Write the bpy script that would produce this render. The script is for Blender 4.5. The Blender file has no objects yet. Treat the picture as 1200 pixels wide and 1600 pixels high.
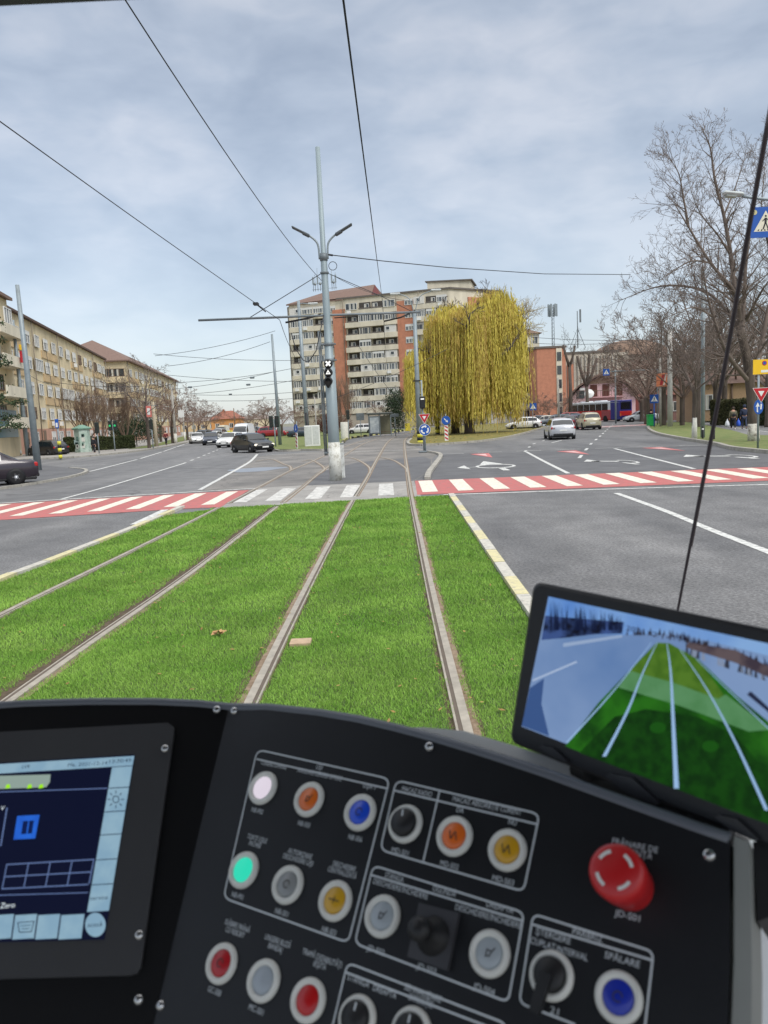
import bpy, bmesh, math, random
import numpy as np
from mathutils import Vector, Matrix
from mathutils.geometry import tessellate_polygon
random.seed(7); RNG = np.random.default_rng(7)
R = math.radians; PI = math.pi
S = bpy.context.scene; C = S.collection

# ------------------------------------------------------------------ camera
F = 1202.0; EYE = 2.1
th = math.atan(146.2 / F); ro = math.atan(0.048)
fw = Vector((0, math.cos(th), -math.sin(th)))
r0 = Vector((1, 0, 0)); u0 = Vector((0, math.sin(th), math.cos(th)))
cr = r0 * math.cos(ro) - u0 * math.sin(ro)
cu = r0 * math.sin(ro) + u0 * math.cos(ro)
CAM = Vector((0, 0, EYE))
cd = bpy.data.cameras.new('camera'); cam = bpy.data.objects.new('camera', cd); C.objects.link(cam)
cam.matrix_world = Matrix(((cr.x, cu.x, -fw.x, 0), (cr.y, cu.y, -fw.y, 0), (cr.z, cu.z, -fw.z, EYE), (0, 0, 0, 1)))
cd.sensor_fit = 'VERTICAL'; cd.sensor_height = 24.0; cd.lens = 24.0 * F / 1600
cd.clip_start = 0.05; cd.clip_end = 4000
cd.dof.use_dof = True; cd.dof.focus_distance = 20.0; cd.dof.aperture_fstop = 7.5
S.camera = cam

def ray(px, py): return fw + cr * ((px - 600) / F) + cu * ((800 - py) / F)
def G(px, py, z=0.0):
    d = ray(px, py); return CAM + d * ((z - EYE) / d.z)
def P(px, py, Y):
    d = ray(px, py); return CAM + d * (Y / d.y)
def TZ(p, py):                      # height of the picture row py above ground point p
    d = p - CAM; k = 0
    z = 0.0
    for _ in range(4):
        q = Vector((p.x, p.y, z)) - CAM; px = 600 + F * q.dot(cr) / q.dot(fw)
        z = P(px, py, p.y).z
    return z
def at_y(px, Y):                    # ground point seen in column px at distance Y
    return Vector((P(px, 653.6 - .048 * (px - 600), Y).x, Y, 0))

# ------------------------------------------------------------------ light
SUN_EL, SUN_AZ = 46, 140
w = bpy.data.worlds.new('World'); S.world = w; w.use_nodes = True
nt = w.node_tree; nt.nodes.clear(); N = nt.nodes.new; L = nt.links.new
out = N('ShaderNodeOutputWorld'); add = N('ShaderNodeAddShader')
sky = N('ShaderNodeTexSky'); sky.sky_type = 'NISHITA'; sky.sun_disc = False
sky.sun_elevation = R(SUN_EL); sky.sun_rotation = R(SUN_AZ)
b1 = N('ShaderNodeBackground'); b1.inputs[1].default_value = .05; L(sky.outputs[0], b1.inputs[0])
tc = N('ShaderNodeTexCoord'); sx = N('ShaderNodeSeparateXYZ'); L(tc.outputs['Generated'], sx.inputs[0])
def mth(op, a, b=None, c=None):
    n = N('ShaderNodeMath'); n.operation = op
    for i, v in enumerate((a, b, c)):
        if v is None: continue
        if isinstance(v, (int, float)): n.inputs[i].default_value = v
        else: L(v, n.inputs[i])
    return n.outputs[0]
zz = mth('ADD', mth('MAXIMUM', sx.outputs[2], 0.0), 0.12)
cx = mth('DIVIDE', sx.outputs[0], zz); cy = mth('DIVIDE', sx.outputs[1], zz)
cb = N('ShaderNodeCombineXYZ'); L(cx, cb.inputs[0]); L(cy, cb.inputs[1])
mp = N('ShaderNodeMapping'); mp.inputs['Scale'].default_value = (1.0, 1.0, 2.4); mp.inputs['Rotation'].default_value = (0, 0, .35); L(tc.outputs['Generated'], mp.inputs[0])
n1 = N('ShaderNodeTexNoise'); n1.inputs['Scale'].default_value = 3.4; n1.inputs['Detail'].default_value = 6; n1.inputs['Roughness'].default_value = .52; n1.inputs['Distortion'].default_value = .2
L(mp.outputs[0], n1.inputs[0])
n2 = N('ShaderNodeTexNoise'); n2.inputs['Scale'].default_value = 11; n2.inputs['Detail'].default_value = 3; n2.inputs['Distortion'].default_value = .4; L(mp.outputs[0], n2.inputs[0])
mx = mth('ADD', mth('MULTIPLY', n1.outputs[0], .7), mth('MULTIPLY', n2.outputs[0], .3))
rp = N('ShaderNodeValToRGB'); L(mx, rp.inputs[0])
e = rp.color_ramp.elements
e[0].position = .38; e[0].color = (.238, .262, .298, 1)
e[1].position = .63; e[1].color = (.435, .44, .455, 1)
m_ = e.new(.5); m_.color = (.318, .342, .376, 1)
hz = N('ShaderNodeMix'); hz.data_type = 'RGBA'
hf = N('ShaderNodeMapRange'); hf.inputs[1].default_value = 0; hf.inputs[2].default_value = .28; hf.inputs[3].default_value = .85; hf.inputs[4].default_value = 0; L(sx.outputs[2], hf.inputs[0])
L(hf.outputs[0], hz.inputs[0]); L(rp.outputs[0], hz.inputs[6]); hz.inputs[7].default_value = (.40, .425, .46, 1)
el = N('ShaderNodeMapRange'); el.inputs[1].default_value = .45; el.inputs[2].default_value = 1; el.inputs[3].default_value = .92; el.inputs[4].default_value = 3.5; L(sx.outputs[2], el.inputs[0])
zm = N('ShaderNodeMix'); zm.data_type = 'RGBA'; zf = N('ShaderNodeMapRange'); zf.inputs[1].default_value = .45; zf.inputs[2].default_value = .8; zf.inputs[4].default_value = .9; L(sx.outputs[2], zf.inputs[0])
L(zf.outputs[0], zm.inputs[0]); L(hz.outputs[2], zm.inputs[6]); zm.inputs[7].default_value = (.43, .42, .40, 1)
b2 = N('ShaderNodeBackground'); L(zm.outputs[2], b2.inputs[0]); L(el.outputs[0], b2.inputs[1])
L(b1.outputs[0], add.inputs[0]); L(b2.outputs[0], add.inputs[1]); L(add.outputs[0], out.inputs[0])
ld = bpy.data.lights.new('sun', 'SUN'); ld.energy = 1.5; ld.angle = R(25); ld.color = (1, .97, .92)
sun = bpy.data.objects.new('sun', ld); C.objects.link(sun)
a = R(SUN_AZ); sd = Vector((math.sin(a) * math.cos(R(SUN_EL)), math.cos(a) * math.cos(R(SUN_EL)), math.sin(R(SUN_EL))))
sun.rotation_euler = sd.to_track_quat('Z', 'Y').to_euler(); sun.location = (0, 0, 60)
S.view_settings.view_transform = 'Standard'; S.view_settings.look = 'None'; S.view_settings.gamma = 1
S.view_settings.exposure = 0.35
S.render.engine = 'CYCLES'

# ------------------------------------------------------------------ materials
def lin(c):
    return tuple((v / 255 / 12.92 if v / 255 <= .04045 else ((v / 255 + .055) / 1.055) ** 2.4) for v in c)
MATS = {}
def M(name, col, rough=.6, metal=0., var=.12, scale=6., bump=0., bs=40., spec=.5, col2=None, rot=None, coat=0.):
    """procedural principled; col = 0..255 sRGB of the real base colour; noise varies it by var or towards col2"""
    if name in MATS: return MATS[name]
    m = bpy.data.materials.new(name); m.use_nodes = True; t = m.node_tree; b = t.nodes['Principled BSDF']
    c = lin(col)
    tc = t.nodes.new('ShaderNodeTexCoord'); nz = t.nodes.new('ShaderNodeTexNoise')
    nz.inputs['Scale'].default_value = scale; nz.inputs['Detail'].default_value = 5; nz.inputs['Roughness'].default_value = .6
    src = tc.outputs['Object']
    if rot:
        mpn = t.nodes.new('ShaderNodeMapping'); mpn.inputs['Scale'].default_value = rot; t.links.new(src, mpn.inputs[0]); src = mpn.outputs[0]
    t.links.new(src, nz.inputs[0])
    r = t.nodes.new('ShaderNodeValToRGB'); r.color_ramp.elements[0].position = .3; r.color_ramp.elements[1].position = .7
    if col2: c2 = lin(col2); c1 = c
    else: c1 = tuple(v * (1 - var) for v in c); c2 = tuple(min(1, v * (1 + var)) for v in c)
    r.color_ramp.elements[0].color = (*c1, 1); r.color_ramp.elements[1].color = (*c2, 1)
    t.links.new(nz.outputs[0], r.inputs[0]); t.links.new(r.outputs[0], b.inputs['Base Color'])
    b.inputs['Roughness'].default_value = rough; b.inputs['Metallic'].default_value = metal
    b.inputs['Specular IOR Level'].default_value = spec
    if coat: b.inputs['Coat Weight'].default_value = coat; b.inputs['Coat Roughness'].default_value = .08
    if bump:
        n2 = t.nodes.new('ShaderNodeTexNoise'); n2.inputs['Scale'].default_value = bs; n2.inputs['Detail'].default_value = 4
        t.links.new(tc.outputs['Object'], n2.inputs[0]); bp = t.nodes.new('ShaderNodeBump'); bp.inputs['Strength'].default_value = bump; bp.inputs['Distance'].default_value = .02
        t.links.new(n2.outputs[0], bp.inputs['Height']); t.links.new(bp.outputs[0], b.inputs['Normal'])
    MATS[name] = m; return m
def EM(name, col, st=1.0, scale=0, col2=None, rough=.45):
    if name in MATS: return MATS[name]
    m = M(name, (8, 8, 10), rough=rough, var=0, spec=.12); t = m.node_tree; b = t.nodes['Principled BSDF']
    b.inputs['Emission Color'].default_value = (*lin(col), 1); b.inputs['Emission Strength'].default_value = st
    if scale:
        nz = t.nodes.new('ShaderNodeTexNoise'); nz.inputs['Scale'].default_value = scale; nz.inputs['Detail'].default_value = 4
        tc = t.nodes.new('ShaderNodeTexCoord'); t.links.new(tc.outputs['Object'], nz.inputs[0])
        r = t.nodes.new('ShaderNodeValToRGB'); r.color_ramp.elements[0].position = .38; r.color_ramp.elements[1].position = .62
        r.color_ramp.elements[0].color = (*lin(col), 1); r.color_ramp.elements[1].color = (*lin(col2 or col), 1)
        t.links.new(nz.outputs[0], r.inputs[0]); t.links.new(r.outputs[0], b.inputs['Emission Color'])
    return m
def asphalt(name, base, base2, sp=.25, streak=None, seal=0, grain=38):
    if name in MATS: return MATS[name]
    m = M(name, base, rough=.72, col2=base2, scale=.35, bump=.35, bs=90, rot=streak)
    t = m.node_tree; b = t.nodes['Principled BSDF']; link = b.inputs['Base Color'].links[0]; src = link.from_socket
    tc = [n for n in t.nodes if n.type == 'TEX_COORD'][0]
    n = t.nodes.new('ShaderNodeTexNoise'); n.inputs['Scale'].default_value = grain; n.inputs['Detail'].default_value = 6; n.inputs['Roughness'].default_value = .8
    t.links.new(tc.outputs['Object'], n.inputs[0])
    mr = t.nodes.new('ShaderNodeMapRange'); mr.inputs[1].default_value = .3; mr.inputs[2].default_value = .7; mr.inputs[3].default_value = 1 - sp; mr.inputs[4].default_value = 1 + sp
    t.links.new(n.outputs[0], mr.inputs[0])
    # darker, shiny patches of wear
    n3 = t.nodes.new('ShaderNodeTexNoise'); n3.inputs['Scale'].default_value = 1.3; n3.inputs['Detail'].default_value = 5; t.links.new(tc.outputs['Object'], n3.inputs[0])
    m3 = t.nodes.new('ShaderNodeMapRange'); m3.inputs[1].default_value = .35; m3.inputs[2].default_value = .65; m3.inputs[3].default_value = .85; m3.inputs[4].default_value = 1.1; t.links.new(n3.outputs[0], m3.inputs[0])
    mu = t.nodes.new('ShaderNodeMath'); mu.operation = 'MULTIPLY'; t.links.new(mr.outputs[0], mu.inputs[0]); t.links.new(m3.outputs[0], mu.inputs[1])
    last = mu.outputs[0]
    if seal:                                    # winding cracks filled with tar
        v = t.nodes.new('ShaderNodeTexVoronoi'); v.feature = 'DISTANCE_TO_EDGE'; v.inputs['Scale'].default_value = seal
        nd = t.nodes.new('ShaderNodeTexNoise'); nd.inputs['Scale'].default_value = 1.5; t.links.new(tc.outputs['Object'], nd.inputs[0])
        va = t.nodes.new('ShaderNodeVectorMath'); va.operation = 'MULTIPLY_ADD'; va.inputs[1].default_value = (1.2, 1.2, 0); t.links.new(nd.outputs['Color'], va.inputs[0]); t.links.new(tc.outputs['Object'], va.inputs[2])
        t.links.new(va.outputs[0], v.inputs['Vector'])
        mv = t.nodes.new('ShaderNodeMapRange'); mv.inputs[1].default_value = .002; mv.inputs[2].default_value = .009; mv.inputs[3].default_value = .62; mv.inputs[4].default_value = 1; t.links.new(v.outputs['Distance'], mv.inputs[0])
        mw = t.nodes.new('ShaderNodeMath'); mw.operation = 'MULTIPLY'; t.links.new(last, mw.inputs[0]); t.links.new(mv.outputs[0], mw.inputs[1]); last = mw.outputs[0]
    sc = t.nodes.new('ShaderNodeVectorMath'); sc.operation = 'SCALE'; t.links.new(src, sc.inputs[0]); t.links.new(last, sc.inputs['Scale'])
    t.links.new(sc.outputs[0], b.inputs['Base Color']); return m
def worn(name, col, under, amt=.5, scale=9, rough=.7):     # paint worn through to what lies under it
    if name in MATS: return MATS[name]
    m = M(name, col, rough=rough, var=.08, scale=3); t = m.node_tree; b = t.nodes['Principled BSDF']; src = b.inputs['Base Color'].links[0].from_socket
    tc = [n for n in t.nodes if n.type == 'TEX_COORD'][0]
    n = t.nodes.new('ShaderNodeTexNoise'); n.inputs['Scale'].default_value = scale; n.inputs['Detail'].default_value = 8; n.inputs['Roughness'].default_value = .7; t.links.new(tc.outputs['Object'], n.inputs[0])
    mr = t.nodes.new('ShaderNodeMapRange'); mr.inputs[1].default_value = .47; mr.inputs[2].default_value = .64; mr.inputs[3].default_value = 0; mr.inputs[4].default_value = amt; t.links.new(n.outputs[0], mr.inputs[0])
    mi = t.nodes.new('ShaderNodeMix'); mi.data_type = 'RGBA'; t.links.new(mr.outputs[0], mi.inputs[0]); t.links.new(src, mi.inputs[6]); mi.inputs[7].default_value = (*lin(under), 1)
    t.links.new(mi.outputs[2], b.inputs['Base Color']); return m

ASPH = asphalt('asphalt', (92, 92, 93), (124, 123, 122), sp=.35, seal=.09, streak=(1, .18, 1))
ASPHN = asphalt('coarse_asphalt', (88, 88, 89), (122, 121, 120), sp=.8, grain=24, streak=(1.6, .35, 1))
ASPHD = asphalt('dark_new_asphalt', (84, 84, 86), (102, 102, 103), sp=.25)
ASPHT = asphalt('patched_tram_asphalt', (138, 133, 127), (98, 96, 93), sp=.35, seal=.22)
PAVE = M('pavement_slabs', (150, 146, 140), .8, var=.15, scale=2, bump=.2)
KERB = M('kerb_concrete', (158, 154, 144), .85, var=.25, scale=4, bump=.3)
WHITE = worn('road_white', (208, 208, 203), (120, 120, 120), .75)
CREAMW = worn('crossing_white', (222, 217, 200), (150, 130, 122), .5)
OLDW = worn('old_crossing_white', (204, 202, 196), (122, 121, 119), .8, 5)
RED = worn('crossing_red', (182, 98, 94), (128, 104, 100), .7, 6)
RED2 = worn('mark_red', (200, 110, 108), (140, 110, 108), .6, 9)
YEL = worn('kerb_yellow', (204, 195, 150), (160, 154, 138), .8, 12)
KW = worn('kerb_white', (192, 188, 176), (140, 138, 132), .7, 12)
SOIL = M('soil', (60, 84, 34), .95, col2=(74, 88, 44), scale=5, bump=.5)
LAWN = M('lawn_green', (62, 96, 30), .9, col2=(84, 124, 42), scale=3, bump=.5, bs=70)
VERGE = M('verge_green', (84, 106, 46), .95, col2=(124, 124, 76), scale=1.6, bump=1.0, bs=14)
AUTUMN = M('leafy_grass', (92, 96, 44), .95, col2=(134, 118, 58), scale=.9, bump=.5, bs=18)
STEEL = M('rail_steel', (160, 152, 138), .5, metal=.1, var=.22, scale=9)
RAILSIDE = M('rail_bed', (150, 132, 112), .95, col2=(112, 92, 72), scale=16, bump=.6)
GROOVE = M('rail_groove', (96, 86, 76), .95)
GALV = M('galvanised_steel', (138, 148, 152), .5, metal=.25, var=.14, scale=3)
GALVD = M('weathered_steel', (112, 120, 124), .55, metal=.2, var=.2, scale=3)
CONC = M('concrete', (162, 158, 150), .9, var=.18, scale=2.5, bump=.2)
WHITEW = M('whitewash', (206, 204, 194), .9, var=.12, scale=6, bump=.3)
BLACK = M('black_plastic', (26, 26, 28), .5, var=.3, scale=30, bump=.05, bs=600)
WIRE = M('wire', (48, 50, 54), .6)
GLASS = M('window_glass', (92, 98, 102), .12, var=.5, scale=.6, spec=.8)
GLASSD = M('dark_window_glass', (52, 57, 61), .08, var=.5, scale=.6, spec=.8)
PVC = M('white_window_frame', (214, 214, 210), .5, var=.05)
BROWNF = M('brown_window_frame', (118, 98, 80), .7)
CURT = M('net_curtain', (186, 184, 174), .9, var=.15, scale=2, rot=(6, 6, .5))
SIGNBLUE = M('sign_blue', (22, 82, 166), .4, var=.04)
SIGNWHITE = M('sign_white', (226, 226, 222), .4, var=.03)
SIGNRED = M('sign_red', (184, 24, 38), .4, var=.05)
SIGNYEL = M('sign_yellow', (236, 190, 26), .45, var=.05)
BYEL = M('bollard_yellow', (214, 206, 70), .6, var=.1)
BARK = M('bark', (86, 76, 68), .95, var=.35, scale=5, bump=.7, bs=14, rot=(1, 1, .25))
TWIG = M('twigs', (112, 100, 92), .95, var=.2, scale=2)
TWIGR = M('reddish_twigs', (122, 102, 92), .95, var=.2, scale=2)
RUBBER = M('tyre', (24, 24, 26), .85)
RIM = M('wheel_rim', (150, 152, 156), .35, metal=.7)
CARGLASS = M('car_glass', (26, 32, 36), .08, spec=.9, var=.3, scale=1)
TAIL = M('tail_lamp', (170, 22, 26), .25)
HEADL = M('head_lamp', (212, 216, 220), .15)

# ------------------------------------------------------------------ mesh builder
class MB:
    def __init__(s): s.v = []; s.f = []; s.m = []; s.sm = []; s.mi = 0; s.X = Matrix()
    def add(s, vs, fs, smooth=False):
        o = len(s.v); X = s.X
        s.v += [X @ Vector(v) for v in vs]
        for f in fs: s.f.append(tuple(i + o for i in f)); s.m.append(s.mi); s.sm.append(smooth)
        return s
    def mat(s, i): s.mi = i; return s
    def box(s, c, d, bev=0.):
        x, y, z = (k / 2 for k in d); c = Vector(c)
        if bev <= 0:
            vs = [c + Vector((i * x, j * y, k * z)) for i in (-1, 1) for j in (-1, 1) for k in (-1, 1)]
            return s.add(vs, [(0, 1, 3, 2), (4, 6, 7, 5), (0, 4, 5, 1), (2, 3, 7, 6), (0, 2, 6, 4), (1, 5, 7, 3)])
        b = min(bev, x * .9, y * .9, z * .9); vs = []
        for i in (-1, 1):
            for j in (-1, 1):
                for k in (-1, 1):
                    vs += [c + Vector((i * (x - b), j * (y - b), k * z)), c + Vector((i * (x - b), j * y, k * (z - b))), c + Vector((i * x, j * (y - b), k * (z - b)))]
        bm = bmesh.new(); [bm.verts.new(v) for v in vs]
        bmesh.ops.convex_hull(bm, input=bm.verts); bm.verts.index_update()
        vv = [v.co.copy() for v in bm.verts]; ff = [[v.index for v in f.verts] for f in bm.faces]; bm.free()
        return s.add(vv, ff)
    def tube(s, pts, rad, n=8, cap=True, smooth=True):
        pts = [Vector(p) for p in pts]
        if isinstance(rad, (int, float)): rad = [rad] * len(pts)
        vs = []; fs = []; pa = None
        for i, p in enumerate(pts):
            t = (pts[min(i + 1, len(pts) - 1)] - pts[max(i - 1, 0)])
            if t.length < 1e-9: t = Vector((0, 0, 1))
            t.normalize()
            if pa is None:
                pa = t.cross(Vector((0, 0, 1)) if abs(t.z) < .9 else Vector((1, 0, 0))).normalized()
            else:
                pa = (pa - t * pa.dot(t)).normalized()
            pb = t.cross(pa)
            for k in range(n):
                an = 2 * PI * k / n; vs.append(p + (pa * math.cos(an) + pb * math.sin(an)) * rad[i])
        for i in range(len(pts) - 1):
            for k in range(n):
                a = i * n + k; b = i * n + (k + 1) % n; fs.append((a, b, b + n, a + n))
        if cap: fs.append(tuple(range(n - 1, -1, -1))); fs.append(tuple(range((len(pts) - 1) * n, len(pts) * n)))
        return s.add(vs, fs, smooth)
    def cyl(s, a, b, r, r2=None, n=14, smooth=True): return s.tube([a, b], [r, r if r2 is None else r2], n, True, smooth)
    def quad(s, a, b, c, d): return s.add([a, b, c, d], [(0, 1, 2, 3)])
    def poly(s, pts, z=None):
        pts = [Vector(p) if z is None else Vector((p[0], p[1], z)) for p in pts]
        tris = tessellate_polygon([pts]); n = (pts[1] - pts[0])
        fs = []
        for t in tris:
            nn = (pts[t[1]] - pts[t[0]]).cross(pts[t[2]] - pts[t[0]])
            if z is not None and nn.z < 0: t = t[::-1]
            fs.append(tuple(t))
        return s.add(pts, fs)
    def prism(s, pts, off):                      # closed polygon swept by off
        pts = [Vector(p) for p in pts]; off = Vector(off); n = len(pts)
        tris = [tuple(t) for t in tessellate_polygon([pts])]
        fs = tris + [tuple(i + n for i in t[::-1]) for t in tris] + [(i, (i + 1) % n, (i + 1) % n + n, i + n) for i in range(n)]
        return s.add(pts + [p + off for p in pts], fs)
    def lathe(s, prof, o, ax, n=24, smooth=True, a=None):
        o = Vector(o); ax = Vector(ax).normalized(); pa = ax.cross(Vector((0, 0, 1)) if abs(ax.z) < .9 else Vector((1, 0, 0))).normalized(); pb = ax.cross(pa)
        vs = []; fs = []
        for r, h in prof:
            for k in range(n):
                an = 2 * PI * k / n; vs.append(o + ax * h + (pa * math.cos(an) + pb * math.sin(an)) * r)
        for i in range(len(prof) - 1):
            for k in range(n):
                a_ = i * n + k; b = i * n + (k + 1) % n; fs.append((a_, b, b + n, a_ + n))
        fs.append(tuple(range((len(prof) - 1) * n, len(prof) * n)))
        return s.add(vs, fs, smooth)
    def ribbon(s, pts, w, z=None, h=0):           # strip along a ground polyline, w wide, top at z, h deep
        P2 = [Vector((p[0], p[1])) for p in pts]; Lf = []; Rt = []
        for i, p in enumerate(P2):
            t = (P2[min(i + 1, len(P2) - 1)] - P2[max(i - 1, 0)]).normalized(); nn = Vector((-t.y, t.x))
            Lf.append(p + nn * w / 2); Rt.append(p - nn * w / 2)
        k = len(P2); vs = [(p.x, p.y, z) for p in Lf] + [(p.x, p.y, z) for p in Rt]
        fs = [(i, i + k, i + k + 1, i + 1) for i in range(k - 1)]
        if h:
            vs += [(p.x, p.y, z - h) for p in Lf] + [(p.x, p.y, z - h) for p in Rt]
            fs += [(i, i + 1, i + 1 + 2 * k, i + 2 * k) for i in range(k - 1)] + [(i + k, i + 3 * k, i + 1 + 3 * k, i + 1 + k) for i in range(k - 1)]
            fs += [(0, 2 * k, 3 * k, k), (k - 1, 2 * k - 1, 4 * k - 1, 3 * k - 1)]
        return s.add(vs, fs)
    def build(s, name, mats, parent=None, loc=None):
        me = bpy.data.meshes.new(name); me.from_pydata([tuple(v) for v in s.v], [], s.f)
        if not isinstance(mats, (list, tuple)): mats = [mats]
        for m in mats: me.materials.append(m)
        me.polygons.foreach_set('material_index', s.m); me.polygons.foreach_set('use_smooth', s.sm); me.update()
        o = bpy.data.objects.new(name, me); C.objects.link(o)
        if parent is not None: o.parent = parent
        return o
def npmesh(name, v, q, mats, parent=None, smooth=False):      # numpy quads or triangles
    me = bpy.data.meshes.new(name); k = q.shape[1]; me.vertices.add(len(v)); me.vertices.foreach_set('co', v.astype(np.float32).ravel())
    me.loops.add(q.size); me.loops.foreach_set('vertex_index', q.astype(np.int32).ravel()); me.polygons.add(len(q))
    me.polygons.foreach_set('loop_start', np.arange(0, q.size, k, dtype=np.int32)); me.polygons.foreach_set('loop_total', np.full(len(q), k, dtype=np.int32))
    for m in (mats if isinstance(mats, (list, tuple)) else [mats]): me.materials.append(m)
    me.update(); me.validate(); o = bpy.data.objects.new(name, me); C.objects.link(o)
    if parent is not None: o.parent = parent
    return o
def tag(o, label, cat=None, group=None, kind=None):
    o['label'] = label
    if cat: o['category'] = cat
    if group: o['group'] = group
    if kind: o['kind'] = kind
    return o
def thing(name, label, cat, loc=(0, 0, 0), rz=0, group=None):
    o = bpy.data.objects.new(name, None); C.objects.link(o); o.location = loc; o.rotation_euler = (0, 0, rz); o.empty_display_size = .3
    return tag(o, label, cat, group)
def struct(o, label, cat='ground'): return tag(o, label, cat, kind='structure')
def dup(root, loc, rz, label, s=1.0, group=None, first=False):
    if first: r = root
    else:
        r = root.copy(); C.objects.link(r)
        for ch in list(root.children):
            c = ch.copy(); C.objects.link(c); c.parent = r
            for g in list(ch.children):
                d = g.copy(); C.objects.link(d); d.parent = c
    r.location = loc; r.rotation_euler = (0, 0, rz); r.scale = (s, s, s); r['label'] = label
    if group: r['group'] = group
    return r
def smooth_path(pts, k=6):                       # Catmull-Rom
    pts = [Vector(p) for p in pts]; o = []
    for i in range(len(pts) - 1):
        a = pts[max(i - 1, 0)]; b = pts[i]; c = pts[i + 1]; d = pts[min(i + 2, len(pts) - 1)]
        for j in range(k):
            t = j / k; o.append(.5 * ((2 * b) + (c - a) * t + (2 * a - 5 * b + 4 * c - d) * t * t + (3 * b - 3 * c + d - a) * t ** 3))
    o.append(pts[-1]); return o
def gp(l): return [G(x, y) for x, y in l]

# ------------------------------------------------------------------ the ground
b = MB(); b.poly([(-1800, -300), (1800, -300), (1800, 2600), (-1800, 2600)], -.06)
struct(b.build('ground', M('earth', (112, 110, 92), .95, col2=(128, 126, 110), scale=.05, bump=.3, bs=3)), 'flat brownish ground reaching the horizon')
b = MB(); b.poly([(-40, -6), (45, -6), (75, 60), (90, 150), (60, 260), (20, 330), (-60, 460), (-190, 900), (-230, 900), (-150, 460), (-120, 260), (-50, 60)], 0)
struct(b.build('road', ASPH), 'grey asphalt road and junction', 'road')
# near lanes: coarse worn asphalt either side of the lawn
kL = gp([(0, 909), (75, 881), (200, 831), (285, 794)]); kL = [Vector((-5.72, 2.6, 0))] + kL
kR = [Vector((1.42, 2.6, 0)), G(822, 945), G(705, 775)]
b = MB(); b.poly([(kR[0].x + .08, 2.6), (kR[1].x + .1, kR[1].y), (kR[2].x + .1, 20.4), (10.9, 19.7), (22, 17), (24, -5), (2, -5)], .004)
b.poly([(kL[0].x - .1, 2.6), (kL[1].x - .1, kL[1].y), (-5.5, 19.7), (-9.7, 19.2), (-24, 16), (-24, -5), (-6, -5)], .004)
struct(b.build('worn_lane', ASPHN), 'coarse worn asphalt lanes before the red crossing', 'road')
b = MB(); b.poly([(1.05, 25.35), (12.2, 24.1), (22, 22.6), (24, 29), (16.6, 38.2), (11.9, 39.3), (3.2, 42.2), (2.9, 38), (2.4, 33), (1.6, 30)], .004)
struct(b.build('dark_lane', ASPHD), 'dark newer asphalt lanes past the red crossing', 'road')
b = MB(); b.poly([(-4.3, 19.7), (1.0, 19.9), (1.05, 25.3), (1.9, 30), (2.5, 38), (3.1, 43), (2.4, 54), (3.6, 72), (4.5, 90), (0, 92), (-3.0, 70), (-3.9, 55), (-8.4, 51), (-6.0, 25.6), (-4.35, 24.9)], .006)
struct(b.build('tram_paving', ASPHT), 'patched grey asphalt around the rails in the junction', 'road')
b = MB(); b.poly([(-2.6, 25.5), (1.0, 25.3), (1.9, 30), (2.4, 37.5), (2.2, 40.5), (-1.2, 38), (-2.4, 33)], .009)
bb = MB(); bb.poly([(-4.3, 19.6), (-2.8, 19.8), (1.0, 20.0), (1.03, 25.45), (-1.2, 25.5), (-3.2, 25.7), (-4.2, 25.4)], .0075)
struct(bb.build('crossing_paving', asphalt('pale_asphalt', (142, 139, 134), (158, 154, 148), sp=.4, seal=.35)), 'pale grey asphalt under the old crossing between the rails', 'road')
struct(b.build('asphalt_patch', ASPHD), 'darker asphalt patch around the central pole foot', 'road')

# tram lawn
OUT = smooth_path([(-4.62, 2.6, 0), (-4.54, 8.8, 0), (-4.40, 13, 0), (-4.25, 18.5, 0), (-4.14, 26, 0), (-4.03, 34.2, 0), (-3.71, 40.5, 0), (-3.42, 48, 0), (-2.9, 60, 0), (-1.6, 78, 0), (.8, 100, 0)])
INN = smooth_path([(-3.12, 2.6, 0), (-3.0, 7, 0), (-2.82, 11, 0), (-2.72, 17, 0), (-2.62, 24, 0), (-2.55, 32.4, 0), (-2.25, 45, 0), (-1.52, 65.9, 0), (-.1, 82, 0), (2.2, 100, 0)])
RL = smooth_path([(-1.09, 2.6, 0), (-1.04, 7.7, 0), (-.93, 13.5, 0), (-.78, 19.9, 0), (-.53, 27.9, 0), (-.12, 43.6, 0), (.67, 69, 0), (1.92, 88, 0), (4.5, 108, 0), (8, 122, 0)])
RR = smooth_path([(.44, 2.6, 0), (.5, 8, 0), (.61, 14, 0), (.73, 20, 0), (1.0, 30.6, 0), (1.59, 52, 0), (2.3, 72.5, 0), (3.5, 88, 0), (6.3, 106, 0), (9.6, 119, 0)])
RAILS = [OUT, INN, RL, RR]
def rx(path, y):
    return np.interp(y, [p.y for p in path], [p.x for p in path])
b = MB(); b.poly([(kL[0].x + .05, 2.6), (kL[1].x + .05, kL[1].y), (kL[2].x + .05, kL[2].y), (kL[3].x + .05, kL[3].y), (-5.25, 18.6), (-4.5, 19.4), (-2.8, 19.75), (.7, 20.1), (1.68, 20.2), (kR[1].x - .06, kR[1].y), (kR[0].x - .06, 2.6)], .012)
struct(b.build('lawn_soil', SOIL), 'soil under the green tram track', 'ground')
b = MB()
for i, rl_ in enumerate(RAILS):
    pa = [p for p in rl_ if p.y < 19.6]; b.ribbon([p + Vector((-(.05, .09, .05, -.02)[i], 0, 0)) for p in pa], (.20, .32, .24, .23)[i], .016)
struct(b.build('dirt_strip', M('bare_dirt', (96, 82, 64), .95, col2=(66, 54, 40), scale=14, bump=.8)), 'bare brown dirt along the rails in the grass', 'ground')
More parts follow.
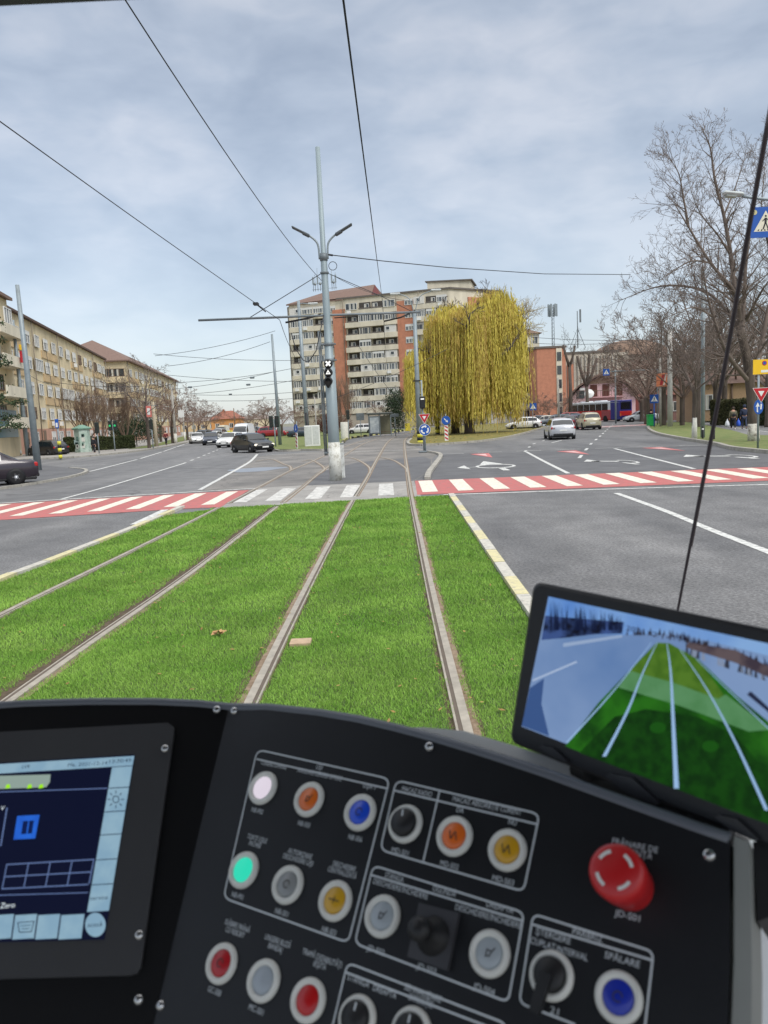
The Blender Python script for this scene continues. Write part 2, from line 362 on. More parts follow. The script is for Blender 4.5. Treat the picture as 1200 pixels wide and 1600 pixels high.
# blades of grass
def lawn_blades():
    V = []; Q = []
    bands = [(3.4, 5.2, 11000, .0045, .040), (5.2, 7.5, 10500, .0052, .042), (7.5, 11, 5600, .0075, .044), (11, 15, 3200, .010, .046), (15, 20.05, 2000, .014, .05)]
    o = 0
    for y0, y1, den, wd, hh in bands:
        n = int(7.6 * (y1 - y0) * den); x = RNG.uniform(-5.75, 1.8, n); y = RNG.uniform(y0, y1, n)
        klx = np.interp(y, [k.y for k in kL], [k.x for k in kL]) + .07; krx = np.interp(y, [k.y for k in kR], [k.x for k in kR]) - .09
        keep = (x > klx) & (x < krx)
        keep &= ~((y > 18.6 + (x + 5.2) * .75) & (x < -4.4)) & (y < 19.75 + (x + 2.8) * .1)
        clump = np.sin(x * 7.1 + np.sin(y * 5.3) * 2) * np.sin(y * 6.3 + np.sin(x * 4.7) * 2)
        wob = np.sin(y * 3.1) * .02 + np.sin(y * 11.7) * .012 + np.sin(y * 29) * .008
        for i, r in enumerate(RAILS):
            d = x - rx(r, y); wl = (.06, .14, .095, .06)[i] + wob; wr = (.055, .055, .055, .08)[i] + wob
            keep &= ~((d > -wl) & (d < wr))
            # thin grass next to the bare strip
            near = (d > -wl - .10) & (d < wr + .04); keep &= ~(near & (RNG.random(n) < .35))
        bp_ = G(470, 1008); keep &= ~((np.abs(x - bp_.x) < .11) & (np.abs(y - bp_.y) < .095))
        x = x[keep]; y = y[keep]; clump = clump[keep]; n = len(x)
        h = hh * RNG.uniform(.45, 1.15, n) * (1 + .12 * clump); an = RNG.uniform(0, PI, n); lean = RNG.uniform(0, .8, n) * h; la = RNG.uniform(0, 2 * PI, n)
        dx = np.cos(an) * wd / 2; dy = np.sin(an) * wd / 2; z0 = np.full(n, .008)
        tx = x + np.cos(la) * lean; ty = y + np.sin(la) * lean
        v = np.stack([np.stack([x - dx, y - dy, z0], 1), np.stack([x + dx, y + dy, z0], 1), np.stack([tx + dx * .35, ty + dy * .35, h], 1), np.stack([tx - dx * .35, ty - dy * .35, h * .97], 1)], 1).reshape(-1, 3)
        V.append(v); Q.append(np.arange(n * 4).reshape(-1, 4) + o); o += n * 4
    return np.concatenate(V), np.concatenate(Q)
m = M('grass_blade', (102, 146, 54), .8, spec=.2, scale=1.1, col2=(142, 178, 82))
t = m.node_tree; bs_ = t.nodes['Principled BSDF']; src = bs_.inputs['Base Color'].links[0].from_socket
gi = t.nodes.new('ShaderNodeTexCoord'); gn = t.nodes.new('ShaderNodeTexNoise'); gn.inputs['Scale'].default_value = 120; gn.inputs['Detail'].default_value = 2; t.links.new(gi.outputs['Object'], gn.inputs[0])
gm = t.nodes.new('ShaderNodeMapRange'); gm.inputs[1].default_value = .3; gm.inputs[2].default_value = .7; gm.inputs[3].default_value = .78; gm.inputs[4].default_value = 1.28; t.links.new(gn.outputs[0], gm.inputs[0])
gl = t.nodes.new('ShaderNodeTexNoise'); gl.inputs['Scale'].default_value = .9; gl.inputs['Detail'].default_value = 5; t.links.new(gi.outputs['Object'], gl.inputs[0])
glm = t.nodes.new('ShaderNodeMapRange'); glm.inputs[1].default_value = .35; glm.inputs[2].default_value = .65; glm.inputs[3].default_value = .9; glm.inputs[4].default_value = 1.14; t.links.new(gl.outputs[0], glm.inputs[0])
gq = t.nodes.new('ShaderNodeMath'); gq.operation = 'MULTIPLY'; t.links.new(gm.outputs[0], gq.inputs[0]); t.links.new(glm.outputs[0], gq.inputs[1])
# single dry blades among the green
gd = t.nodes.new('ShaderNodeTexNoise'); gd.inputs['Scale'].default_value = 210; t.links.new(gi.outputs['Object'], gd.inputs[0])
gdm = t.nodes.new('ShaderNodeMapRange'); gdm.inputs[1].default_value = .66; gdm.inputs[2].default_value = .72; t.links.new(gd.outputs[0], gdm.inputs[0])
gx = t.nodes.new('ShaderNodeMix'); gx.data_type = 'RGBA'; t.links.new(gdm.outputs[0], gx.inputs[0]); t.links.new(src, gx.inputs[6]); gx.inputs[7].default_value = (*lin((186, 178, 112)), 1); src = gx.outputs[2]
gs = t.nodes.new('ShaderNodeVectorMath'); gs.operation = 'SCALE'; t.links.new(src, gs.inputs[0]); t.links.new(gq.outputs[0], gs.inputs['Scale']); t.links.new(gs.outputs[0], bs_.inputs['Base Color'])
v, q = lawn_blades()
tag(npmesh('grass', v, q, m), 'bright green mown grass between and beside the tram rails', 'grass', kind='stuff')
# fallen leaves
b = MB(); 
for i in range(420):
    y = 3.6 + 16 * random.random() ** .8; x = random.uniform(-5.3, 1.5); z = random.uniform(.035, .05); s = random.uniform(.012, .03); an = random.uniform(0, 6.3); t_ = random.uniform(-.4, .4)
    c = Vector((x, y, z)); ux = Vector((math.cos(an), math.sin(an), t_)) * s; uy = Vector((-math.sin(an), math.cos(an), -t_)) * s * .5
    b.add([c - ux, c - uy, c + ux, c + uy], [(0, 1, 2, 3)])
tag(b.build('fallen_leaves', M('dry_leaf', (168, 144, 84), .9, col2=(120, 84, 48), scale=9)), 'small dry leaves scattered over the tram lawn', 'leaves', kind='stuff')
p = G(470, 1008)
b = MB(); b.box((p.x, p.y, .02), (.2, .17, .05), .006)
tag(b.build('concrete_block', M('pale_block', (176, 152, 126), .9, var=.2, scale=12, bump=.3)), 'small flat beige concrete block lying in the grass beside the rail', 'concrete block')
p = G(342, 996); b = MB()
for i in range(7):
    an = i * .9; c = p + Vector((math.cos(an) * .04, math.sin(an) * .03, .055)); u_ = Vector((math.cos(an * 2), math.sin(an * 2), .3)) * .05; v_ = Vector((-math.sin(an * 2), math.cos(an * 2), .5)) * .022
    b.add([c - u_, c - v_, c + u_, c + v_ * 1.2], [(0, 1, 2, 3)])
tag(b.build('curled_leaf', M('curled_leaf', (176, 140, 96), .9)), 'curled brown leaf lying on the grass left of the rail', 'leaf')

# rails
def rail_mesh(b, path, y1=1e9, flip=1):
    near = [p for p in path if p.y <= 20.2] ; far = [p for p in path if 20 <= p.y < y1]
    for seg, wf in ((near, .19), (far, .17)):
        if len(seg) < 2: continue
        z = .03 if seg is near else .012
        def off(d): 
            o = []
            for i, p in enumerate(seg):
                t = (seg[min(i + 1, len(seg) - 1)] - seg[max(i - 1, 0)]).normalized(); o.append(p + Vector((t.y, -t.x, 0)) * d)
            return o
        b.mat(1).ribbon(off(-.025 * flip) if seg is near else seg, wf if seg is far else .165, z - .012 if seg is near else z, .02)
        b.mat(0).ribbon(off(-.022 * flip), .062, z + .008, .02)
        b.mat(0).ribbon(off(.047 * flip), .016, z + .008, .02)
        b.mat(2).ribbon(off(.024 * flip), .030, z + .0045)
for (la, rb, lab) in ((OUT, INN, 'left tram track running across the grass to the junction'), (RL, RR, 'right tram track straight ahead of the tram, curving right far off')):
    t = thing('tram_track', lab, 'tram track', (la[0].x, la[0].y, 0), group='tram tracks')
    for r_, fl in ((la, 1), (rb, -1)):
        b = MB(); b.X = Matrix.Translation((-la[0].x, -la[0].y, 0)); rail_mesh(b, r_, flip=fl); b.build('rail', [STEEL, RAILSIDE, GROOVE], t)
sw = [([(400, 721), (425, 718), (442, 725), (453, 729), (455, 735)], [(472, 721), (486, 719), (500, 726), (507, 733), (500, 740)], 'curved switch rails branching left off the left track'),
      ([(535, 716), (550, 716), (565, 722), (577, 731), (578, 740)], [(595, 715), (610, 718), (620, 722), (634, 732), (636, 738)], 'curved switch rails crossing behind the central pole')]
for A, B_, lab in sw:
    t = thing('track_switch', lab, 'tram track', G(*A[-1]), group='track switches'); o = G(*A[-1])
    for pl in (A, B_):
        b = MB(); b.X = Matrix.Translation(-o); pa = smooth_path(gp(pl))
        b.mat(1).ribbon(pa, .15, .013); b.mat(0).ribbon(pa, .06, .022, .01); b.build('rail', [STEEL, RAILSIDE, GROOVE], t)

# kerb stones beside the lawn, yellow and white by turns
def kerb_run(path, lab, w=.15, z=.07, L_=.98, cols=True, name='painted_kerb'):
    b = MB(); path = [Vector(p) for p in path]; d = [0]
    for i in range(1, len(path)): d.append(d[-1] + (path[i] - path[i - 1]).length)
    xs = [p.x for p in path]; ys = [p.y for p in path]; s_ = 0; k = 0
    while s_ < d[-1] - .1:
        e_ = min(s_ + L_ - .02, d[-1]); q = [Vector((np.interp(v, d, xs), np.interp(v, d, ys), 0)) for v in (s_, e_)]
        b.mi = k % 2; b.ribbon(q, w + random.uniform(-.004, .004), z + random.uniform(-.004, .004), z + .03); s_ += L_; k += 1
    o = b.build(name, [YEL, KW] if cols is True else cols); tag(o, lab, 'kerb', 'kerbs'); return o
kerb_run(kR, 'yellow and white painted kerb right of the tram lawn')
kerb_run(kL, 'yellow and white painted kerb left of the tram lawn')
def kerb(pts, lab, w=.16, z=.13, cols=None, L_=1.2):
    pa = smooth_path([(p[0], p[1], 0) for p in pts], 5); return kerb_run(pa, lab, w, z, L_, cols or [KERB, KERB], 'kerb')

# painted markings
def mark(name, quads, z, mat, lab):
    b = MB()
    for q in quads: b.poly(q, z)
    return struct(b.build(name, mat), lab, 'road marking')
def line(name, pts, w_, z, mat, lab, px=True, dash=None):
    b = MB(); pa = smooth_path(gp(pts) if px else [Vector((p[0], p[1], 0)) for p in pts], 8)
    if dash:
        d = [0]; 
        for i in range(1, len(pa)): d.append(d[-1] + (pa[i] - pa[i - 1]).length)
        s_ = 0
        while s_ < d[-1]:
            q = [Vector((np.interp(v, d, [p.x for p in pa]), np.interp(v, d, [p.y for p in pa]), 0)) for v in (s_, min(d[-1], s_ + dash[0]))]
            b.ribbon(q, w_, z); s_ += dash[0] + dash[1]
    else: b.ribbon(pa, w_, z)
    return struct(b.build(name, mat), lab, 'road marking')
mark('red_crossing', [[(1.07, 25.34), (12.14, 24.13), (20, 22.9), (18.6, 18.6), (10.06, 19.99), (.92, 20.7)]], .009, RED, 'red painted crossing band on the right lanes')
mark('red_crossing', [[(-12.01, 24.04), (-4.31, 24.82), (-4.24, 19.92), (-5.3, 20.0), (-9.73, 19.39), (-17, 18.2), (-20, 23.0)]], .009, RED, 'red painted crossing band on the left lanes')
q = []
for i in range(17):
    x = 1.17 + i * .995; ys = 25.15 - .0 * i - (i * i) * .004 - i * .07; yb = 21.3 - i * .07
    q.append([(x, ys), (x + .45, ys - .02), (x + .36 - i * .004, yb), (x - .07 - i * .006, yb + .02)])
mark('crossing_stripes', q, .013, CREAMW, 'cream zebra stripes on the right red crossing')
q = []
for i in range(15):
    x = -4.99 - i * .99
    q.append([(x, 24.5 - i * .085), (x + .37, 24.5 - i * .085), (x + .42, 20.7 - i * .1), (x + .05, 20.7 - i * .1)])
mark('crossing_stripes', q, .013, CREAMW, 'cream zebra stripes on the left red crossing')
q = [[(x, 24.75), (x + .44, 24.72), (x + .41, 20.9), (x - .03, 20.95)] for x in (-4.15, -3.22, -2.12, -1.16, -.11)]
mark('crossing_stripes', [[(a_[0] + d_, a_[1]) for a_, d_ in zip(s_, (0, 0, 0, 0))] for s_ in q], .012, OLDW, 'worn white zebra stripes between the rails')
line('stop_line', [(1.6, 20.35), (6, 19.75), (10.2, 18.95), (16, 17.7)], .16, .010, WHITE, 'white stop line before the right crossing', px=False)
line('stop_line', [(-4.0, 25.3), (-8, 24.85), (-12.1, 24.3), (-19, 23.2)], .2, .014, WHITE, 'white stop line behind the left crossing', px=False)
line('lane_line', [(963, 771), (1040, 799), (1110, 828), (1200, 863), (1300, 905)], .15, .010, WHITE, 'white lane line on the near right lanes')
line('lane_line', [(822, 706), (850, 721), (888, 740)], .15, .010, WHITE, 'white line between the first two far right lanes')
line('lane_line', [(960, 701), (1010, 714), (1085, 733)], .15, .010, WHITE, 'white line between the outer far right lanes')
line('lane_line', [(97, 780), (180, 757), (285, 725)], .15, .010, WHITE, 'white lane line on the left road')
line('lane_line', [(285, 725), (313, 714), (345, 701)], .15, .010, WHITE, 'dashed white lane line far on the left road', dash=(1.6, 2.2))
line('lane_line', [(312, 766), (355, 742), (390, 722), (402, 710)], .17, .013, WHITE, 'white line from the left crossing towards the dark hatchback')
line('lane_line', [(210, 820), (235, 808), (258, 797)], .2, .012, WHITE, 'short white line beside the left lawn kerb')
line('edge_line', [(140, 737), (170, 731), (205, 721), (260, 704), (300, 690)], .18, .010, WHITE, 'white edge line along the left pavement', dash=(14, 1.5))
line('bay_line', [(110, 728), (165, 726)], .12, .010, WHITE, 'short white bay line on the left road')
line('give_way_line', [(3.2, 42.0), (8.5, 41.1), (13, 39.7), (16.2, 38.3)], .13, .012, WHITE, 'dashed white give way line across the right lanes', px=False, dash=(1.3, .75))
line('give_way_line', [(-8.0, 52.3), (-4, 51.5), (0, 50.2), (2.4, 49)], .16, .012, WHITE, 'pale white line across the tram tracks', px=False)
line('lane_line', [(905, 716), (925, 692), (935, 684), (950, 670), (958, 663)], .15, .009, WHITE, 'dashed white lane line leading to the beige car', dash=(2.2, 4))
line('lane_line', [(862, 692), (878, 688), (838, 694)][:2], .15, .009, WHITE, 'short white dash beside the silver car')
line('lane_line', [(820, 706), (832, 694.5), (845, 690), (862, 684), (880, 677)], .14, .009, WHITE, 'dashed white lane line beside the round island', dash=(1.4, 3.2))
def xf(pts, c, ux, uy): return [(c[0] + ux[0] * a_ + uy[0] * b_, c[1] + ux[1] * a_ + uy[1] * b_) for a_, b_ in pts]
for px, py, lab in ((757, 712, 'first'), (900, 707.5, 'middle'), (1041, 702, 'last')):
    c = G(px, py); c2 = (c.x, c.y)
    T = [(-.62, 1.6), (.62, 1.6), (.1, -1.5)]
    mark('give_way_triangle', [xf([(-.5, 2.0), (.5, 2.0), (.1, -2.1)], c2, (1, 0), (0, 1))], .012, RED2, 'red give way triangle on the %s right lane' % lab)
    mark('give_way_triangle', [xf([(-.24, 1.4), (.24, 1.4), (.06, -.7)], c2, (1, 0), (0, 1))], .016, M('pale_pink', (212, 176, 172), .7), 'pale inside of the give way triangle on the %s right lane' % lab)
def arrow(c, lab, head_left=True, ring=True, sx_=.82):
    c = (c.x, c.y); b = MB()
    def add(pts): b.poly(xf(pts, c, (sx_, -.04), (0, .85)), .013)
    if ring:
        rr = [(.95 * math.cos(a_) + .9, .95 * math.sin(a_) * 1.5) for a_ in np.linspace(0, 2 * PI, 25)]
        ri = [(.80 * math.cos(a_) + .9, .80 * math.sin(a_) * 1.25) for a_ in np.linspace(0, 2 * PI, 25)]
        for i in range(24): add([rr[i], rr[i + 1], ri[i + 1], ri[i]])
        add([(-.05, .1), (-.05, -.1), (-.5, -.1), (-.5, .1)]); add([(-.45, 1.4), (-.45, -1.3), (-.95, 0)])
        add([(.3, 1.3), (1.5, 1.3), (.9, 4.2)]); add([(.8, -1.2), (1.1, -1.2), (1.1, -3.0), (.8, -3.0)])
    else:
        add([(-.9, .6), (-.15, 2.1), (.12, .4), (-.1, .3), (-.1, .3)]); add([(-.45, .6), (-.2, .9), (1.0, .1), (.9, -.5)])
        rr = [(1.3 + .55 * math.cos(a_), -.6 + 1.3 * math.sin(a_)) for a_ in np.linspace(-.6 * PI, .6 * PI, 12)]
        ri = [(1.3 + .40 * math.cos(a_), -.6 + .95 * math.sin(a_)) for a_ in np.linspace(-.6 * PI, .6 * PI, 12)]
        for i in range(11): add([rr[i], rr[i + 1], ri[i + 1], ri[i]])
        add([(.75, -1.1), (1.0, -1.1), (1.25, -2.6), (.95, -2.6)])
    struct(b.build('lane_arrow', WHITE), lab, 'road marking')
arrow(G(745, 730), 'white roundabout arrow on the first right lane')
arrow(G(940, 722), 'white left arrow on the middle right lane', ring=False, sx_=.62)
arrow(G(1105, 714), 'white left arrow on the outer right lane', ring=False, sx_=.8)
# far red crossing by the bus
q = [[(at_y(px, 84).x, 84.0), (at_y(px, 84).x + .55, 84), (at_y(px, 84).x + .55, 88.5), (at_y(px, 84).x, 88.5)] for px in range(915, 1012, 13)]
mark('red_crossing', [[(20.5, 83.5), (29.2, 83.5), (30.3, 89), (20.5, 89)]], .008, RED2, 'distant faded red crossing before the bus')
mark('crossing_stripes', q, .012, WHITE, 'white stripes of the distant crossing before the bus')
# puddle / wet stain
b = MB(); c = G(400, 734)
b.poly([(c.x + 1.3 * math.cos(a_) * (1 + .2 * math.sin(3 * a_)), c.y + 1.6 * math.sin(a_)) for a_ in np.linspace(0, 2 * PI, 25)[:-1]], .012)
struct(b.build('wet_patch', M('wet_asphalt', (128, 132, 140), .35, var=.05)), 'pale damp patch on the asphalt left of the tracks', 'wet patch')

# ---- pavements, verges, islands
LK = [(-24, 6), (-19, 18), (-15.9, 27), (-15.33, 30.8), (-14.95, 33), (-14.85, 36.5), (-15.4, 40), (-16.8, 43.5), (-18.6, 46)]
b = MB(); b.poly(LK + [(-23.5, 53), (-60, 58), (-60, 6)], .06)
struct(b.build('parking_apron', ASPHD), 'dark asphalt parking apron behind the left kerb', 'pavement')
kerb(LK, 'grey kerb along the left parking apron', .18, .10)
LP = [(-31, 66.5), (-28.4, 66.5), (-25.2, 68), (-24.1, 80.5), (-27, 108), (-33, 150), (-44, 210), (-64, 300), (-100, 420), (-150, 420), (-90, 200), (-60, 90), (-60, 62)]
b = MB(); b.poly(LP, .11); struct(b.build('pavement', PAVE), 'grey pavement along the left apartment blocks', 'pavement')
kerb(LP[:9], 'long grey kerb along the left pavement', .2, .14, L_=1.5)
b = MB(); b.poly([(-27.5, 84), (-25.6, 84), (-28.5, 108), (-35, 150), (-46, 210), (-52, 210), (-38, 140), (-31, 108)], .135); 
struct(b.build('grass_verge', VERGE), 'green verge under the left bare trees', 'grass')
RK = [(11.9, 16), (13.3, 23), (14.33, 28.5), (15.37, 33), (16.65, 38.5), (18.1, 46.7), (20, 55.5), (22.4, 64), (25.2, 72.7), (27.6, 79), (29.5, 84)]
RKB = RK[2:]
RV = [(22, 20), (18.5, 24), (14.33, 28.5)] + RK[3:] + [(31.5, 88), (34.5, 87.5), (28.6, 67), (25, 55), (21.8, 45), (21.6, 42), (27, 36), (31, 26)]
RK2 = [(31, 12), (22, 20), (18, 24.4), (15.6, 27)] + RK[3:]
RV = RK2 + [(31.5, 88), (34.5, 87.5), (28.6, 67), (25, 55), (21.9, 46), (22.3, 42), (30, 33), (40, 24), (40, 12)]
b = MB(); b.poly(RV, .10); struct(b.build('grass_verge', VERGE), 'green verge with trees right of the road', 'grass')
kerb(RK2, 'curved grey kerb round the right verge', .22, .15, L_=1.0)
line('edge_line', [(35, 86), (31.2, 71), (27.2, 57), (24.4, 45.5), (25.2, 42.5), (34, 33)], .13, .009, WHITE, 'white edge line along the side street on the right', px=False)
line('edge_line', [(38, 88), (34, 72), (32.2, 62), (34.5, 55), (44, 44)], .13, .009, WHITE, 'white far edge line of the side street on the right', px=False)
b = MB(); b.poly([(36.2, 89), (35.2, 74), (33.5, 64), (35.5, 56.5), (46, 46), (90, 46), (110, 90), (60, 96)], .1); struct(b.build('lawn', VERGE), 'lawn in front of the tan house on the right', 'grass')
IS = [(-8.3, 60.2), (-6, 57.5), (-3.92, 55.5), (-3.3, 60), (-3.5, 72), (-3.5, 86), (-1.1, 97), (6, 129), (0, 150), (-40, 240), (-30, 150), (-14, 90)]
b = MB(); b.poly(IS, .11); struct(b.build('traffic_island', VERGE), 'grassy island left of the curving tracks', 'grass')
kerb([(-30, 150), (-14, 90), (-8.3, 60.2), (-6, 57.5), (-3.92, 55.5), (-3.3, 60), (-3.5, 72)], 'grey kerb round the tip of the left island')
kerb([(-3.5, 72), (-3.5, 86), (-1.1, 97), (2, 111), (6, 129)], 'black and yellow kerb along the tracks by the bus stop', .22, .22, cols=[M('kb', (40, 40, 40), .8), M('ky', (196, 190, 130), .8)], L_=1.5)
WI = [(2.9, 72), (2.2, 62), (2.41, 56.2), (4.28, 55.6), (7.82, 58.2), (11.6, 67), (17.8, 86.9), (24.1, 109), (29, 130), (27, 150), (6.5, 136), (4.5, 100)]
b = MB(); b.poly(WI, .11); struct(b.build('traffic_island', AUTUMN), 'leaf strewn grass island under the willow', 'grass')
kerb(WI[:9], 'pale kerb round the willow island', .2, .15)
b = MB(); 
for i in range(900):
    x = random.uniform(2.5, 22); y = random.uniform(56.5, 105)
    if x < 2.8 or y < 57 + max(0, (x - 4) * 1.9) : continue
    s = random.uniform(.05, .12); an = random.uniform(0, 6.3); c = Vector((x, y, .13)); u_ = Vector((math.cos(an), math.sin(an), .2)) * s; v_ = Vector((-math.sin(an), math.cos(an), .2)) * s * .5
    b.add([c - u_, c - v_, c + u_, c + v_], [(0, 1, 2, 3)])
tag(b.build('fallen_leaves', M('yellow_leaf', (178, 150, 62), .9, col2=(150, 112, 60), scale=3)), 'yellow leaves fallen under the willow', 'leaves', kind='stuff')
kerb([(2.75, 45), (3.15, 42.3), (3.0, 39), (2.3, 33), (1.75, 28.5), (1.5, 25.6)], 'pale kerb strip between the tracks and the right lane', .2, .1)

# ------------------------------------------------------------------ buildings
STUC = M('cream_stucco', (206, 198, 178), .9, var=.16, scale=.6, rot=(1, 1, .3))
STUC2 = M('beige_stucco', (210, 194, 160), .9, var=.2, scale=.5, rot=(1, 1, .35))
STUC3 = M('ochre_panel', (196, 170, 130), .9, var=.2, scale=.5)
PINKB = M('pink_brick', (184, 142, 122), .9, var=.12, scale=1)
BRICK = M('orange_brick', (184, 126, 100), .9, var=.14, scale=1.5)
ROOF = M('roof_tiles', (120, 98, 88), .9, var=.16, scale=3, rot=(1, 1, 4))
ROOFR = M('red_roof', (146, 94, 76), .9, var=.18, scale=2)
RECESS_SHADE = M('painted_recess_shade', (72, 68, 64), .95, var=.2, scale=1)  # shade inside the open loggias, put into the colour
FLAT = M('roof_edge', (104, 98, 92), .9)
PIPE = M('drain_pipe', (128, 118, 104), .8)

class Facade:
    """local frame on a wall: u metres along, z up, o metres out of the wall"""
    def __init__(s, A, B, side=-1):
        s.A = Vector((A[0], A[1], 0)); d = Vector((B[0], B[1], 0)) - s.A; s.L = d.length; s.d = d.normalized(); s.n = Vector((s.d.y, -s.d.x, 0)) * (-side)
    def p(s, u, z=0, o=0): return s.A + s.d * u + s.n * o + Vector((0, 0, z))
    def box(s, b, u0, u1, z0, z1, o0, o1):
        vs = [s.p(u, z, o) for u in (u0, u1) for o in (o0, o1) for z in (z0, z1)]
        return b.add(vs, [(0, 1, 3, 2), (4, 6, 7, 5), (0, 4, 5, 1), (2, 3, 7, 6), (0, 2, 6, 4), (1, 5, 7, 3)])
WM = {}
def win_mesh(w_, h_, n, fr, blind=0, cur=0, dark=False):
    key = (w_, h_, n, fr.name, blind, cur, dark)
    if key in WM: return WM[key]
    b = MB(); f = .09
    b.mat(0)
    for u0, u1, z0, z1 in [(0, w_, 0, f), (0, w_, h_ - f, h_)] + [(w_ * i / n - (f / 2 if 0 < i < n else (0 if i == 0 else f)), w_ * i / n + (f / 2 if 0 < i < n else (f if i == 0 else 0)), f, h_ - f) for i in range(n + 1)]:
        b.box(((u0 + u1) / 2, .04, (z0 + z1) / 2), (u1 - u0, .10, z1 - z0))
    b.mat(1).quad((0, .02, 0), (w_, .02, 0), (w_, .02, h_), (0, .02, h_))
    if cur:
        for i in range(n):
            if (i * 7 + cur) % 3 < 2: b.mat(2).quad((w_ * i / n + .1, .035, .1), (w_ * i / n + w_ / n * .45, .035, .1), (w_ * i / n + w_ / n * .45, .035, h_ - .1), (w_ * i / n + .1, .035, h_ - .1))
    if blind: b.mat(0).box((w_ / 2, .05, h_ - blind / 2 - .05), (w_ - .1, .05, blind))
    o = b.build('window', [fr, GLASSD if dark else GLASS, CURT]); me = o.data; bpy.data.objects.remove(o); WM[key] = me; return me
def put(name, me, fac, u, z, o, parent):
    ob = bpy.data.objects.new(name, me); C.objects.link(ob)
    p = fac.p(u, z, o); d = fac.d; n = fac.n
    mat = Matrix(((d.x, n.x, 0, p.x), (d.y, n.y, 0, p.y), (0, 0, 1, p.z), (0, 0, 0, 1)))
    ob.parent = parent; ob.matrix_world = mat; ob.matrix_basis = Matrix.Translation(-parent.location) @ mat
    return ob
def part(name, b, mats, root):
    for i, v in enumerate(b.v): b.v[i] = v - root.location
    return b.build(name, mats, root)

# --- high rise with brick columns
rnd = random.Random(3)
A = (-19.6, 181.0); B_ = (16.3, 169.7)
hr = thing('apartment_tower', 'cream ten storey apartment block with orange brick columns and stepped roof behind the willow', 'apartment block', (-2, 178, 0))
fa = Facade(A, B_); LN = fa.L
if fa.n.y > 0: fa.n = -fa.n
ZT = 29.0
uu = lambda px: min(LN, max(0, (px - 457) / (702 - 457) * LN * (1 + (0.06) * (1 - (px - 457) / 245))))
b = MB()
back = 14.0
# main solid with left wing stepping back
pts = [fa.p(0, 0, 0), fa.p(LN, 0, 0), fa.p(LN + 9, 0, -11), fa.p(LN + 6, 0, -22), fa.p(-1.2, 0, -15)]
b.prism(pts, (0, 0, ZT)); part('wall', b, STUC, hr)
b = MB(); b.prism([fa.p(uu(530), ZT, .3), fa.p(LN + .3, ZT, .3), fa.p(LN + 9.5, ZT, -11), fa.p(LN + 6.4, ZT, -22), fa.p(uu(530), ZT, -15.6)], (0, 0, .35)); part('roof_edge', b, FLAT, hr)
b = MB(); b.prism([fa.p(uu(664), ZT + .35, -3), fa.p(LN + 3.5, ZT + .35, -6), fa.p(LN + 3, ZT + .35, -14), fa.p(uu(664), ZT + .35, -12)], (0, 0, 2.0)); part('roof_hut', b, STUC, hr)
b = MB(); b.prism([fa.p(uu(664) - .4, ZT + 2.35, -2.6), fa.p(LN + 4, ZT + 2.35, -5.6), fa.p(LN + 3.4, ZT + 2.35, -14.4), fa.p(uu(664) - .4, ZT + 2.35, -12.4)], (0, 0, .25)); part('hut_roof', b, FLAT, hr)
# hipped brown roof on the left wing
b = MB(); e0 = fa.p(-.4, ZT, .5); e1 = fa.p(uu(584), ZT + .36, .1); e1.z = ZT + .36; r0_ = fa.p(uu(500), ZT + 2.9, -5.5); r1_ = fa.p(uu(580), ZT + 3.3, -4.5); bk0 = fa.p(-1.5, ZT, -15.3); bk1 = fa.p(uu(584), ZT + .36, -14)
b.add([e0, e1, r1_, r0_, bk1, bk0], [(0, 1, 2, 3), (3, 2, 4, 5), (0, 3, 5)]); b.add([e1, bk1, r1_], [(0, 1, 2)]); b.add([e0 - Vector((0, 0, .3)), fa.p(uu(540), ZT - .3, .5), fa.p(uu(540), ZT, .5), e0], [(0, 1, 2, 3)])
part('roof', b, [ROOF], hr)
b = MB(); e = fa.p(uu(584), ZT + .36, .12); b.add([e, fa.p(uu(584) + .02, ZT + .36, -9), fa.p(uu(581), ZT + 3.2, -4.5)], [(0, 1, 2)]); part('gable', b, M('dark_red_gable', (120, 58, 52)), hr)
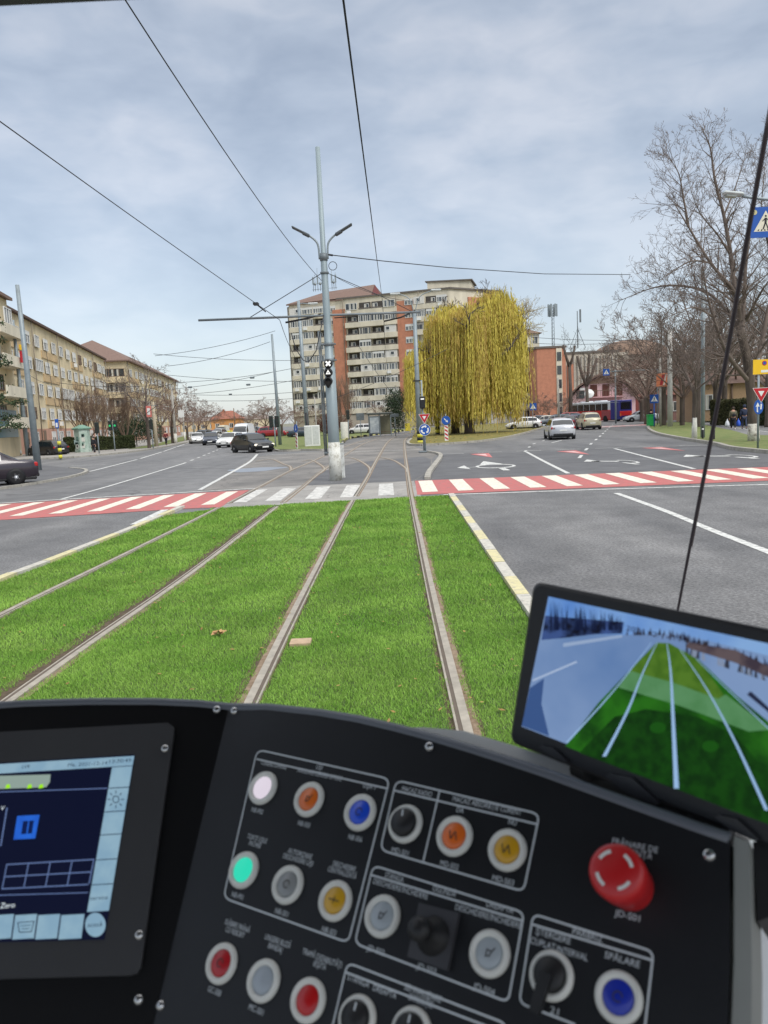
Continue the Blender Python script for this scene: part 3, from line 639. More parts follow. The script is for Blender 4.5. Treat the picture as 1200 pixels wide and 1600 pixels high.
# brick columns
cols = [(uu(524), uu(543)), (uu(622), uu(648))]
for u0_, u1_ in cols:
    b = MB(); fa.box(b, u0_, u1_, 3.2, ZT - 2.2 if u0_ < 15 else ZT - 1.6, 0, .35); part('brick_column', b, BRICK, hr)
rb = Facade((fa.p(LN).x, fa.p(LN).y), (fa.p(LN + 9, 0, -11).x, fa.p(LN + 9, 0, -11).y))
if rb.n.x < 0: rb.n = -rb.n
b = MB(); rb.box(b, 5, rb.L - .3, 3, ZT - 1.5, 0, .3); part('brick_column', b, BRICK, hr)
b = MB(); fa.box(b, 0, LN, .1, 3.3, -.1, .9); part('shop_base', b, M('shop_front', (168, 158, 142), .8, var=.2, scale=.4), hr)
segs = [(uu(460), uu(514), 3), (uu(545), uu(621), 4), (uu(650), uu(700), 3)]
for k in range(9):
    zc = 5.3 + 2.72 * k; z0 = zc - .72; z1 = zc + .80
    for si, (a0, a1, nb) in enumerate(segs):
        if si == 2 and k < 6: continue
        if si == 2 and k == 8: a0 = uu(648)
        if not (k == 8):
            b = MB(); fa.box(b, a0 - .15, a1 + .15, z0 - 1.12, z0 - .02, 0, 1.15); b.build
            part('balcony', b, STUC, hr)
        else:
            b = MB(); fa.box(b, a0 - .15, a1 + .15, z0 - 1.12, z0 - .02, 0, .9); part('balcony', b, STUC, hr)
        bw = (a1 - a0) / nb
        for i in range(nb):
            ty = rnd.random(); u = a0 + i * bw + .1; ww = bw - .2
            if ty < .22:
                b = MB(); fa.box(b, u, u + ww, z0, z1, .02, .06); fa.box(b.mat(1), u + .1, u + ww - .1, z0 + .02, z0 + .3, .9, .95); part('loggia', b, [RECESS_SHADE, FLAT], hr)  # flat dark sheet on the wall, painted as the loggia's inner shade, plus rail
                put('window', win_mesh(round(ww * .4, 1), 1.2, 1, PVC, 0, 1, True), fa, u + ww * (.1 + .4 * rnd.random()), z0, .07, hr)
            elif ty < .38:
                b = MB(); fa.box(b, u, u + ww, z0, z1, .5, .98); part('infill_panel', b, M('pale_panel', (208, 206, 200), .7, var=.06), hr)
                put('window', win_mesh(.9, .8, 1, PVC, 0, 0, True), fa, u + ww * (.15 + .4 * rnd.random()), z0 + .45, 1.0, hr)
            else:
                put('window', win_mesh(round(ww, 1), 1.45, rnd.choice((3, 4, 4, 5)), PVC if rnd.random() < .8 else M('grey_frame', (150, 146, 138)), rnd.choice((0, 0, .4)), rnd.choice((1, 2, 3)), rnd.random() < .4), fa, u, z0, .98, hr)
                if rnd.random() < .2:
                    b = MB(); fa.box(b, u + .4, u + 1.3, z0 - .8, z0 - .2, 1.16, 1.5); part('air_conditioner', b, SIGNWHITE, hr)
    for ci, u in enumerate((uu(516), uu(634))):
        if ci == 1 and k < 4: continue
        put('window', win_mesh(1.9, 1.35, 3, PVC, .45, 2), fa, u, z0 + .05, .37 if ci else .05, hr)
# end wall strips
le = Facade((fa.p(0).x, fa.p(0).y), (fa.p(-1.2, 0, -15).x, fa.p(-1.2, 0, -15).y))
if le.n.x > 0: le.n = -le.n
b = MB()
for i in range(4): le.box(b, .3 + i * 4, .9 + i * 4, 0, ZT - .5, 0, .5)
part('wall_pier', b, M('grey_panel', (150, 144, 134), .9), hr)
b = MB()
for i, px in enumerate((484, 487, 491, 495, 513, 516, 519)):
    p = fa.p(uu(px), ZT + 3.2, -5); b.cyl(p, p + Vector((0, 0, 2.4 + (i * 37 % 5) * .7)), .06, n=5); 
    if i % 2 == 0: b.box(p + Vector((0, -.2, 2.4)), (.35, .2, 1.7))
    else: b.cyl(p + Vector((0, -.3, 1.6)), p + Vector((0, -.45, 1.6)), .35, n=10)
b.tube([fa.p(uu(482), ZT + 3.6, -5), fa.p(uu(521), ZT + 3.6, -5)], .05, 5); part('antenna_cluster', b, GALV, hr)
for px in (540, 621, 655):
    b = MB(); b.tube([fa.p(uu(px), 3, .42), fa.p(uu(px), ZT, .42)], .09, 5); part('drain_pipe', b, PIPE, hr)

# --- five storey blocks on the left
def block(name, label, A, B, floors, fh, depth, roofh, seed, eave=.7, winw=2.1, gap=2.5, roofm=ROOF, base=PINKB, out=1, u_start=0, hip=4, door=None):
    rn = random.Random(seed); root = thing(name, label, 'apartment block', ((A[0] + B[0]) / 2, (A[1] + B[1]) / 2, 0))
    f = Facade(A, B)
    if f.n.dot(Vector((0, 0, 0)) - f.A) * out < 0: f.n = -f.n
    H_ = floors * fh + 1.2
    b = MB(); b.prism([f.p(0, 0, 0), f.p(f.L, 0, 0), f.p(f.L, 0, -depth), f.p(0, 0, -depth)], (0, 0, H_)); part('wall', b, STUC2, root)
    b = MB(); f.box(b, -.02, f.L + .02, 0, fh * .98, -.02, .08); part('ground_floor', b, base, root)
    b = MB(); e = [f.p(-eave, H_, eave), f.p(f.L + eave, H_, eave), f.p(f.L + eave, H_, -depth - eave), f.p(-eave, H_, -depth - eave)]; r_ = [f.p(hip, H_ + roofh, -depth / 2), f.p(f.L - hip, H_ + roofh, -depth / 2)]
    b.add(e + r_ + [v + Vector((0, 0, -.25)) for v in e], [(0, 1, 5, 4), (1, 2, 5), (2, 3, 4, 5), (3, 0, 4), (0, 6, 7, 1), (1, 7, 8, 2), (2, 8, 9, 3), (3, 9, 6, 0), (6, 9, 8, 7)]); part('roof', b, roofm, root)
    n = int((f.L - u_start - 1) / (winw + gap)); st = (f.L - u_start) / max(n, 1)
    for k in range(floors):
        z = k * fh + 1.05
        if k:
            for i in range(n):
                if (i % 4) == 0: b = MB(); f.box(b, u_start + i * st + .1, u_start + min(n, i + 2) * st - .1, z - 1.0, z - .1, 0, .12); part('spandrel_panel', b, STUC3, root)
        for i in range(n):
            u = u_start + i * st + (st - winw) / 2
            if door and k == 0 and i in door:
                b = MB(); f.box(b, u + .3, u + 1.5, .1, 2.6, .05, .14); part('door', b, BROWNF, root); continue
            ty = rn.random()
            me = win_mesh(winw, 1.4, rn.choice((2, 3, 3)), PVC if ty < .72 else BROWNF, rn.choice((0, 0, .4, .7)), rn.choice((0, 1, 2)), rn.random() < .5) if ty < .8 or k == 0 else win_mesh(st - .3, 1.45, 5, PVC, 0, 2)
            put('window', me, f, u if ty < .8 or k == 0 else u_start + i * st + .15, z, .13 if k else .1, root)
            if rn.random() < .12 and k:
                b = MB(); f.box(b, u + .3, u + 1.1, z - .75, z - .2, .18, .5); part('air_conditioner', b, SIGNWHITE, root)
    for i in range(0, n + 1, 3):
        b = MB(); u = u_start + i * st; b.tube([f.p(u, 0, .25), f.p(u, H_, .25)], .07, 5); part('drain_pipe', b, PIPE, root)
    return root, f, H_
r1, f1, H1 = block('apartment_block', 'long five storey beige apartment block with ochre panels at the left edge', (at_y(12, 78).x, 78), (at_y(172, 144).x, 144), 5, 2.85, 13, 1.0, 5, door=(3, 9), gap=2.1, roofm=M('dark_eave', (92, 74, 66), .9), eave=.45)
# balcony tower at its near corner
b = MB(); f1.box(b, -9, -.0, .0, H1, -8, 1.2); part('wall', b, STUC2, r1)
for k in range(1, 5):
    b = MB(); z = k * 2.85; f1.box(b, -8.6, -.4, z, z + .15, 1.2, 2.7); f1.box(b, -8.6, -.4, z + .15, z + 1.0, 2.55, 2.7); f1.box(b.mat(1), -.55, -.4, z + .15, z + 1.0, 1.2, 2.55)
    part('balcony', b, [STUC, M('rusty_rail', (120, 52, 44), .8)], r1)
    put('window', win_mesh(2.4, 1.5, 3, PVC if k > 2 else BROWNF, 0, 1), f1, -6.6, z + 1.0 if k == 4 else z + .7, 1.22 if k < 4 else 2.5, r1)
b = MB(); e = [f1.p(-9.4, H1 - .05, 1.7), f1.p(.3, H1 - .05, 1.7), f1.p(.3, H1 + .5, -1), f1.p(-9.4, H1 + .5, -1)]; b.prism(e, (0, 0, .3)); part('roof', b, ROOF, r1)
b = MB(); f1.box(b, -8.5, -1, 2.0, 4.6, 1.25, 1.3); part('shop_window', b, M('blue_glass', (120, 150, 160), .15), r1)
b = MB(); p = f1.p(-3.4, 9.6, 2.9); b.mat(0).box(p, (.1, .5, 1.1)); b.mat(1).box(p + Vector((.0, .0, .9)), (.1, .4, .5)); part('flag', b, [SIGNRED, SIGNYEL], r1)
# corner block
r2_, f2, H2 = block('apartment_block', 'beige corner apartment block with brown hipped roof behind the bare street trees', (at_y(206, 149).x, 149), (at_y(281, 222).x, 222), 5, 2.85, 16, 5.0, 9, gap=3.4, winw=2.2, hip=10)
ff = Facade((at_y(206, 149).x, 149), (at_y(206, 149).x - 14, 146.5)); ff.n = -ff.n if ff.n.y > 0 else ff.n
for k in range(5):
    put('window', win_mesh(1.9, 1.3, 2, PVC, 0, 1, True), ff, 6.2, k * 2.85 + 1.2, .1, r2_); put('window', win_mesh(1.9, 1.3, 2, BROWNF, 0, 2, True), ff, 10.4, k * 2.85 + 1.2, .1, r2_)
    if k: 
        b = MB(); ff.box(b, .2, 4.4, k * 2.85 - .2, k * 2.85 + .9, 0, 1.2); part('balcony', b, STUC2, r2_)
        put('window', win_mesh(3.8, 1.5, 4, PVC if k % 2 else BROWNF, 0, 2, True), ff, .4, k * 2.85 + .95, .5, r2_)

# --- smaller houses
def house(name, label, c, w_, d_, h_, rh, rz, wall, roof, wins, cat='house', flat=False):
    root = thing(name, label, cat, c, rz); b = MB(); b.box((0, d_ / 2, h_ / 2), (w_, d_, h_)); b.build('wall', wall, root)
    b = MB(); e = .5
    if flat: b.box((0, d_ / 2, h_ + .2), (w_ + .4, d_ + .4, .4))
    else: b.add([(-w_ / 2 - e, -e, h_), (w_ / 2 + e, -e, h_), (w_ / 2 + e, d_ + e, h_), (-w_ / 2 - e, d_ + e, h_), (-w_ / 2 + rh, d_ / 2, h_ + rh), (w_ / 2 - rh, d_ / 2, h_ + rh)], [(0, 1, 5, 4), (1, 2, 5), (2, 3, 4, 5), (3, 0, 4), (3, 2, 1, 0)])
    b.build('roof', roof, root)
    for (x, z, ww, hh) in wins:
        me = win_mesh(ww, hh, 2 if ww > 1 else 1, PVC, 0, 1, True); o = bpy.data.objects.new('window', me); C.objects.link(o); o.parent = root
        o.matrix_basis = Matrix(((1, 0, 0, x), (0, -1, 0, -.02), (0, 0, 1, z), (0, 0, 0, 1)))
    return root
ORANGE = M('orange_render', (206, 150, 92), .9); TAN = M('tan_render', (180, 150, 120), .9, var=.1); GREYC = M('grey_concrete_wall', (192, 182, 166), .9, var=.14, scale=.5)
o = house('house', 'orange house with red tiled roof at the far end of the left road', at_y(352, 236), 8.4, 9, 4.2, 2.5, 0, ORANGE, ROOFR, [(-3, 1.5, 1.3, 1.4), (1.2, 1.5, 1.3, 1.4)])
b = MB(); b.box((-1, 4, 6.6), (.6, .6, 1.2)); b.build('chimney', BRICK, o)
o = house('house', 'tan single storey house behind the right hedge and walkers', at_y(1152, 86), 9, 8, 4.1, 1.9, -.12, TAN, M('dull_house_roof', (122, 100, 90), .9), [(-3.4, 1.3, 1.5, 1.7), (1.5, 1.3, 1.5, 1.7)])
b = MB(); b.tube([(-.6, -.1, 0), (-.6, -.1, 4.1)], .12, 6); b.build('drain_pipe', BROWNF, o)
b = MB(); b.tube([(4.2, -.1, 0), (4.2, -.1, 4.1)], .1, 6); b.build('drain_pipe', BROWNF, o)
o = house('house', 'low reddish roofed house behind the right trees', (44, 104, 0), 11, 9, 3.4, 2.6, .1, M('reddish_wall', (138, 104, 94)), M('dull_red_roof', (134, 92, 80), .9), [(-5, 1.2, 1.4, 1.3), (1, 1.2, 1.4, 1.3)])
o = house('garage', 'dark red low garage wall behind the bus tail', at_y(1001, 130), 5, 4, 3.6, 1, 0, M('brown_red_wall', (122, 62, 54)), ROOFR, [], 'garage', True)
# pink house with curved gable
c = at_y(937, 127); pk = thing('house', 'pink house with arched brown gable roof and balcony behind the bus', 'house', c, -.28)
hwid = 4.6
arc = [(x, z * .77) for x, z in [(-5.2, 4.6), (-4.6, 6.1), (-3.3, 7.7), (-1.7, 8.9), (0.2, 9.9), (2.2, 9.3), (4.2, 8.0), (5.6, 6.4), (6.2, 5.2)]]
b = MB(); b.prism([(-4.6, 0, 0)] + [(x * .9, 0, z - .35) for x, z in arc] + [(5.6, 0, 0)], (0, 11, 0)); b.build('wall', M('pink_render', (222, 188, 188), .9, var=.06), pk)
b = MB()
for i in range(len(arc) - 1):
    (x0, z0), (x1, z1) = arc[i:i + 2]; b.add([(x0, -.9, z0), (x1, -.9, z1), (x1, 11.5, z1), (x0, 11.5, z0), (x0, -.9, z0 - .3), (x1, -.9, z1 - .3), (x1, 11.5, z1 - .3), (x0, 11.5, z0 - .3)], [(0, 1, 2, 3), (4, 7, 6, 5), (0, 4, 5, 1)])
b.build('roof', ROOF, pk)
b = MB(); b.prism([(-2.2, -.02, 6.05), (-1.3, -.02, 6.5), (.2, -.02, 7.1), (2.2, -.02, 6.6), (3.2, -.02, 6.1)], (0, -.1, 0)); b.build('gable_boards', M('wood_boards', (158, 132, 112), .8, var=.2, scale=4, rot=(1, 1, 8)), pk)
b = MB(); b.box((1.0, -.55, 3.85), (5.2, 1.1, .2)); 
for i in range(13): b.mat(1).box((-1.5 + i * .42, -1.05, 4.4), (.06, .05, .95))
b.mat(1).box((1, -1.05, 4.9), (5.2, .07, .08)); b.build('balcony', [M('pink_slab', (206, 160, 160)), BROWNF], pk)
for x in (-.9, 1.0, 3.0):
    b = MB(); b.box((x, -.03, 4.95), (1.1, .08, 1.9)); b.build('shutter', M('brown_shutter', (96, 56, 46), .7), pk)
b = MB(); b.box((-3.0, -.03, 4.4), (1.3, .08, 1.2)); b.mat(1).box((-2.7, -.3, 5.3), (.8, .4, .4)); b.build('window', [GLASSD, SIGNWHITE], pk)
b = MB(); b.lathe([(.0, .25), (.55, 0.05), (.75, 0), (.78, -.05)], (-1.6, -1.2, 4.5), (0, -1, .35), 16); b.build('satellite_dish', SIGNWHITE, pk)
# brick stair tower building with mast
o = house('office_building', 'tall orange brick windowless building with a mast on its roof', at_y(863, 156), 5.6, 10, 14.4, 0, 0, BRICK, FLAT, [], 'building', True)
b = MB(); b.box((1.5, -.06, 7.3), (1.1, .2, 14.0)); 
for k in range(5): b.mat(1).box((1.5, -.2, 1.9 + k * 2.7), (.8, .1, 1.7))
b.build('stair_strip', [STUC, GLASSD], o)
o.scale = (1.03, 1, 1)
b = MB()
for dx, dy in ((-.25, 0), (.25, 0), (0, .4)): b.cyl((.9 + dx, 2 + dy, 14.4), (.9 + dx, 2 + dy, 23.2), .045, n=4)
for k in range(11): z = 14.6 + k * .75; b.cyl((.65, 2, z), (1.15, 2, z + .7), .03, n=4); b.cyl((1.15, 2, z), (.9, 2.4, z + .7), .03, n=4)
for i in range(6): an = i * PI / 3; b.box((.9 + .8 * math.cos(an), 2.1 + .8 * math.sin(an), 22.0), (.28, .28, 2.4)); b.cyl((.9, 2.1, 21.4), (.9 + .8 * math.cos(an), 2.1 + .8 * math.sin(an), 21.4), .04, n=4)
b.build('antenna_mast', GALV, o)
# grey concrete building with grid front
o = house('office_building', 'grey concrete building with a grid front beside the brick tower', at_y(925, 158), 10.8, 12, 13.2, 0, 0, GREYC, FLAT, [], 'building', True)
b = MB()
for i in range(12):
    for k in range(4): b.box((-3.6 + i * .78, -.15, 7.4 + k * 1.5), (.18, .4, 1.4))
b.build('concrete_grid', CONC, o)
b = MB(); b.box((-4.3, -.15, 5.6), (1.2, .3, 11)); b.build('brick_column', BRICK, o)
b = MB(); b.cyl((-1.9, 3, 14.5), (-1.9, 3, 22), .1, n=6); b.cyl((-1.9, 3, 18.5), (-3.6, 3, 14.5), .05, n=4); b.cyl((-1.9, 3, 18.5), (-.3, 3, 14.5), .05, n=4); b.box((-1.3, 3, 21), (.3, .3, 2.6)); b.build('antenna_mast', GALVD, o)
# big hall behind
c = at_y(1006, 190); h = thing('hall', 'large grey hall with a domed brown roof behind the right trees', 'building', c)
b = MB(); b.box((0, 10, 7.5), (24, 20, 15)); b.build('wall', M('brown_grey_wall', (158, 148, 136), .9, var=.15, scale=.4), h)
b = MB(); b.lathe([(11, 14.6), (10, 15.6), (7.5, 17.4), (4, 18.6), (1, 19.0)], (0, 10, 0), (0, 0, 1), 24); b.build('dome_roof', M('dull_roof', (122, 100, 84), .9), h)
b = MB(); b.box((-11, -3, 14.5), (10, 8, .7)); b.mat(0).box((-11, -2, 7), (9, 6, 14.4)); b.mat(1)
for i in range(3): b.box((-10.5 + i * .8, -1.2, 15.8), (.16, .16, 2.0 + (i % 3) * .5))
b.box((-9.7, -1.2, 15.6), (2, .1, .1))
b.build('flat_wing', [GREYC, GALV], h)
# white apartment block right of the willow
c = at_y(826, 165); wb = thing('apartment_block', 'narrow white seven storey block just right of the willow', 'apartment block', c)
b = MB(); b.box((-3, 6, 9), (11.2, 12, 18.6)); b.build('wall', M('white_render', (204, 200, 190), .9, var=.08), wb)
b = MB(); b.add([(-9.2, -.6, 18.3), (3.2, -.6, 18.3), (3.2, 12.6, 18.3), (-9.2, 12.6, 18.3), (-5, 6, 20.5), (-1, 6, 20.5)], [(0, 1, 5, 4), (1, 2, 5), (2, 3, 4, 5), (3, 0, 4)]); b.build('roof', ROOF, wb)
for k in range(7):
    for i, x in enumerate((-3.4, -1.1, 1.0)):
        o = bpy.data.objects.new('window', win_mesh(1.3, 1.5, 2, PVC if (k + i) % 3 else BROWNF, 0, 1, True)); C.objects.link(o); o.parent = wb; o.matrix_basis = Matrix(((1, 0, 0, x), (0, -1, 0, -.02), (0, 0, 1, .9 + k * 2.55), (0, 0, 0, 1)))
    if k: b = MB(); b.box((.8, -.5, .45 + k * 2.55), (3.2, 1.0, .7)); b.build('balcony', STUC, wb)
# far row of low buildings closing the horizon
for i, (px, Y, w_, h_, lab, mt) in enumerate([(392, 420, 18, 5, 'pale low building at the far end of the avenue', STUC2), (306, 380, 26, 5, 'brownish distant building behind the left trees', STUC3), (760, 220, 30, 6, 'low grey building far behind the willow trunk', GREYC), (1085, 150, 12, 5.5, 'pale building far behind the right verge trees', STUC2), (1190, 120, 12, 5, 'brown roofed building at the right edge behind the trees', STUC3), (600, 240, 30, 7, 'low pale building behind the bus shelter', STUC)]):
    house('distant_building', lab, at_y(px, Y), w_, 12, h_, 2.0, 0, mt, M('grey_brown_roof', (132, 120, 112), .9), [(x - w_ / 2 + 2, 1.4 if h_ < 7 else 4, 2, 1.8) for x in np.arange(0, w_ - 5, 4.5)], 'building')

# ------------------------------------------------------------------ poles, lamps, signals
def text_mesh(s, size, mat, name, parent=None, X=None, ext=0.0, sx=1.0):
    cu_ = bpy.data.curves.new('t', 'FONT'); cu_.body = s; cu_.size = size; cu_.align_x = 'CENTER'; cu_.align_y = 'CENTER'; cu_.extrude = ext; cu_.resolution_u = 3; cu_.space_line = .85
    ob = bpy.data.objects.new('t', cu_); C.objects.link(ob); dg = bpy.context.evaluated_depsgraph_get(); me = bpy.data.meshes.new_from_object(ob.evaluated_get(dg))
    bpy.data.objects.remove(ob); bpy.data.curves.remove(cu_)
    me.materials.clear(); me.materials.append(mat); me.transform(Matrix.Diagonal((sx, 1, 1, 1)))
    if X is not None: me.transform(X)
    o = bpy.data.objects.new(name, me); C.objects.link(o)
    if parent is not None: o.parent = parent
    return o
UP = Matrix(((1, 0, 0, 0), (0, 0, -1, 0), (0, 1, 0, 0), (0, 0, 0, 1)))   # flat xy drawing -> upright, facing -y
def disc(b, c, r, y, n=24): b.add([(c[0] + r * math.cos(2 * PI * k / n), y, c[1] + r * math.sin(2 * PI * k / n)) for k in range(n)], [tuple(range(n))])
def flat(b, pts, y): b.poly([(x, y, z) for x, z in pts])
# central tram pole
c = G(525, 751); Yp = c.y; H_ = TZ(c, 230)
cp = thing('tram_pole', 'tall grey central steel pole with two street lamp arms, cross tube and white painted foot', 'pole', c)
b = MB(); b.tube([(0, 0, 0), (0, 0, 3.9), (0, 0, 3.92), (0, 0, TZ(c, 500)), (0, 0, TZ(c, 400)), (0, 0, TZ(c, 398)), (0, 0, H_)], [.205, .185, .155, .125, .11, .09, .078], 16); b.build('pole', M('pole_paint', (142, 156, 160), .5, metal=.15, var=.12, scale=3, rot=(1, 1, .3)), cp)
b = MB(); b.tube([(0, 0, .0), (0, 0, 1.35)], [.222, .21], 16); b.build('painted_foot', worn('pole_white', (214, 214, 206), (150, 146, 130), .9, 4), cp)
zz_ = TZ(c, 400)
for sgn in (-1, 1):
    b = MB(); b.tube(smooth_path([(sgn * .14, 0, zz_ - .1), (sgn * .16, 0, zz_ + .32), (sgn * .25, 0, zz_ + .52), (sgn * .46, 0, zz_ + .70)], 4), .035, 8); arm = b.build('lamp_arm', GALV, cp)
    b = MB(); d = Vector((.88, 0, .47)).normalized()
    b.X = Matrix.Translation((sgn * .42, 0, zz_ + .66)) @ Matrix.Rotation(-sgn * .50, 4, 'Y') @ Matrix.Diagonal((sgn, 1, 1, 1))
    b.box((.16, 0, 0), (.28, .2, .10), .03); b.box((.48, 0, .01), (.42, .26, .055), .02); b.build('lamp_head', M('dark_grey_lamp', (74, 80, 84), .5), arm)
b = MB(); b.cyl((0, 0, zz_ - .16), (0, 0, zz_ + .08), .135, n=14); b.cyl((0, 0, TZ(c, 428)), (0, 0, TZ(c, 425)), .15, n=14)
for py in (538, 563): z = TZ(c, py); b.box((0, 0, z), (.50, .26, .04)); b.cyl((0, 0, z - .05), (0, 0, z + .05), .17, n=12)
b.build('clamp', GALVD, cp)
b = MB(); b.lathe([(.16, -.015), (.175, 0), (.16, .015)], (.30, -.05, zz_ - .42), (0, 1, 0), 16); b.v; b.build('cable_loop', WIRE, cp) if False else None
ptsl = [(.30 + .14 * math.cos(a_), -.1, zz_ - .36 + .14 * math.sin(a_)) for a_ in np.linspace(0, 2 * PI, 14)]
b = MB(); b.tube(ptsl, .012, 5); b.build('cable_loop', WIRE, cp)
# conduit pipes on its left
b = MB()
for dx in (-.27, -.33): b.tube([(dx, .05, .9), (dx, .05, 5.2)], .03, 6)
b.box((-.25, .0, 1.0), (.2, .06, .06)); b.build('cable_pipe', GALVD, cp)
# cross tube
Lp = P(310, 500.5, Yp); Rp = P(656, 487.5, Yp); zt = (Lp.z + Rp.z) / 2
ct = (MB().tube([Lp - c, Vector((-.2, 0, zt - c.z)), Vector((.2, 0, zt)), Rp - c], .04, 8).build('cross_tube', GALVD, cp))
b = MB(); q0 = P(448, 499, Yp) - c; q1 = P(505, 490, Yp) - c; b.tube([P(446, 504, Yp) - c, P(482, 497, Yp) - c, Vector((-.2, 0, zt + .04))], .035, 6)
b.tube([Vector((.25, 0, zt - .1)), P(560, 494, Yp) - c], .02, 6); b.tube([P(600, 502, Yp) - c, P(626, 496, Yp) - c, P(640, 490, Yp) - c], .03, 6); b.build('registration_arm', BLACK, cp)
z1 = TZ(c, 428); b = MB(); b.tube([Vector((-.15, 0, z1)), P(389, 497, Yp) - c], .014, 5); b.tube([Vector((.15, 0, z1)), P(596, 463, Yp) - c, P(648, 489, Yp) - c], .012, 5); b.build('stay_wire', WIRE, cp)
# white box beside the pole foot
p = G(531, 748); b = MB(); b.box((p.x + .10, p.y + .25, .62), (.17, .2, 1.24), .02); b.mat(1).box((p.x + .10, p.y + .25, 1.26), (.19, .22, .03))
tag(b.build('cabinet', [worn('cabinet_white', (206, 208, 204), (140, 140, 130), .6, 6), GALV]), 'slim white box standing right behind the central pole foot', 'cabinet')
# tram signal on the pole
sg = thing('tram_signal', 'black three lamp tram signal with white cross and triangle on the central pole', 'tram signal', (c.x, c.y - .26, 0))
sgx = P(513, 585, Yp - .3)
for py, kind in ((568.5, 'X'), (582, 'T'), (595.5, '')):
    q = P(513, py, Yp - .3); q = Vector((q.x - c.x, 0, q.z)); b = MB(); b.lathe([(.10, .16), (.148, .12), (.152, 0), (.13, -.02)], q, (0, -1, 0), 20); u = b.build('lamp_unit', BLACK, sg)
    b = MB(); b.lathe([(.151, 0), (.151, .12)], q + Vector((0, -.02, 0)), (0, -1, 0), 20)
    if kind == 'X':
        b = MB()
        for s_ in (1, -1):
            d = Vector((.075, 0, .075 * s_)); e = Vector((-.022 * s_, 0, .022)); b.add([q + Vector((0, -.175 - .001 * s_, 0)) + v for v in (d + e, -d + e, -d - e, d - e)], [(0, 1, 2, 3)])
        b.build('lit_symbol', EM('signal_white', (250, 250, 245), 1.0), u)
    if kind == 'T':
        b = MB(); T3 = [(-.085, -.065), (.085, -.065), (0, .09)]; t3 = [(-.03, -.035), (.03, -.035), (0, .025)]
        for i in range(3): j = (i + 1) % 3; b.add([q + Vector((x, -.175, z)) for x, z in (T3[i], T3[j], t3[j], t3[i])], [(0, 1, 2, 3)])
        b.build('lit_symbol', EM('signal_white', (250, 250, 245), 1.0), u)
b = MB(); q = P(513, 603, Yp - .3); b.lathe([(.15, .1), (.1, 0), (.03, -.12)], Vector((q.x - c.x, -.06, q.z + .05)), (0, 0, 1), 14); q2 = P(513, 566, Yp - .3); b.box((q.x - c.x, .04, (q.z + q2.z) / 2), (.1, .1, q2.z - q.z)); b.build('bracket', BLACK, sg)

def pole(name, label, base, ytop, r0_, r1_, mat=GALV, white=0, cat='pole', arms=(), bands=0, lean=0):
    z = TZ(base, ytop); root = thing(name, label, cat, base)
    b = MB(); b.tube([(0, 0, 0), (lean * z * .5, 0, z * .5), (lean * z, 0, z)], [r0_, (r0_ + r1_) / 2, r1_], 10); b.build('pole', mat, root)
    if white: b = MB(); b.tube([(0, 0, 0), (0, 0, white)], [r0_ + .012] * 2, 10); b.build('painted_foot', WHITEW, root)
    for (dx, up, kind) in arms:
        b = MB(); b.tube(smooth_path([(lean * z, 0, z - .3), (lean * z + dx * .3, 0, z + up * .7), (lean * z + dx, 0, z + up)], 4), .04, 6); a_ = b.build('lamp_arm', mat, root)
        b = MB(); s_ = 1 if dx > 0 else -1; b.box((lean * z + dx + s_ * .3, 0, z + up + .02), (.85, .3, .16), .06); b.mat(1).box((lean * z + dx + s_ * .35, 0, z + up - .07), (.6, .24, .04)); b.build('lamp_head', [M('pale_lamp', (186, 190, 188), .5), CURT], a_)
    for k in range(bands):
        b = MB(); b.cyl((0, 0, .1 + k * .28), (0, 0, .1 + k * .28 + .28), r0_ + .06, n=12); b.build('painted_band', BYEL if k % 2 == 0 else BLACK, root)
    return root
# catenary pole with the second signal
cR = G(656, 691)
pr = pole('tram_pole', 'grey steel pole with double pale lamp heads in front of the willow', cR, 487, .24, .15, GALV, 0, arms=((-1.2, 1.45, 0), (1.5, 1.6, 0)))
b = MB(); z_ = TZ(cR, 595); b.box((0, 0, z_), (.7, .5, .08)); b.box((.1, -.1, TZ(cR, 617)), (.5, .08, .08)); b.build('clamp', BLACK, pr)
s2 = thing('tram_signal', 'black tram signal with a lit white bar on a slim post before the willow', 'tram signal', G(663, 705))
zb = TZ(s2.location, 622); zt2 = TZ(s2.location, 636)
b = MB(); b.cyl((0, .1, 0), (0, .1, TZ(s2.location, 594)), .055, n=8); b.build('post', GALV, s2)
b = MB(); b.box((0, -.05, (zb + zt2) / 2), (.34, .26, zb - zt2 + .2), .06); b.build('housing', BLACK, s2)
b = MB(); b.box((0, -.19, zb - .06), (.2, .02, .07)); b.build('lit_symbol', EM('signal_white', (250, 250, 245), 1.0), s2)

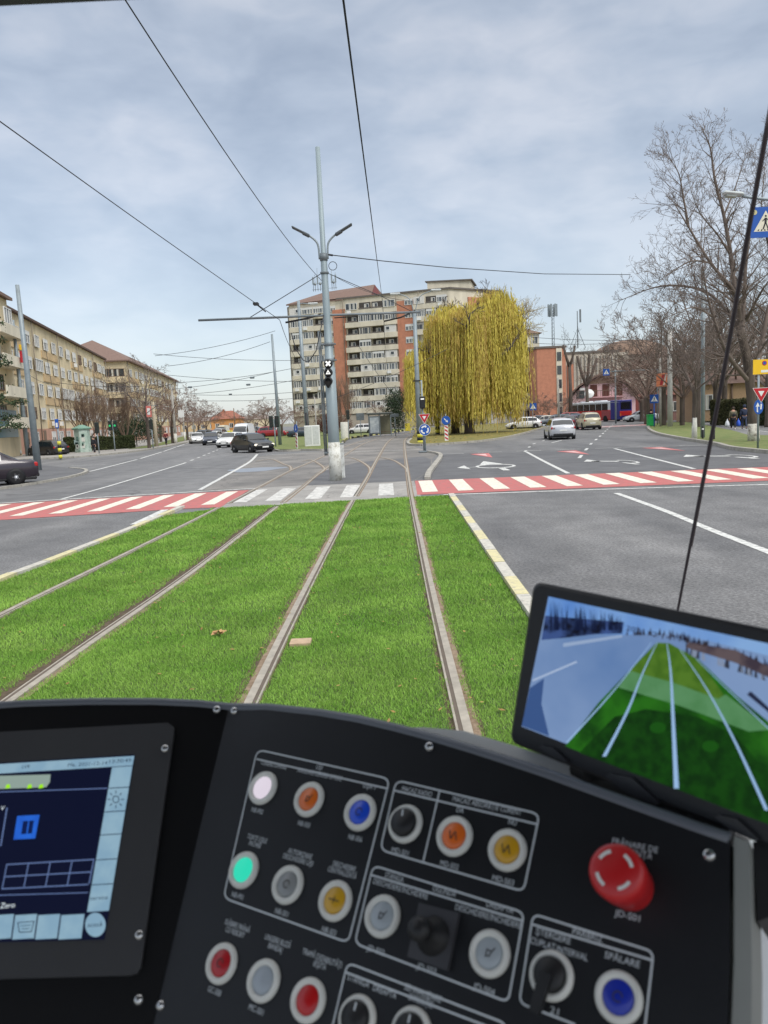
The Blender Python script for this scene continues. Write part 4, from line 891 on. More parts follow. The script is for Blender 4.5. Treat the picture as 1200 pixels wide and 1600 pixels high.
poles = [
 ('grey steel pole leaning slightly at the left edge beside the parked saloon', G(60, 736), 445, .21, .11, GALV, 0, (), 0, -.012),
 ('pale slim pole behind the left edge pole', G(44, 714), 500, .22, .14, GALV, 0, (), 0, -.01),
 ('tall grey pole with a small dark lamp on top beyond the left cars', G(438, 697), 522, .17, .10, GALV, 0, (), 0, -.012),
 ('thick grey pole with a lamp head just left of the central pole', G(482, 698), 470, .20, .13, GALV, 0, ((.9, -.3, 0),), 0, -.01),
 ('slim pale pole close behind the thick grey pole', G(507, 695), 560, .08, .06, CONC, 0, (), 0, 0),
 ('thin pale pole by the white signal cabinet', G(496, 698), 620, .06, .05, CONC, 0, (), 0, 0),
 ('concrete pole with cable cluster before the long apartment block', G(91, 702), 580, .22, .15, CONC, 0, (), 0, 0),
 ('brownish concrete pole under the black trunk on the left pavement', G(245, 699), 628, .24, .18, M('old_concrete', (176, 164, 142), .9), 0, (), 0, -.01),
 ('whitewashed pole with street lamp right of the corner block', G(275, 694), 607, .2, .14, CONC, 1.4, ((-2.2, .7, 0),), 0, 0),
 ('white thin lamp pole beside the parked white car', G(289, 690), 632, .14, .1, CONC, 1.5, (), 0, 0),
 ('concrete pole standing left of the island trees', G(304, 684), 640, .2, .15, CONC, 1.0, (), 0, 0),
 ('stout white concrete pole on the right verge by the bus stop', G(1047, 668), 515, .25, .19, M('pale_concrete', (188, 186, 180), .9, var=.1), 0, (), 0, 0),
 ('grey steel pole among branches on the right verge', G(1098, 686), 418, .125, .10, GALV, 0, (), 0, 0),
 ('distant lamp post in front of the brick tower', at_y(873, 96), 590, .13, .09, CONC, 1.0, (), 0, 0),
 ('thin distant pole in front of the white building beyond the bus', at_y(962, 100), 578, .12, .09, GALV, 0, (), 0, 0),
 ('brown wooden pole beside the distant orange house', at_y(367, 230), 638, .18, .14, BROWNF, 0, (), 0, 0),
 ('concrete pole behind the right verge trees', at_y(1032, 84), 560, .2, .15, CONC, 0, (), 0, 0),
 ('pale square street pole behind the walkers', at_y(1078, 95), 602, .1, .1, CONC, 0, (), 0, 0),
]
PL = []
for lab, base, yt, a_, b_, mt, wh, arms, bd, ln in poles: PL.append(pole('street_pole', lab, base, yt, a_, b_, mt, wh, arms=arms, bands=bd, lean=ln))
o = pole('banded_pole', 'yellow and black banded post with a small blue sign at the left side street', G(95, 718), 655, .09, .07, GALV, bands=5)
b = MB(); b.box((0, -.1, TZ(o.location, 662)), (.3, .06, .75), .02); b.mat(1).box((0, -.14, TZ(o.location, 664)), (.16, .02, .36)); b.build('sign_plate', [SIGNBLUE, SIGNWHITE], o)
# two black/yellow stub posts at the willow
def stub(label, base, h, n, r=.26):
    root = thing('banded_bollard', label, 'bollard', base, group='banded bollards')
    for k in range(n): b = MB(); b.cyl((0, 0, h * k / n), (0, 0, h * (k + 1) / n), r, n=14); b.build('painted_band', BYEL if k % 2 == (0 if label[0] == 'y' else 1) else BLACK, root)
    return root
stub('yellow and black banded concrete stub at the foot of the lamp pole', G(659, 693), 1.0, 4, .34)
stub('black and yellow banded post at the left edge of the willow', G(684, 680.5), 1.9, 6, .25)
o = pole('street_lamp', 'pole rising behind the black and yellow banded post in the willow', G(682, 678), 575, .1, .07, CONC)

# bare wires ---------------------------------------------------------
def wire(label, pts, r=.008, name='overhead_wire', sag=0, k=8):
    pts = [Vector(p) for p in pts]
    if len(pts) == 2 and sag:
        a_, b_ = pts; pts = [a_.lerp(b_, i / k) - Vector((0, 0, sag * 4 * (i / k) * (1 - i / k))) for i in range(k + 1)]
    return tag(MB().tube(pts, r, 5).build(name, WIRE), label, 'wire')
Z5 = 5.7
def GZ(px, py, z): return G(px, py, z)
wr0 = P(535, -10, 4.6); wr1 = P(597, 466, Yp)
wire('right contact wire running from overhead to the cross tube', [wr0, wr0.lerp(wr1, .5) - Vector((0, 0, .04)), wr1], .0072, 'contact_wire')
wire('continuation of the right contact wire beyond the cross tube', [wr1, P(600, 505, Yp + 1.2), P(602, 545, 48), P(606, 590, 75), P(640, 600, 100)], .01, 'contact_wire')
wl1 = P(437, 500, Yp); wl0 = P(-8, 184, 12.5)
wire('left contact wire rising from the frame edge towards the cross tube', smooth_path([wl0, P(240, 362, 19), wl1]) + smooth_path([wl1, P(452, 540, 34), P(470, 575, 50)])[1:], .0105, 'contact_wire')
b = MB(); q = P(400, 475, 25.6); b.box(q, (.16, .3, .07)); b.cyl(q, P(415, 487, 26.2), .02, n=5); tag(b.build('wire_clamp', BLACK), 'small clamp on the left contact wire near the cross tube', 'clamp')
wf0 = P(192, -6, 9.5); wf1 = P(502, 438, Yp)
wire('feeder wire from the top left of the frame down to the central pole', [wf0.lerp(wf1, i / 12) - Vector((0, 0, .9 * (i / 12) * (1 - i / 12))) for i in range(13)], .0092, 'feeder_wire')
wire('long span wire from the central pole to the right trees', [P(513, 398, Yp), P(600, 408, 30), P(700, 418, 34), P(850, 428, 40), P(985, 429, 45)], .018, 'span_wire')
b = MB(); b.cyl(P(508, 397, Yp), P(520, 399, Yp), .035, n=6); tag(b.build('insulator', BLACK), 'small black insulator on the right of the central pole', 'insulator')
b = MB(); b.tube([P(506, 492, Yp - .25), P(500, 520, Yp - .25), P(494, 548, Yp - .2), P(482, 566, Yp - .1), P(474, 563, Yp), P(462, 545, Yp + .5), P(455, 520, Yp)], .018, 6)
tag(b.build('loop_cable', WIRE), 'slack black cable loop hanging left of the central pole', 'cable')
far = [((242, 556), (430, 517), 62, 'upper left span wire above the avenue'), ((262, 572), (422, 534), 60, 'second span wire above the avenue'), ((240, 553), (470, 563), 90, 'nearly level span wire above the avenue'),
 ((272, 598), (460, 575), 80, 'span wire at mid height over the avenue'), ((270, 608), (432, 580), 95, 'sloping span wire over the avenue'), ((290, 616), (470, 592), 95, 'lower sloping span wire over the avenue'), ((305, 617), (470, 612), 130, 'low level wire above the distant cars'),
 ((262, 586), (470, 596), 110, 'faint span wire towards the tower block'), ((300, 626), (470, 622), 150, 'lowest distant wire above the cars'), ((520, 430), (640, 470), 40, 'thin wire from the central pole to the right'),
 ((468, 640), (700, 545), 48, 'long thin wire sloping in front of the tower block'), ((560, 540), (650, 660), 60, 'thin wire crossing before the balconies'), ((830, 527), (1060, 529), 80, 'upper thin wire over the brick tower'), ((830, 536), (1000, 533), 90, 'lower thin wire over the brick tower'),
 ((70, 536), (88, 640), 55, 'drooping cable beside the left concrete pole'), ((45, 585), (90, 600), 60, 'short cable between the left poles'), ((88, 598), (245, 602), 75, 'cable strung before the long apartment block'), ((90, 625), (270, 600), 80, 'lower cable strung before the long apartment block')]
for (x0, y0), (x1, y1), D_, lab in far: wire(lab, [P(x0, y0, D_), P(x1, y1, D_)], .0011 * D_ ** .9 * .38, sag=.25)
for px, py, D_ in ((394, 590, 85), (388, 601, 90), (297, 605, 95), (360, 616, 120)):
    q = P(px, py, D_); b = MB(); b.box(q, (.5, .2, .22), .05); tag(b.build('wire_insulator', GALVD), {394: 'small grey insulator on the middle span wire', 388: 'small insulator just below the middle span wire', 297: 'insulator on the span wires near the left trees', 360: 'insulator on the lowest span wire over the cars'}[px], 'insulator')

# ------------------------------------------------------------------ signs
def tri_pts(r, cz, down=False):
    s_ = -1 if down else 1
    return [(r * math.sin(k * 2 * PI / 3), cz + s_ * r * math.cos(k * 2 * PI / 3)) for k in range(3)]
def inset(pts, f):
    cx_ = sum(p[0] for p in pts) / len(pts); cz_ = sum(p[1] for p in pts) / len(pts); return [(cx_ + (x - cx_) * f, cz_ + (z - cz_) * f) for x, z in pts]
def plate(pts, y, mat, root, name='sign_plate', th=.02, white=None):
    b = MB(); b.prism([(x, y, z) for x, z in pts], (0, th, 0)); return b.build(name, mat, root)
def circ(r, cz, n=28, cx_=0): return [(cx_ + r * math.cos(2 * PI * k / n), cz + r * math.sin(2 * PI * k / n)) for k in range(n)]
def yield_sign(root, cz, r=.52):
    o = plate(tri_pts(r, cz, True), -.08, SIGNRED, root, 'yield_sign'); t_ = tri_pts(r, cz, True)
    b = MB(); flat(b, inset(t_, .36), -.085); bo = inset(t_, .93)
    for i in range(3): j = (i + 1) % 3; flat(b, [t_[i], t_[j], bo[j], bo[i]], -.083)
    b.build('sign_face', SIGNWHITE, o)
def round_arrows(root, cz, r=.33):
    o = plate(circ(r, cz), -.08, SIGNBLUE, root, 'roundabout_sign'); b = MB()
    rr = circ(r, cz); ri = circ(r * .95, cz)
    for i in range(28): j = (i + 1) % 28; flat(b, [rr[i], rr[j], ri[j], ri[i]], -.082)
    for k in range(3):
        a0 = k * 2 * PI / 3 + .5; s0, s1 = r * .46, r * .72
        for i in range(6):
            t0 = a0 - i * .2; t1 = a0 - (i + 1) * .2; flat(b, [(s0 * math.cos(t0), cz + s0 * math.sin(t0)), (s1 * math.cos(t0), cz + s1 * math.sin(t0)), (s1 * math.cos(t1), cz + s1 * math.sin(t1)), (s0 * math.cos(t1), cz + s0 * math.sin(t1))], -.084)
        t1 = a0 - 1.2; t2 = t1 - .45; flat(b, [(r * .3 * math.cos(t1), cz + r * .3 * math.sin(t1)), (r * .86 * math.cos(t1), cz + r * .86 * math.sin(t1)), (r * .6 * math.cos(t2), cz + r * .6 * math.sin(t2))], -.0845)
    b.build('sign_face', SIGNWHITE, o)
c = G(665, 707); y1 = thing('road_sign', 'red yield triangle above a blue roundabout sign on one post by the willow island', 'road sign', c)
b = MB(); b.cyl((0, 0, 0), (0, 0, TZ(c, 645)), .04, n=8); b.build('post', GALV, y1); b = MB(); b.box((0, 0, .05), (.8, .5, .1), .03); b.build('base', GALVD, y1)
yield_sign(y1, TZ(c, 652), .38); round_arrows(y1, TZ(c, 671.5), .34)
c = G(1184, 704); y2 = thing('road_sign', 'yellow board, red yield triangle and turned blue sign beside the big bare tree', 'road sign', c)
b = MB(); b.cyl((0, 0, 0), (0, 0, TZ(c, 560)), .045, n=8); b.build('post', GALV, y2)
yield_sign(y2, TZ(c, 614), .42)
for i_ in [o_ for o_ in y2.children if o_.name.startswith('yield')]: i_.location.x = .08
z_ = TZ(c, 636); b = MB(); pts = [(-.02 + .2 * math.cos(a_), z_ + .30 * math.sin(a_)) for a_ in np.linspace(0, 2 * PI, 25)[:-1]]; o = plate(pts, -.08, SIGNBLUE, y2, 'roundabout_sign')
b = MB(); flat(b, [(-.1, z_ - .2), (-.04, z_ - .22), (-.06, z_ + .02), (.02, z_ + .02), (-.06, z_ + .2), (-.15, z_ + .02), (-.1, z_ + .02)], -.084); flat(b, [(.04, z_ - .1), (.1, z_ - .1), (.12, z_ + .12), (.06, z_ + .14)], -.084); b.build('sign_face', SIGNWHITE, o)
z0_, z1_ = TZ(c, 585), TZ(c, 562); xl = P(1175.5, 573, c.y).x - c.x
o = plate([(xl, z0_), (xl + .95, z0_), (xl + .95, z1_), (xl, z1_)], -.07, SIGNYEL, y2, 'yellow_board')
b = MB(); b.mat(0); flat(b, circ(.10, (z0_ + z1_) / 2 + .15, 20, xl + .47), -.075); b.mat(1); flat(b, circ(.065, (z0_ + z1_) / 2 + .15, 20, xl + .47), -.077); b.mat(2); flat(b, [(xl + .33, z0_ + .07), (xl + .62, z0_ + .07), (xl + .62, z0_ + .17), (xl + .33, z0_ + .17)], -.075); b.build('sign_face', [SIGNRED, SIGNBLUE, SIGNWHITE], o)
def ped_sign(b, x0, z0, s, y):
    b.mat(0); b.prism([(x0, y, z0), (x0 + s, y, z0), (x0 + s, y, z0 + s), (x0, y, z0 + s)], (0, .03, 0))
    b.mat(1); flat(b, [(x0 + s * .1, z0 + s * .2), (x0 + s * .9, z0 + s * .2), (x0 + s * .5, z0 + s * .88)], y - .004)
    b.mat(2)
    def k(pts): flat(b, [(x0 + s * u, z0 + s * v) for u, v in pts], y - .007)
    k([(.50 + .035 * math.cos(a_), .70 + .035 * math.sin(a_)) for a_ in np.linspace(0, 2 * PI, 11)[:-1]])
    k([(.46, .64), (.54, .64), (.53, .46), (.46, .46)]); k([(.46, .47), (.51, .47), (.44, .27), (.39, .27)]); k([(.49, .47), (.53, .47), (.61, .28), (.57, .27)])
    k([(.47, .63), (.49, .60), (.40, .52), (.38, .54)]); k([(.53, .63), (.54, .59), (.61, .52), (.62, .55)])
    for i in range(5): 
        if i in (1, 2, 3) or True: k([(.22 + i * .115, .22), (.27 + i * .115, .22), (.29 + i * .10, .27), (.25 + i * .10, .27)])
# big street lamp with arm and crossing sign, right edge
c = Vector((12.9, 24.6, 0)); lp = thing('street_lamp', 'long street lamp arm with pale lamp head reaching in from the right edge', 'street lamp', c)
q = P(1150, 305, 24.6) - c; q2 = P(1205, 312, 24.6) - c
b = MB(); b.tube(smooth_path([(0, 0, 0), (0, 0, 5), (0, 0, 7.6), Vector((-.3, 0, q2.z + .05 - c.z)), q2, P(1160, 307, 24.6) - c], 3), [.12] * 10 + [.04] * 6 if False else .045, 8); b.build('pole', GALV, lp)
b = MB(); a0 = P(1129, 303.5, 24.6) - c; a1 = P(1161, 306.5, 24.6) - c; mid = (a0 + a1) / 2; d = (a1 - a0)
b.X = Matrix.Translation(mid) @ Matrix.Rotation(-math.atan2(d.z, d.x), 4, 'Y'); b.box((0, 0, .04), (d.length, .26, .12), .05); b.mat(1).box((-.06, 0, -.045), (d.length * .55, .2, .06), .02); b.build('lamp_head', [M('pale_lamp2', (176, 182, 180), .5), M('lamp_glass', (150, 156, 150), .2)], lp)
c2 = Vector((12.9, 24.2, 0)); ps = thing('crossing_sign', 'blue pedestrian crossing sign with white triangle hanging at the right edge', 'road sign', c2)
tl = P(1176, 324, 24.2) - c2; bl = P(1173, 372, 24.2) - c2; s_ = tl.z - bl.z
b = MB(); ped_sign(b, bl.x, bl.z, s_, 0); b.mat(3); flat(b, circ(.075, bl.z + s_ * .83, 18, bl.x + s_ * .12), -.012); b.build('sign_plate', [SIGNBLUE, M('sign_cream', (216, 212, 190), .5), BLACK, M('amber_lamp', (196, 190, 140), .4)], ps)
b = MB(); b.tube([(bl.x, .1, bl.z + s_ * .8), (.05, .1, bl.z + s_ * .8)], .03, 6); b.tube([(bl.x, .1, bl.z + s_ * .2), (.05, .1, bl.z + s_ * .2)], .03, 6); b.build('bracket', GALV, ps)
# overhead crossing sign on arm, bus stop signs
c = at_y(1027, 80); o1 = thing('crossing_sign', 'distant overhead arm with a blue crossing sign above the beige car', 'road sign', c)
b = MB(); e = P(955, 580.5, 80) - c; b.tube([(0, 0, 0), (0, 0, TZ(c, 577)), e], .06, 6); b.build('arm_pole', GALV, o1)
e = P(942, 587, 80) - c; b = MB(); ped_sign(b, e.x, e.z, .66, -.1); b.build('sign_plate', [SIGNBLUE, SIGNWHITE, BLACK], o1)
c = G(1021, 667) if False else at_y(1022, 74); o1 = thing('crossing_sign', 'blue crossing sign on a blue post at the tip of the right verge', 'road sign', c)
b = MB(); b.cyl((0, 0, 0), (0, 0, TZ(c, 618)), .06, n=6); b.build('post', SIGNBLUE, o1); b = MB(); z_ = TZ(c, 630); ped_sign(b, -.42, z_, .82, -.1); b.build('sign_plate', [SIGNBLUE, SIGNWHITE, BLACK], o1)
c = G(833, 672); o1 = thing('crossing_sign', 'small blue crossing sign at the far right end of the willow island', 'road sign', c)
b = MB(); b.cyl((0, 0, 0), (0, 0, TZ(c, 630)), .04, n=6); b.build('post', GALV, o1); b = MB(); ped_sign(b, -.35, TZ(c, 641), .78, -.1); b.build('sign_plate', [SIGNBLUE, SIGNWHITE, BLACK], o1)
# keep right arrow with red white board
def chev(label, base, ytop_sign, r, tilt=0, ang=-45):
    root = thing('keep_right_sign', label, 'road sign', base); root.rotation_euler.y = tilt
    b = MB(); b.cyl((0, .05, 0), (0, .05, 2.2), .035, n=6); b.build('post', GALV, root)
    b = MB()
    W_ = .24
    b.mat(0).prism([(-W_ / 2 - .02, -.02, .12), (W_ / 2 + .02, -.02, .12), (W_ / 2 + .02, -.02, 1.32), (-W_ / 2 - .02, -.02, 1.32)], (0, .04, 0)); b.mat(1)
    for k in range(4): z = .16 + k * .30; flat(b, [(-W_ / 2, z + .16), (W_ / 2, z), (W_ / 2, z + .14), (-W_ / 2, min(1.31, z + .30))], -.024)
    b.build('striped_board', [SIGNWHITE, SIGNRED], root)
    cz = 1.32 + r + .05; o = plate(circ(r, cz), -.06, SIGNBLUE, root); b = MB(); a_ = R(ang); ux = Vector((math.cos(a_), math.sin(a_))); uy = Vector((-ux.y, ux.x))
    pts = [(-.65, -.09), (.15, -.09), (.15, -.3), (.65, 0), (.15, .3), (.15, .09), (-.65, .09)]; flat(b, [((ux * x + uy * y).x * r, cz + (ux * x + uy * y).y * r) for x, y in pts], -.066)
    b.build('sign_face', SIGNWHITE, o); return root
chev('blue keep right sign over a red and white striped board at the willow', G(698, 691), 655, .34)
chev('tilted blue keep right sign over a striped board on the left island', G(464, 703), 672, .3, .06, ang=-80).rotation_euler.z = -.95
# orange advert on pole
c = at_y(1037, 73); o1 = thing('billboard', 'square orange and red advert board on the right verge', 'billboard', c)
b = MB(); b.cyl((-.3, 0, 0), (-.3, 0, TZ(c, 583)), .09, n=8); b.build('post', CONC, o1)
za, zb_ = TZ(c, 604), TZ(c, 583); b = MB(); b.mat(0).box((-.2, -.15, (za + zb_) / 2), (1.05, .12, zb_ - za), .02); b.mat(1); flat(b, [(-.45, za + .15), (-.2, za + .15), (.05, zb_ - .15), (-.2, zb_ - .15)], -.214); b.mat(2); flat(b, [(-.12, za + .12), (0, za + .12), (.22, zb_ - .12), (.1, zb_ - .12)], -.214)
b.build('board', [M('advert_orange', (216, 130, 92), .5, var=.15), M('advert_red', (168, 42, 52)), M('advert_grey', (206, 196, 190))], o1)
# bin
c = G(1025, 667.5); b = MB(); b.box((c.x, c.y + 1.5, .6), (.62, .62, 1.05), .06); b.box((c.x, c.y + 1.5, 1.17), (.68, .68, .1), .03); tag(b.build('wheelie_bin', M('bin_green', (34, 168, 82), .5)), 'bright green bin at the tip of the right verge', 'bin')
# bollards right verge
for i, (px, py, lab) in enumerate(((1086.5, 686.5, 'leftmost of three black bollards with white band on the right verge'), (1098, 688, 'middle of three black bollards with white band on the right verge'), (1115.5, 689, 'rightmost of three black bollards, seen behind the wiper'))):
    c = G(px, py); o = thing('bollard', lab, 'bollard', c, group='black bollards'); b = MB(); b.lathe([(.055, 0), (.055, .68), (.0, .72)], (0, 0, .1), (0, 0, 1), 12); b.build('post', BLACK, o); b = MB(); b.lathe([(.058, .5), (.058, .58)], (0, 0, .1), (0, 0, 1), 12); b.build('white_band', SIGNWHITE, o)
for i, px in enumerate((1069, 1083, 1170)):
    c = at_y(px, 76 if px < 1100 else 60); o = thing('bollard', ['thin dark bollard left of the walkers on the far lawn', 'second thin dark bollard on the far lawn', 'thin dark bollard behind the side street at the right edge'][i], 'bollard', c, group='black bollards'); b = MB(); b.cyl((0, 0, .1), (0, 0, 1.0), .05, n=8); b.build('post', BLACK, o)
# advert column, green
c = G(131, 708); k_ = thing('advertising_column', 'pale green hexagonal advertising column with a domed cap on the left pavement', 'advertising column', c)
h_ = TZ(c, 665); b = MB(); b.lathe([(.82, 0), (.84, .3), (.78, .32), (.78, h_ - .5)], (0, 0, .1), (0, 0, 1), 6, False); b.build('drum', M('poster_green', (138, 164, 148), .8, col2=(188, 200, 190), scale=2.4), k_)
b = MB(); b.lathe([(.8, 0), (.98, .05), (1.0, .16), (.5, .36), (.2, .5)], (0, 0, h_ - .42), (0, 0, 1), 6, False); b.build('cap', M('green_paint', (112, 148, 130), .6), k_)
b = MB(); rr_ = random.Random(4)
for i in range(12):
    x = rr_.uniform(-.5, .4); z = rr_.uniform(.6, h_ - .8); b.mat(i % 3).box((x, -.69, z), (rr_.uniform(.15, .4), .01, rr_.uniform(.2, .5)))
b.build('poster', [M('poster_pale', (206, 206, 196), .8), M('poster_grey', (140, 160, 156), .8), M('poster_dark', (84, 110, 100), .8)], k_)
# traffic lights
def traffic_light(label, base, ztop, w_=.34, heads=1, face=-1, lit=None):
    root = thing('traffic_light', label, 'traffic light', base)
    b = MB(); b.cyl((0, 0, 0), (0, 0, ztop), .06, n=8); b.build('post', GALV, root)
    for k in range(heads):
        x = (k - (heads - 1) / 2) * .5; b = MB(); b.box((x, -.05, ztop - .2), (w_, .28, 1.0), .05); hd = b.build('housing', M('signal_green_black', (24, 40, 34), .5), root)
        for j in range(3):
            b = MB(); disc(b, (x, ztop + .1 - j * .3), .11, -.2, 14); b.build('lens', EM('green_lens', (60, 200, 120), .8) if lit == j else M('dark_lens', (44, 40, 38), .3), hd)
    return root
traffic_light('dark green traffic light with two heads on the left pavement', G(180, 706), TZ(G(180, 706), 662), heads=2, lit=1)
traffic_light('black traffic light at the tip of the left island', G(431, 700), TZ(G(431, 700), 655), heads=2)
traffic_light('traffic light with dark heads among the left trees', at_y(152, 72), TZ(at_y(152, 72), 665))
traffic_light('slim traffic light on the island behind the central pole', at_y(544, 84), TZ(at_y(544, 84), 645))
traffic_light('traffic light hidden among trunks beside the brownish concrete pole', at_y(237, 82), TZ(at_y(237, 82), 660))
# white signal cabinet on island
c = G(489, 699); o = thing('cabinet', 'white signal cabinet on the left island beside the thick pole', 'cabinet', c); b = MB(); b.box((0, 0, .95), (1.25, .5, 1.7), .03); b.build('body', SIGNWHITE, o); b = MB(); b.box((-.3, -.26, 1.0), (.56, .02, 1.45)); b.box((.32, -.26, 1.0), (.5, .02, 1.45)); b.build('door', M('cabinet_door', (196, 198, 194), .6), o)
# dark slanted post leaning on thick pole
b = MB(); a0 = G(484, 699); b.tube([a0, P(478, 645, a0.y)], .11, 8); tag(b.build('black_post', BLACK), 'slim black post leaning beside the thick grey pole', 'post')
# bus shelter
c = at_y(596, 92); sh = thing('bus_shelter', 'glass tram stop shelter with a lit poster panel left of the willow', 'shelter', c)
X0 = P(575, 660, 92).x - c.x; X1 = P(612, 660, 92).x - c.x
b = MB(); 
for x in (X0 + .1, X0 + 1.4, X1 - .1): b.box((x, 0, 1.35), (.1, .1, 2.7)); b.box((x, 1.6, 1.35), (.1, .1, 2.7))
b.box(((X0 + X1) / 2, 0, 2.6), (X1 - X0 - .2, .06, .06)); b.box(((X0 + X1) / 2, 1.6, 2.6), (X1 - X0 - .2, .06, .06)); [b.box((x, .8, 2.6), (.06, 1.6, .06)) for x in (X0 + .1, X0 + 1.4, X1 - .1)]; b.build('frame', GALV, sh); b = MB(); b.box(((X0 + X1) / 2, .8, 2.72), (X1 - X0 + .3, 2.2, .16), .04); b.build('roof', M('shelter_roof', (96, 100, 98), .4), sh)
b = MB(); b.box(((X0 + X1) / 2 + .6, 1.6, 1.3), (X1 - X0 - 1.2, .04, 2.2)); b.build('back_glass', M('smoky_glass', (132, 130, 106), .15), sh)
b = MB(); b.box((X0 + .75, -.1, 1.35), (1.25, .12, 2.1), .03); pn = b.build('poster_case', GALVD, sh); b = MB(); b.box((X0 + .75, -.17, 1.35), (1.05, .02, 1.8)); b.build('poster', M('poster_white', (200, 206, 206), .6, col2=(150, 160, 168), scale=3), pn)
b = MB(); b.box(((X0 + X1) / 2 + .6, 1.1, .5), (2.0, .4, .06)); b.build('seat', BROWNF, sh)
for px, yt, lab in ((563, 648, 'small info sign on a thin post left of the shelter'), (617, 646, 'small lamp post right of the tram stop shelter')):
    c = at_y(px, 88); o = thing('sign_post', lab, 'sign', c); b = MB(); b.cyl((0, 0, 0), (0, 0, TZ(c, yt)), .05, n=6); b.build('post', GALV, o); b = MB(); b.box((0, -.08, TZ(c, yt + 3)), (.9, .08, .35 if px > 600 else .8), .02); b.build('panel', GALVD, o)
c = at_y(537.5, 84); b = MB(); b.lathe([(.42, 0), (.42, 1.75), (.38, 1.8)], (c.x, c.y, .1), (0, 0, 1), 14); tag(b.build('concrete_ring_post', WHITEW), 'short thick white concrete post at the island kerb', 'post')
c = at_y(636, 110); b = MB(); b.box((c.x, c.y, .7), (.7, .5, 1.1), .05); tag(b.build('litter_bin', M('bin_yellow', (208, 190, 60), .6)), 'small yellow bin near the tram stop', 'bin')
# small sign plates on left poles
c = at_y(277, 98); o = thing('notice_board', 'white square notice on the whitewashed pole at the left', 'sign', c); b = MB(); b.box((.7, -.3, TZ(c, 647)), (.75, .05, .85), .02); b.build('panel', SIGNWHITE, o); b = MB(); b.cyl((.35, -.3, TZ(c, 647)), (0, -.1, TZ(c, 647)), .03, n=5); b.build('bracket', GALV, o)
c = at_y(236, 84); o = thing('hanging_banner', 'small red and orange banner on the left trees pole', 'banner', c); b = MB(); b.box((0, -.3, TZ(c, 643)), (.6, .04, 1.2)); b.mat(1).box((0, -.33, TZ(c, 643)), (.3, .02, .7)); b.build('cloth', [M('banner_red', (206, 120, 110)), SIGNWHITE], o); b = MB(); b.cyl((.3, -.3, TZ(c, 634)), (.8, 0, TZ(c, 634)), .03, n=5); b.build('bracket', GALV, o)

# ------------------------------------------------------------------ vehicles
def prof(ts, vs, t): return float(np.interp(t, ts, vs))
STY = {
 'hatch': dict(L=4.1, W=1.76, H=1.46, belt=([0, .04, .2, .6, .78, .93, 1], [.80, .92, .95, .93, .90, .74, .56]), roof=([0, .03, .12, .2, .5, .62, .745], [.92, .96, 1.32, 1.42, 1.46, 1.38, .93]), fr=.745, wh=(.18, .81)),
 'sedan': dict(L=4.55, W=1.8, H=1.44, belt=([0, .03, .16, .6, .74, .93, 1], [.82, .98, 1.0, .94, .92, .76, .56]), roof=([0, .15, .30, .42, .56, .62, .745], [.0, 1.0, 1.36, 1.43, 1.42, 1.34, .94]), fr=.745, wh=(.20, .81)),
 'suv': dict(L=4.5, W=1.86, H=1.72, belt=([0, .03, .2, .6, .78, .94, 1], [.92, 1.08, 1.10, 1.08, 1.04, .92, .66]), roof=([0, .03, .08, .14, .5, .62, .74], [1.08, 1.12, 1.5, 1.66, 1.72, 1.62, 1.08]), fr=.74, wh=(.19, .81)),
 'wagon': dict(L=4.7, W=1.84, H=1.52, belt=([0, .03, .2, .6, .76, .93, 1], [.84, .98, 1.0, .97, .94, .78, .58]), roof=([0, .03, .10, .16, .5, .60, .735], [.98, 1.0, 1.34, 1.46, 1.52, 1.44, .96]), fr=.735, wh=(.19, .81)),
 'van': dict(L=5.2, W=1.95, H=2.3, belt=([0, .02, .2, .7, .86, .96, 1], [1.0, 1.1, 1.15, 1.15, 1.1, .95, .7]), roof=([0, .01, .04, .08, .6, .74, .86], [1.1, 1.2, 2.0, 2.25, 2.3, 2.2, 1.12]), fr=.86, wh=(.2, .83)),
}
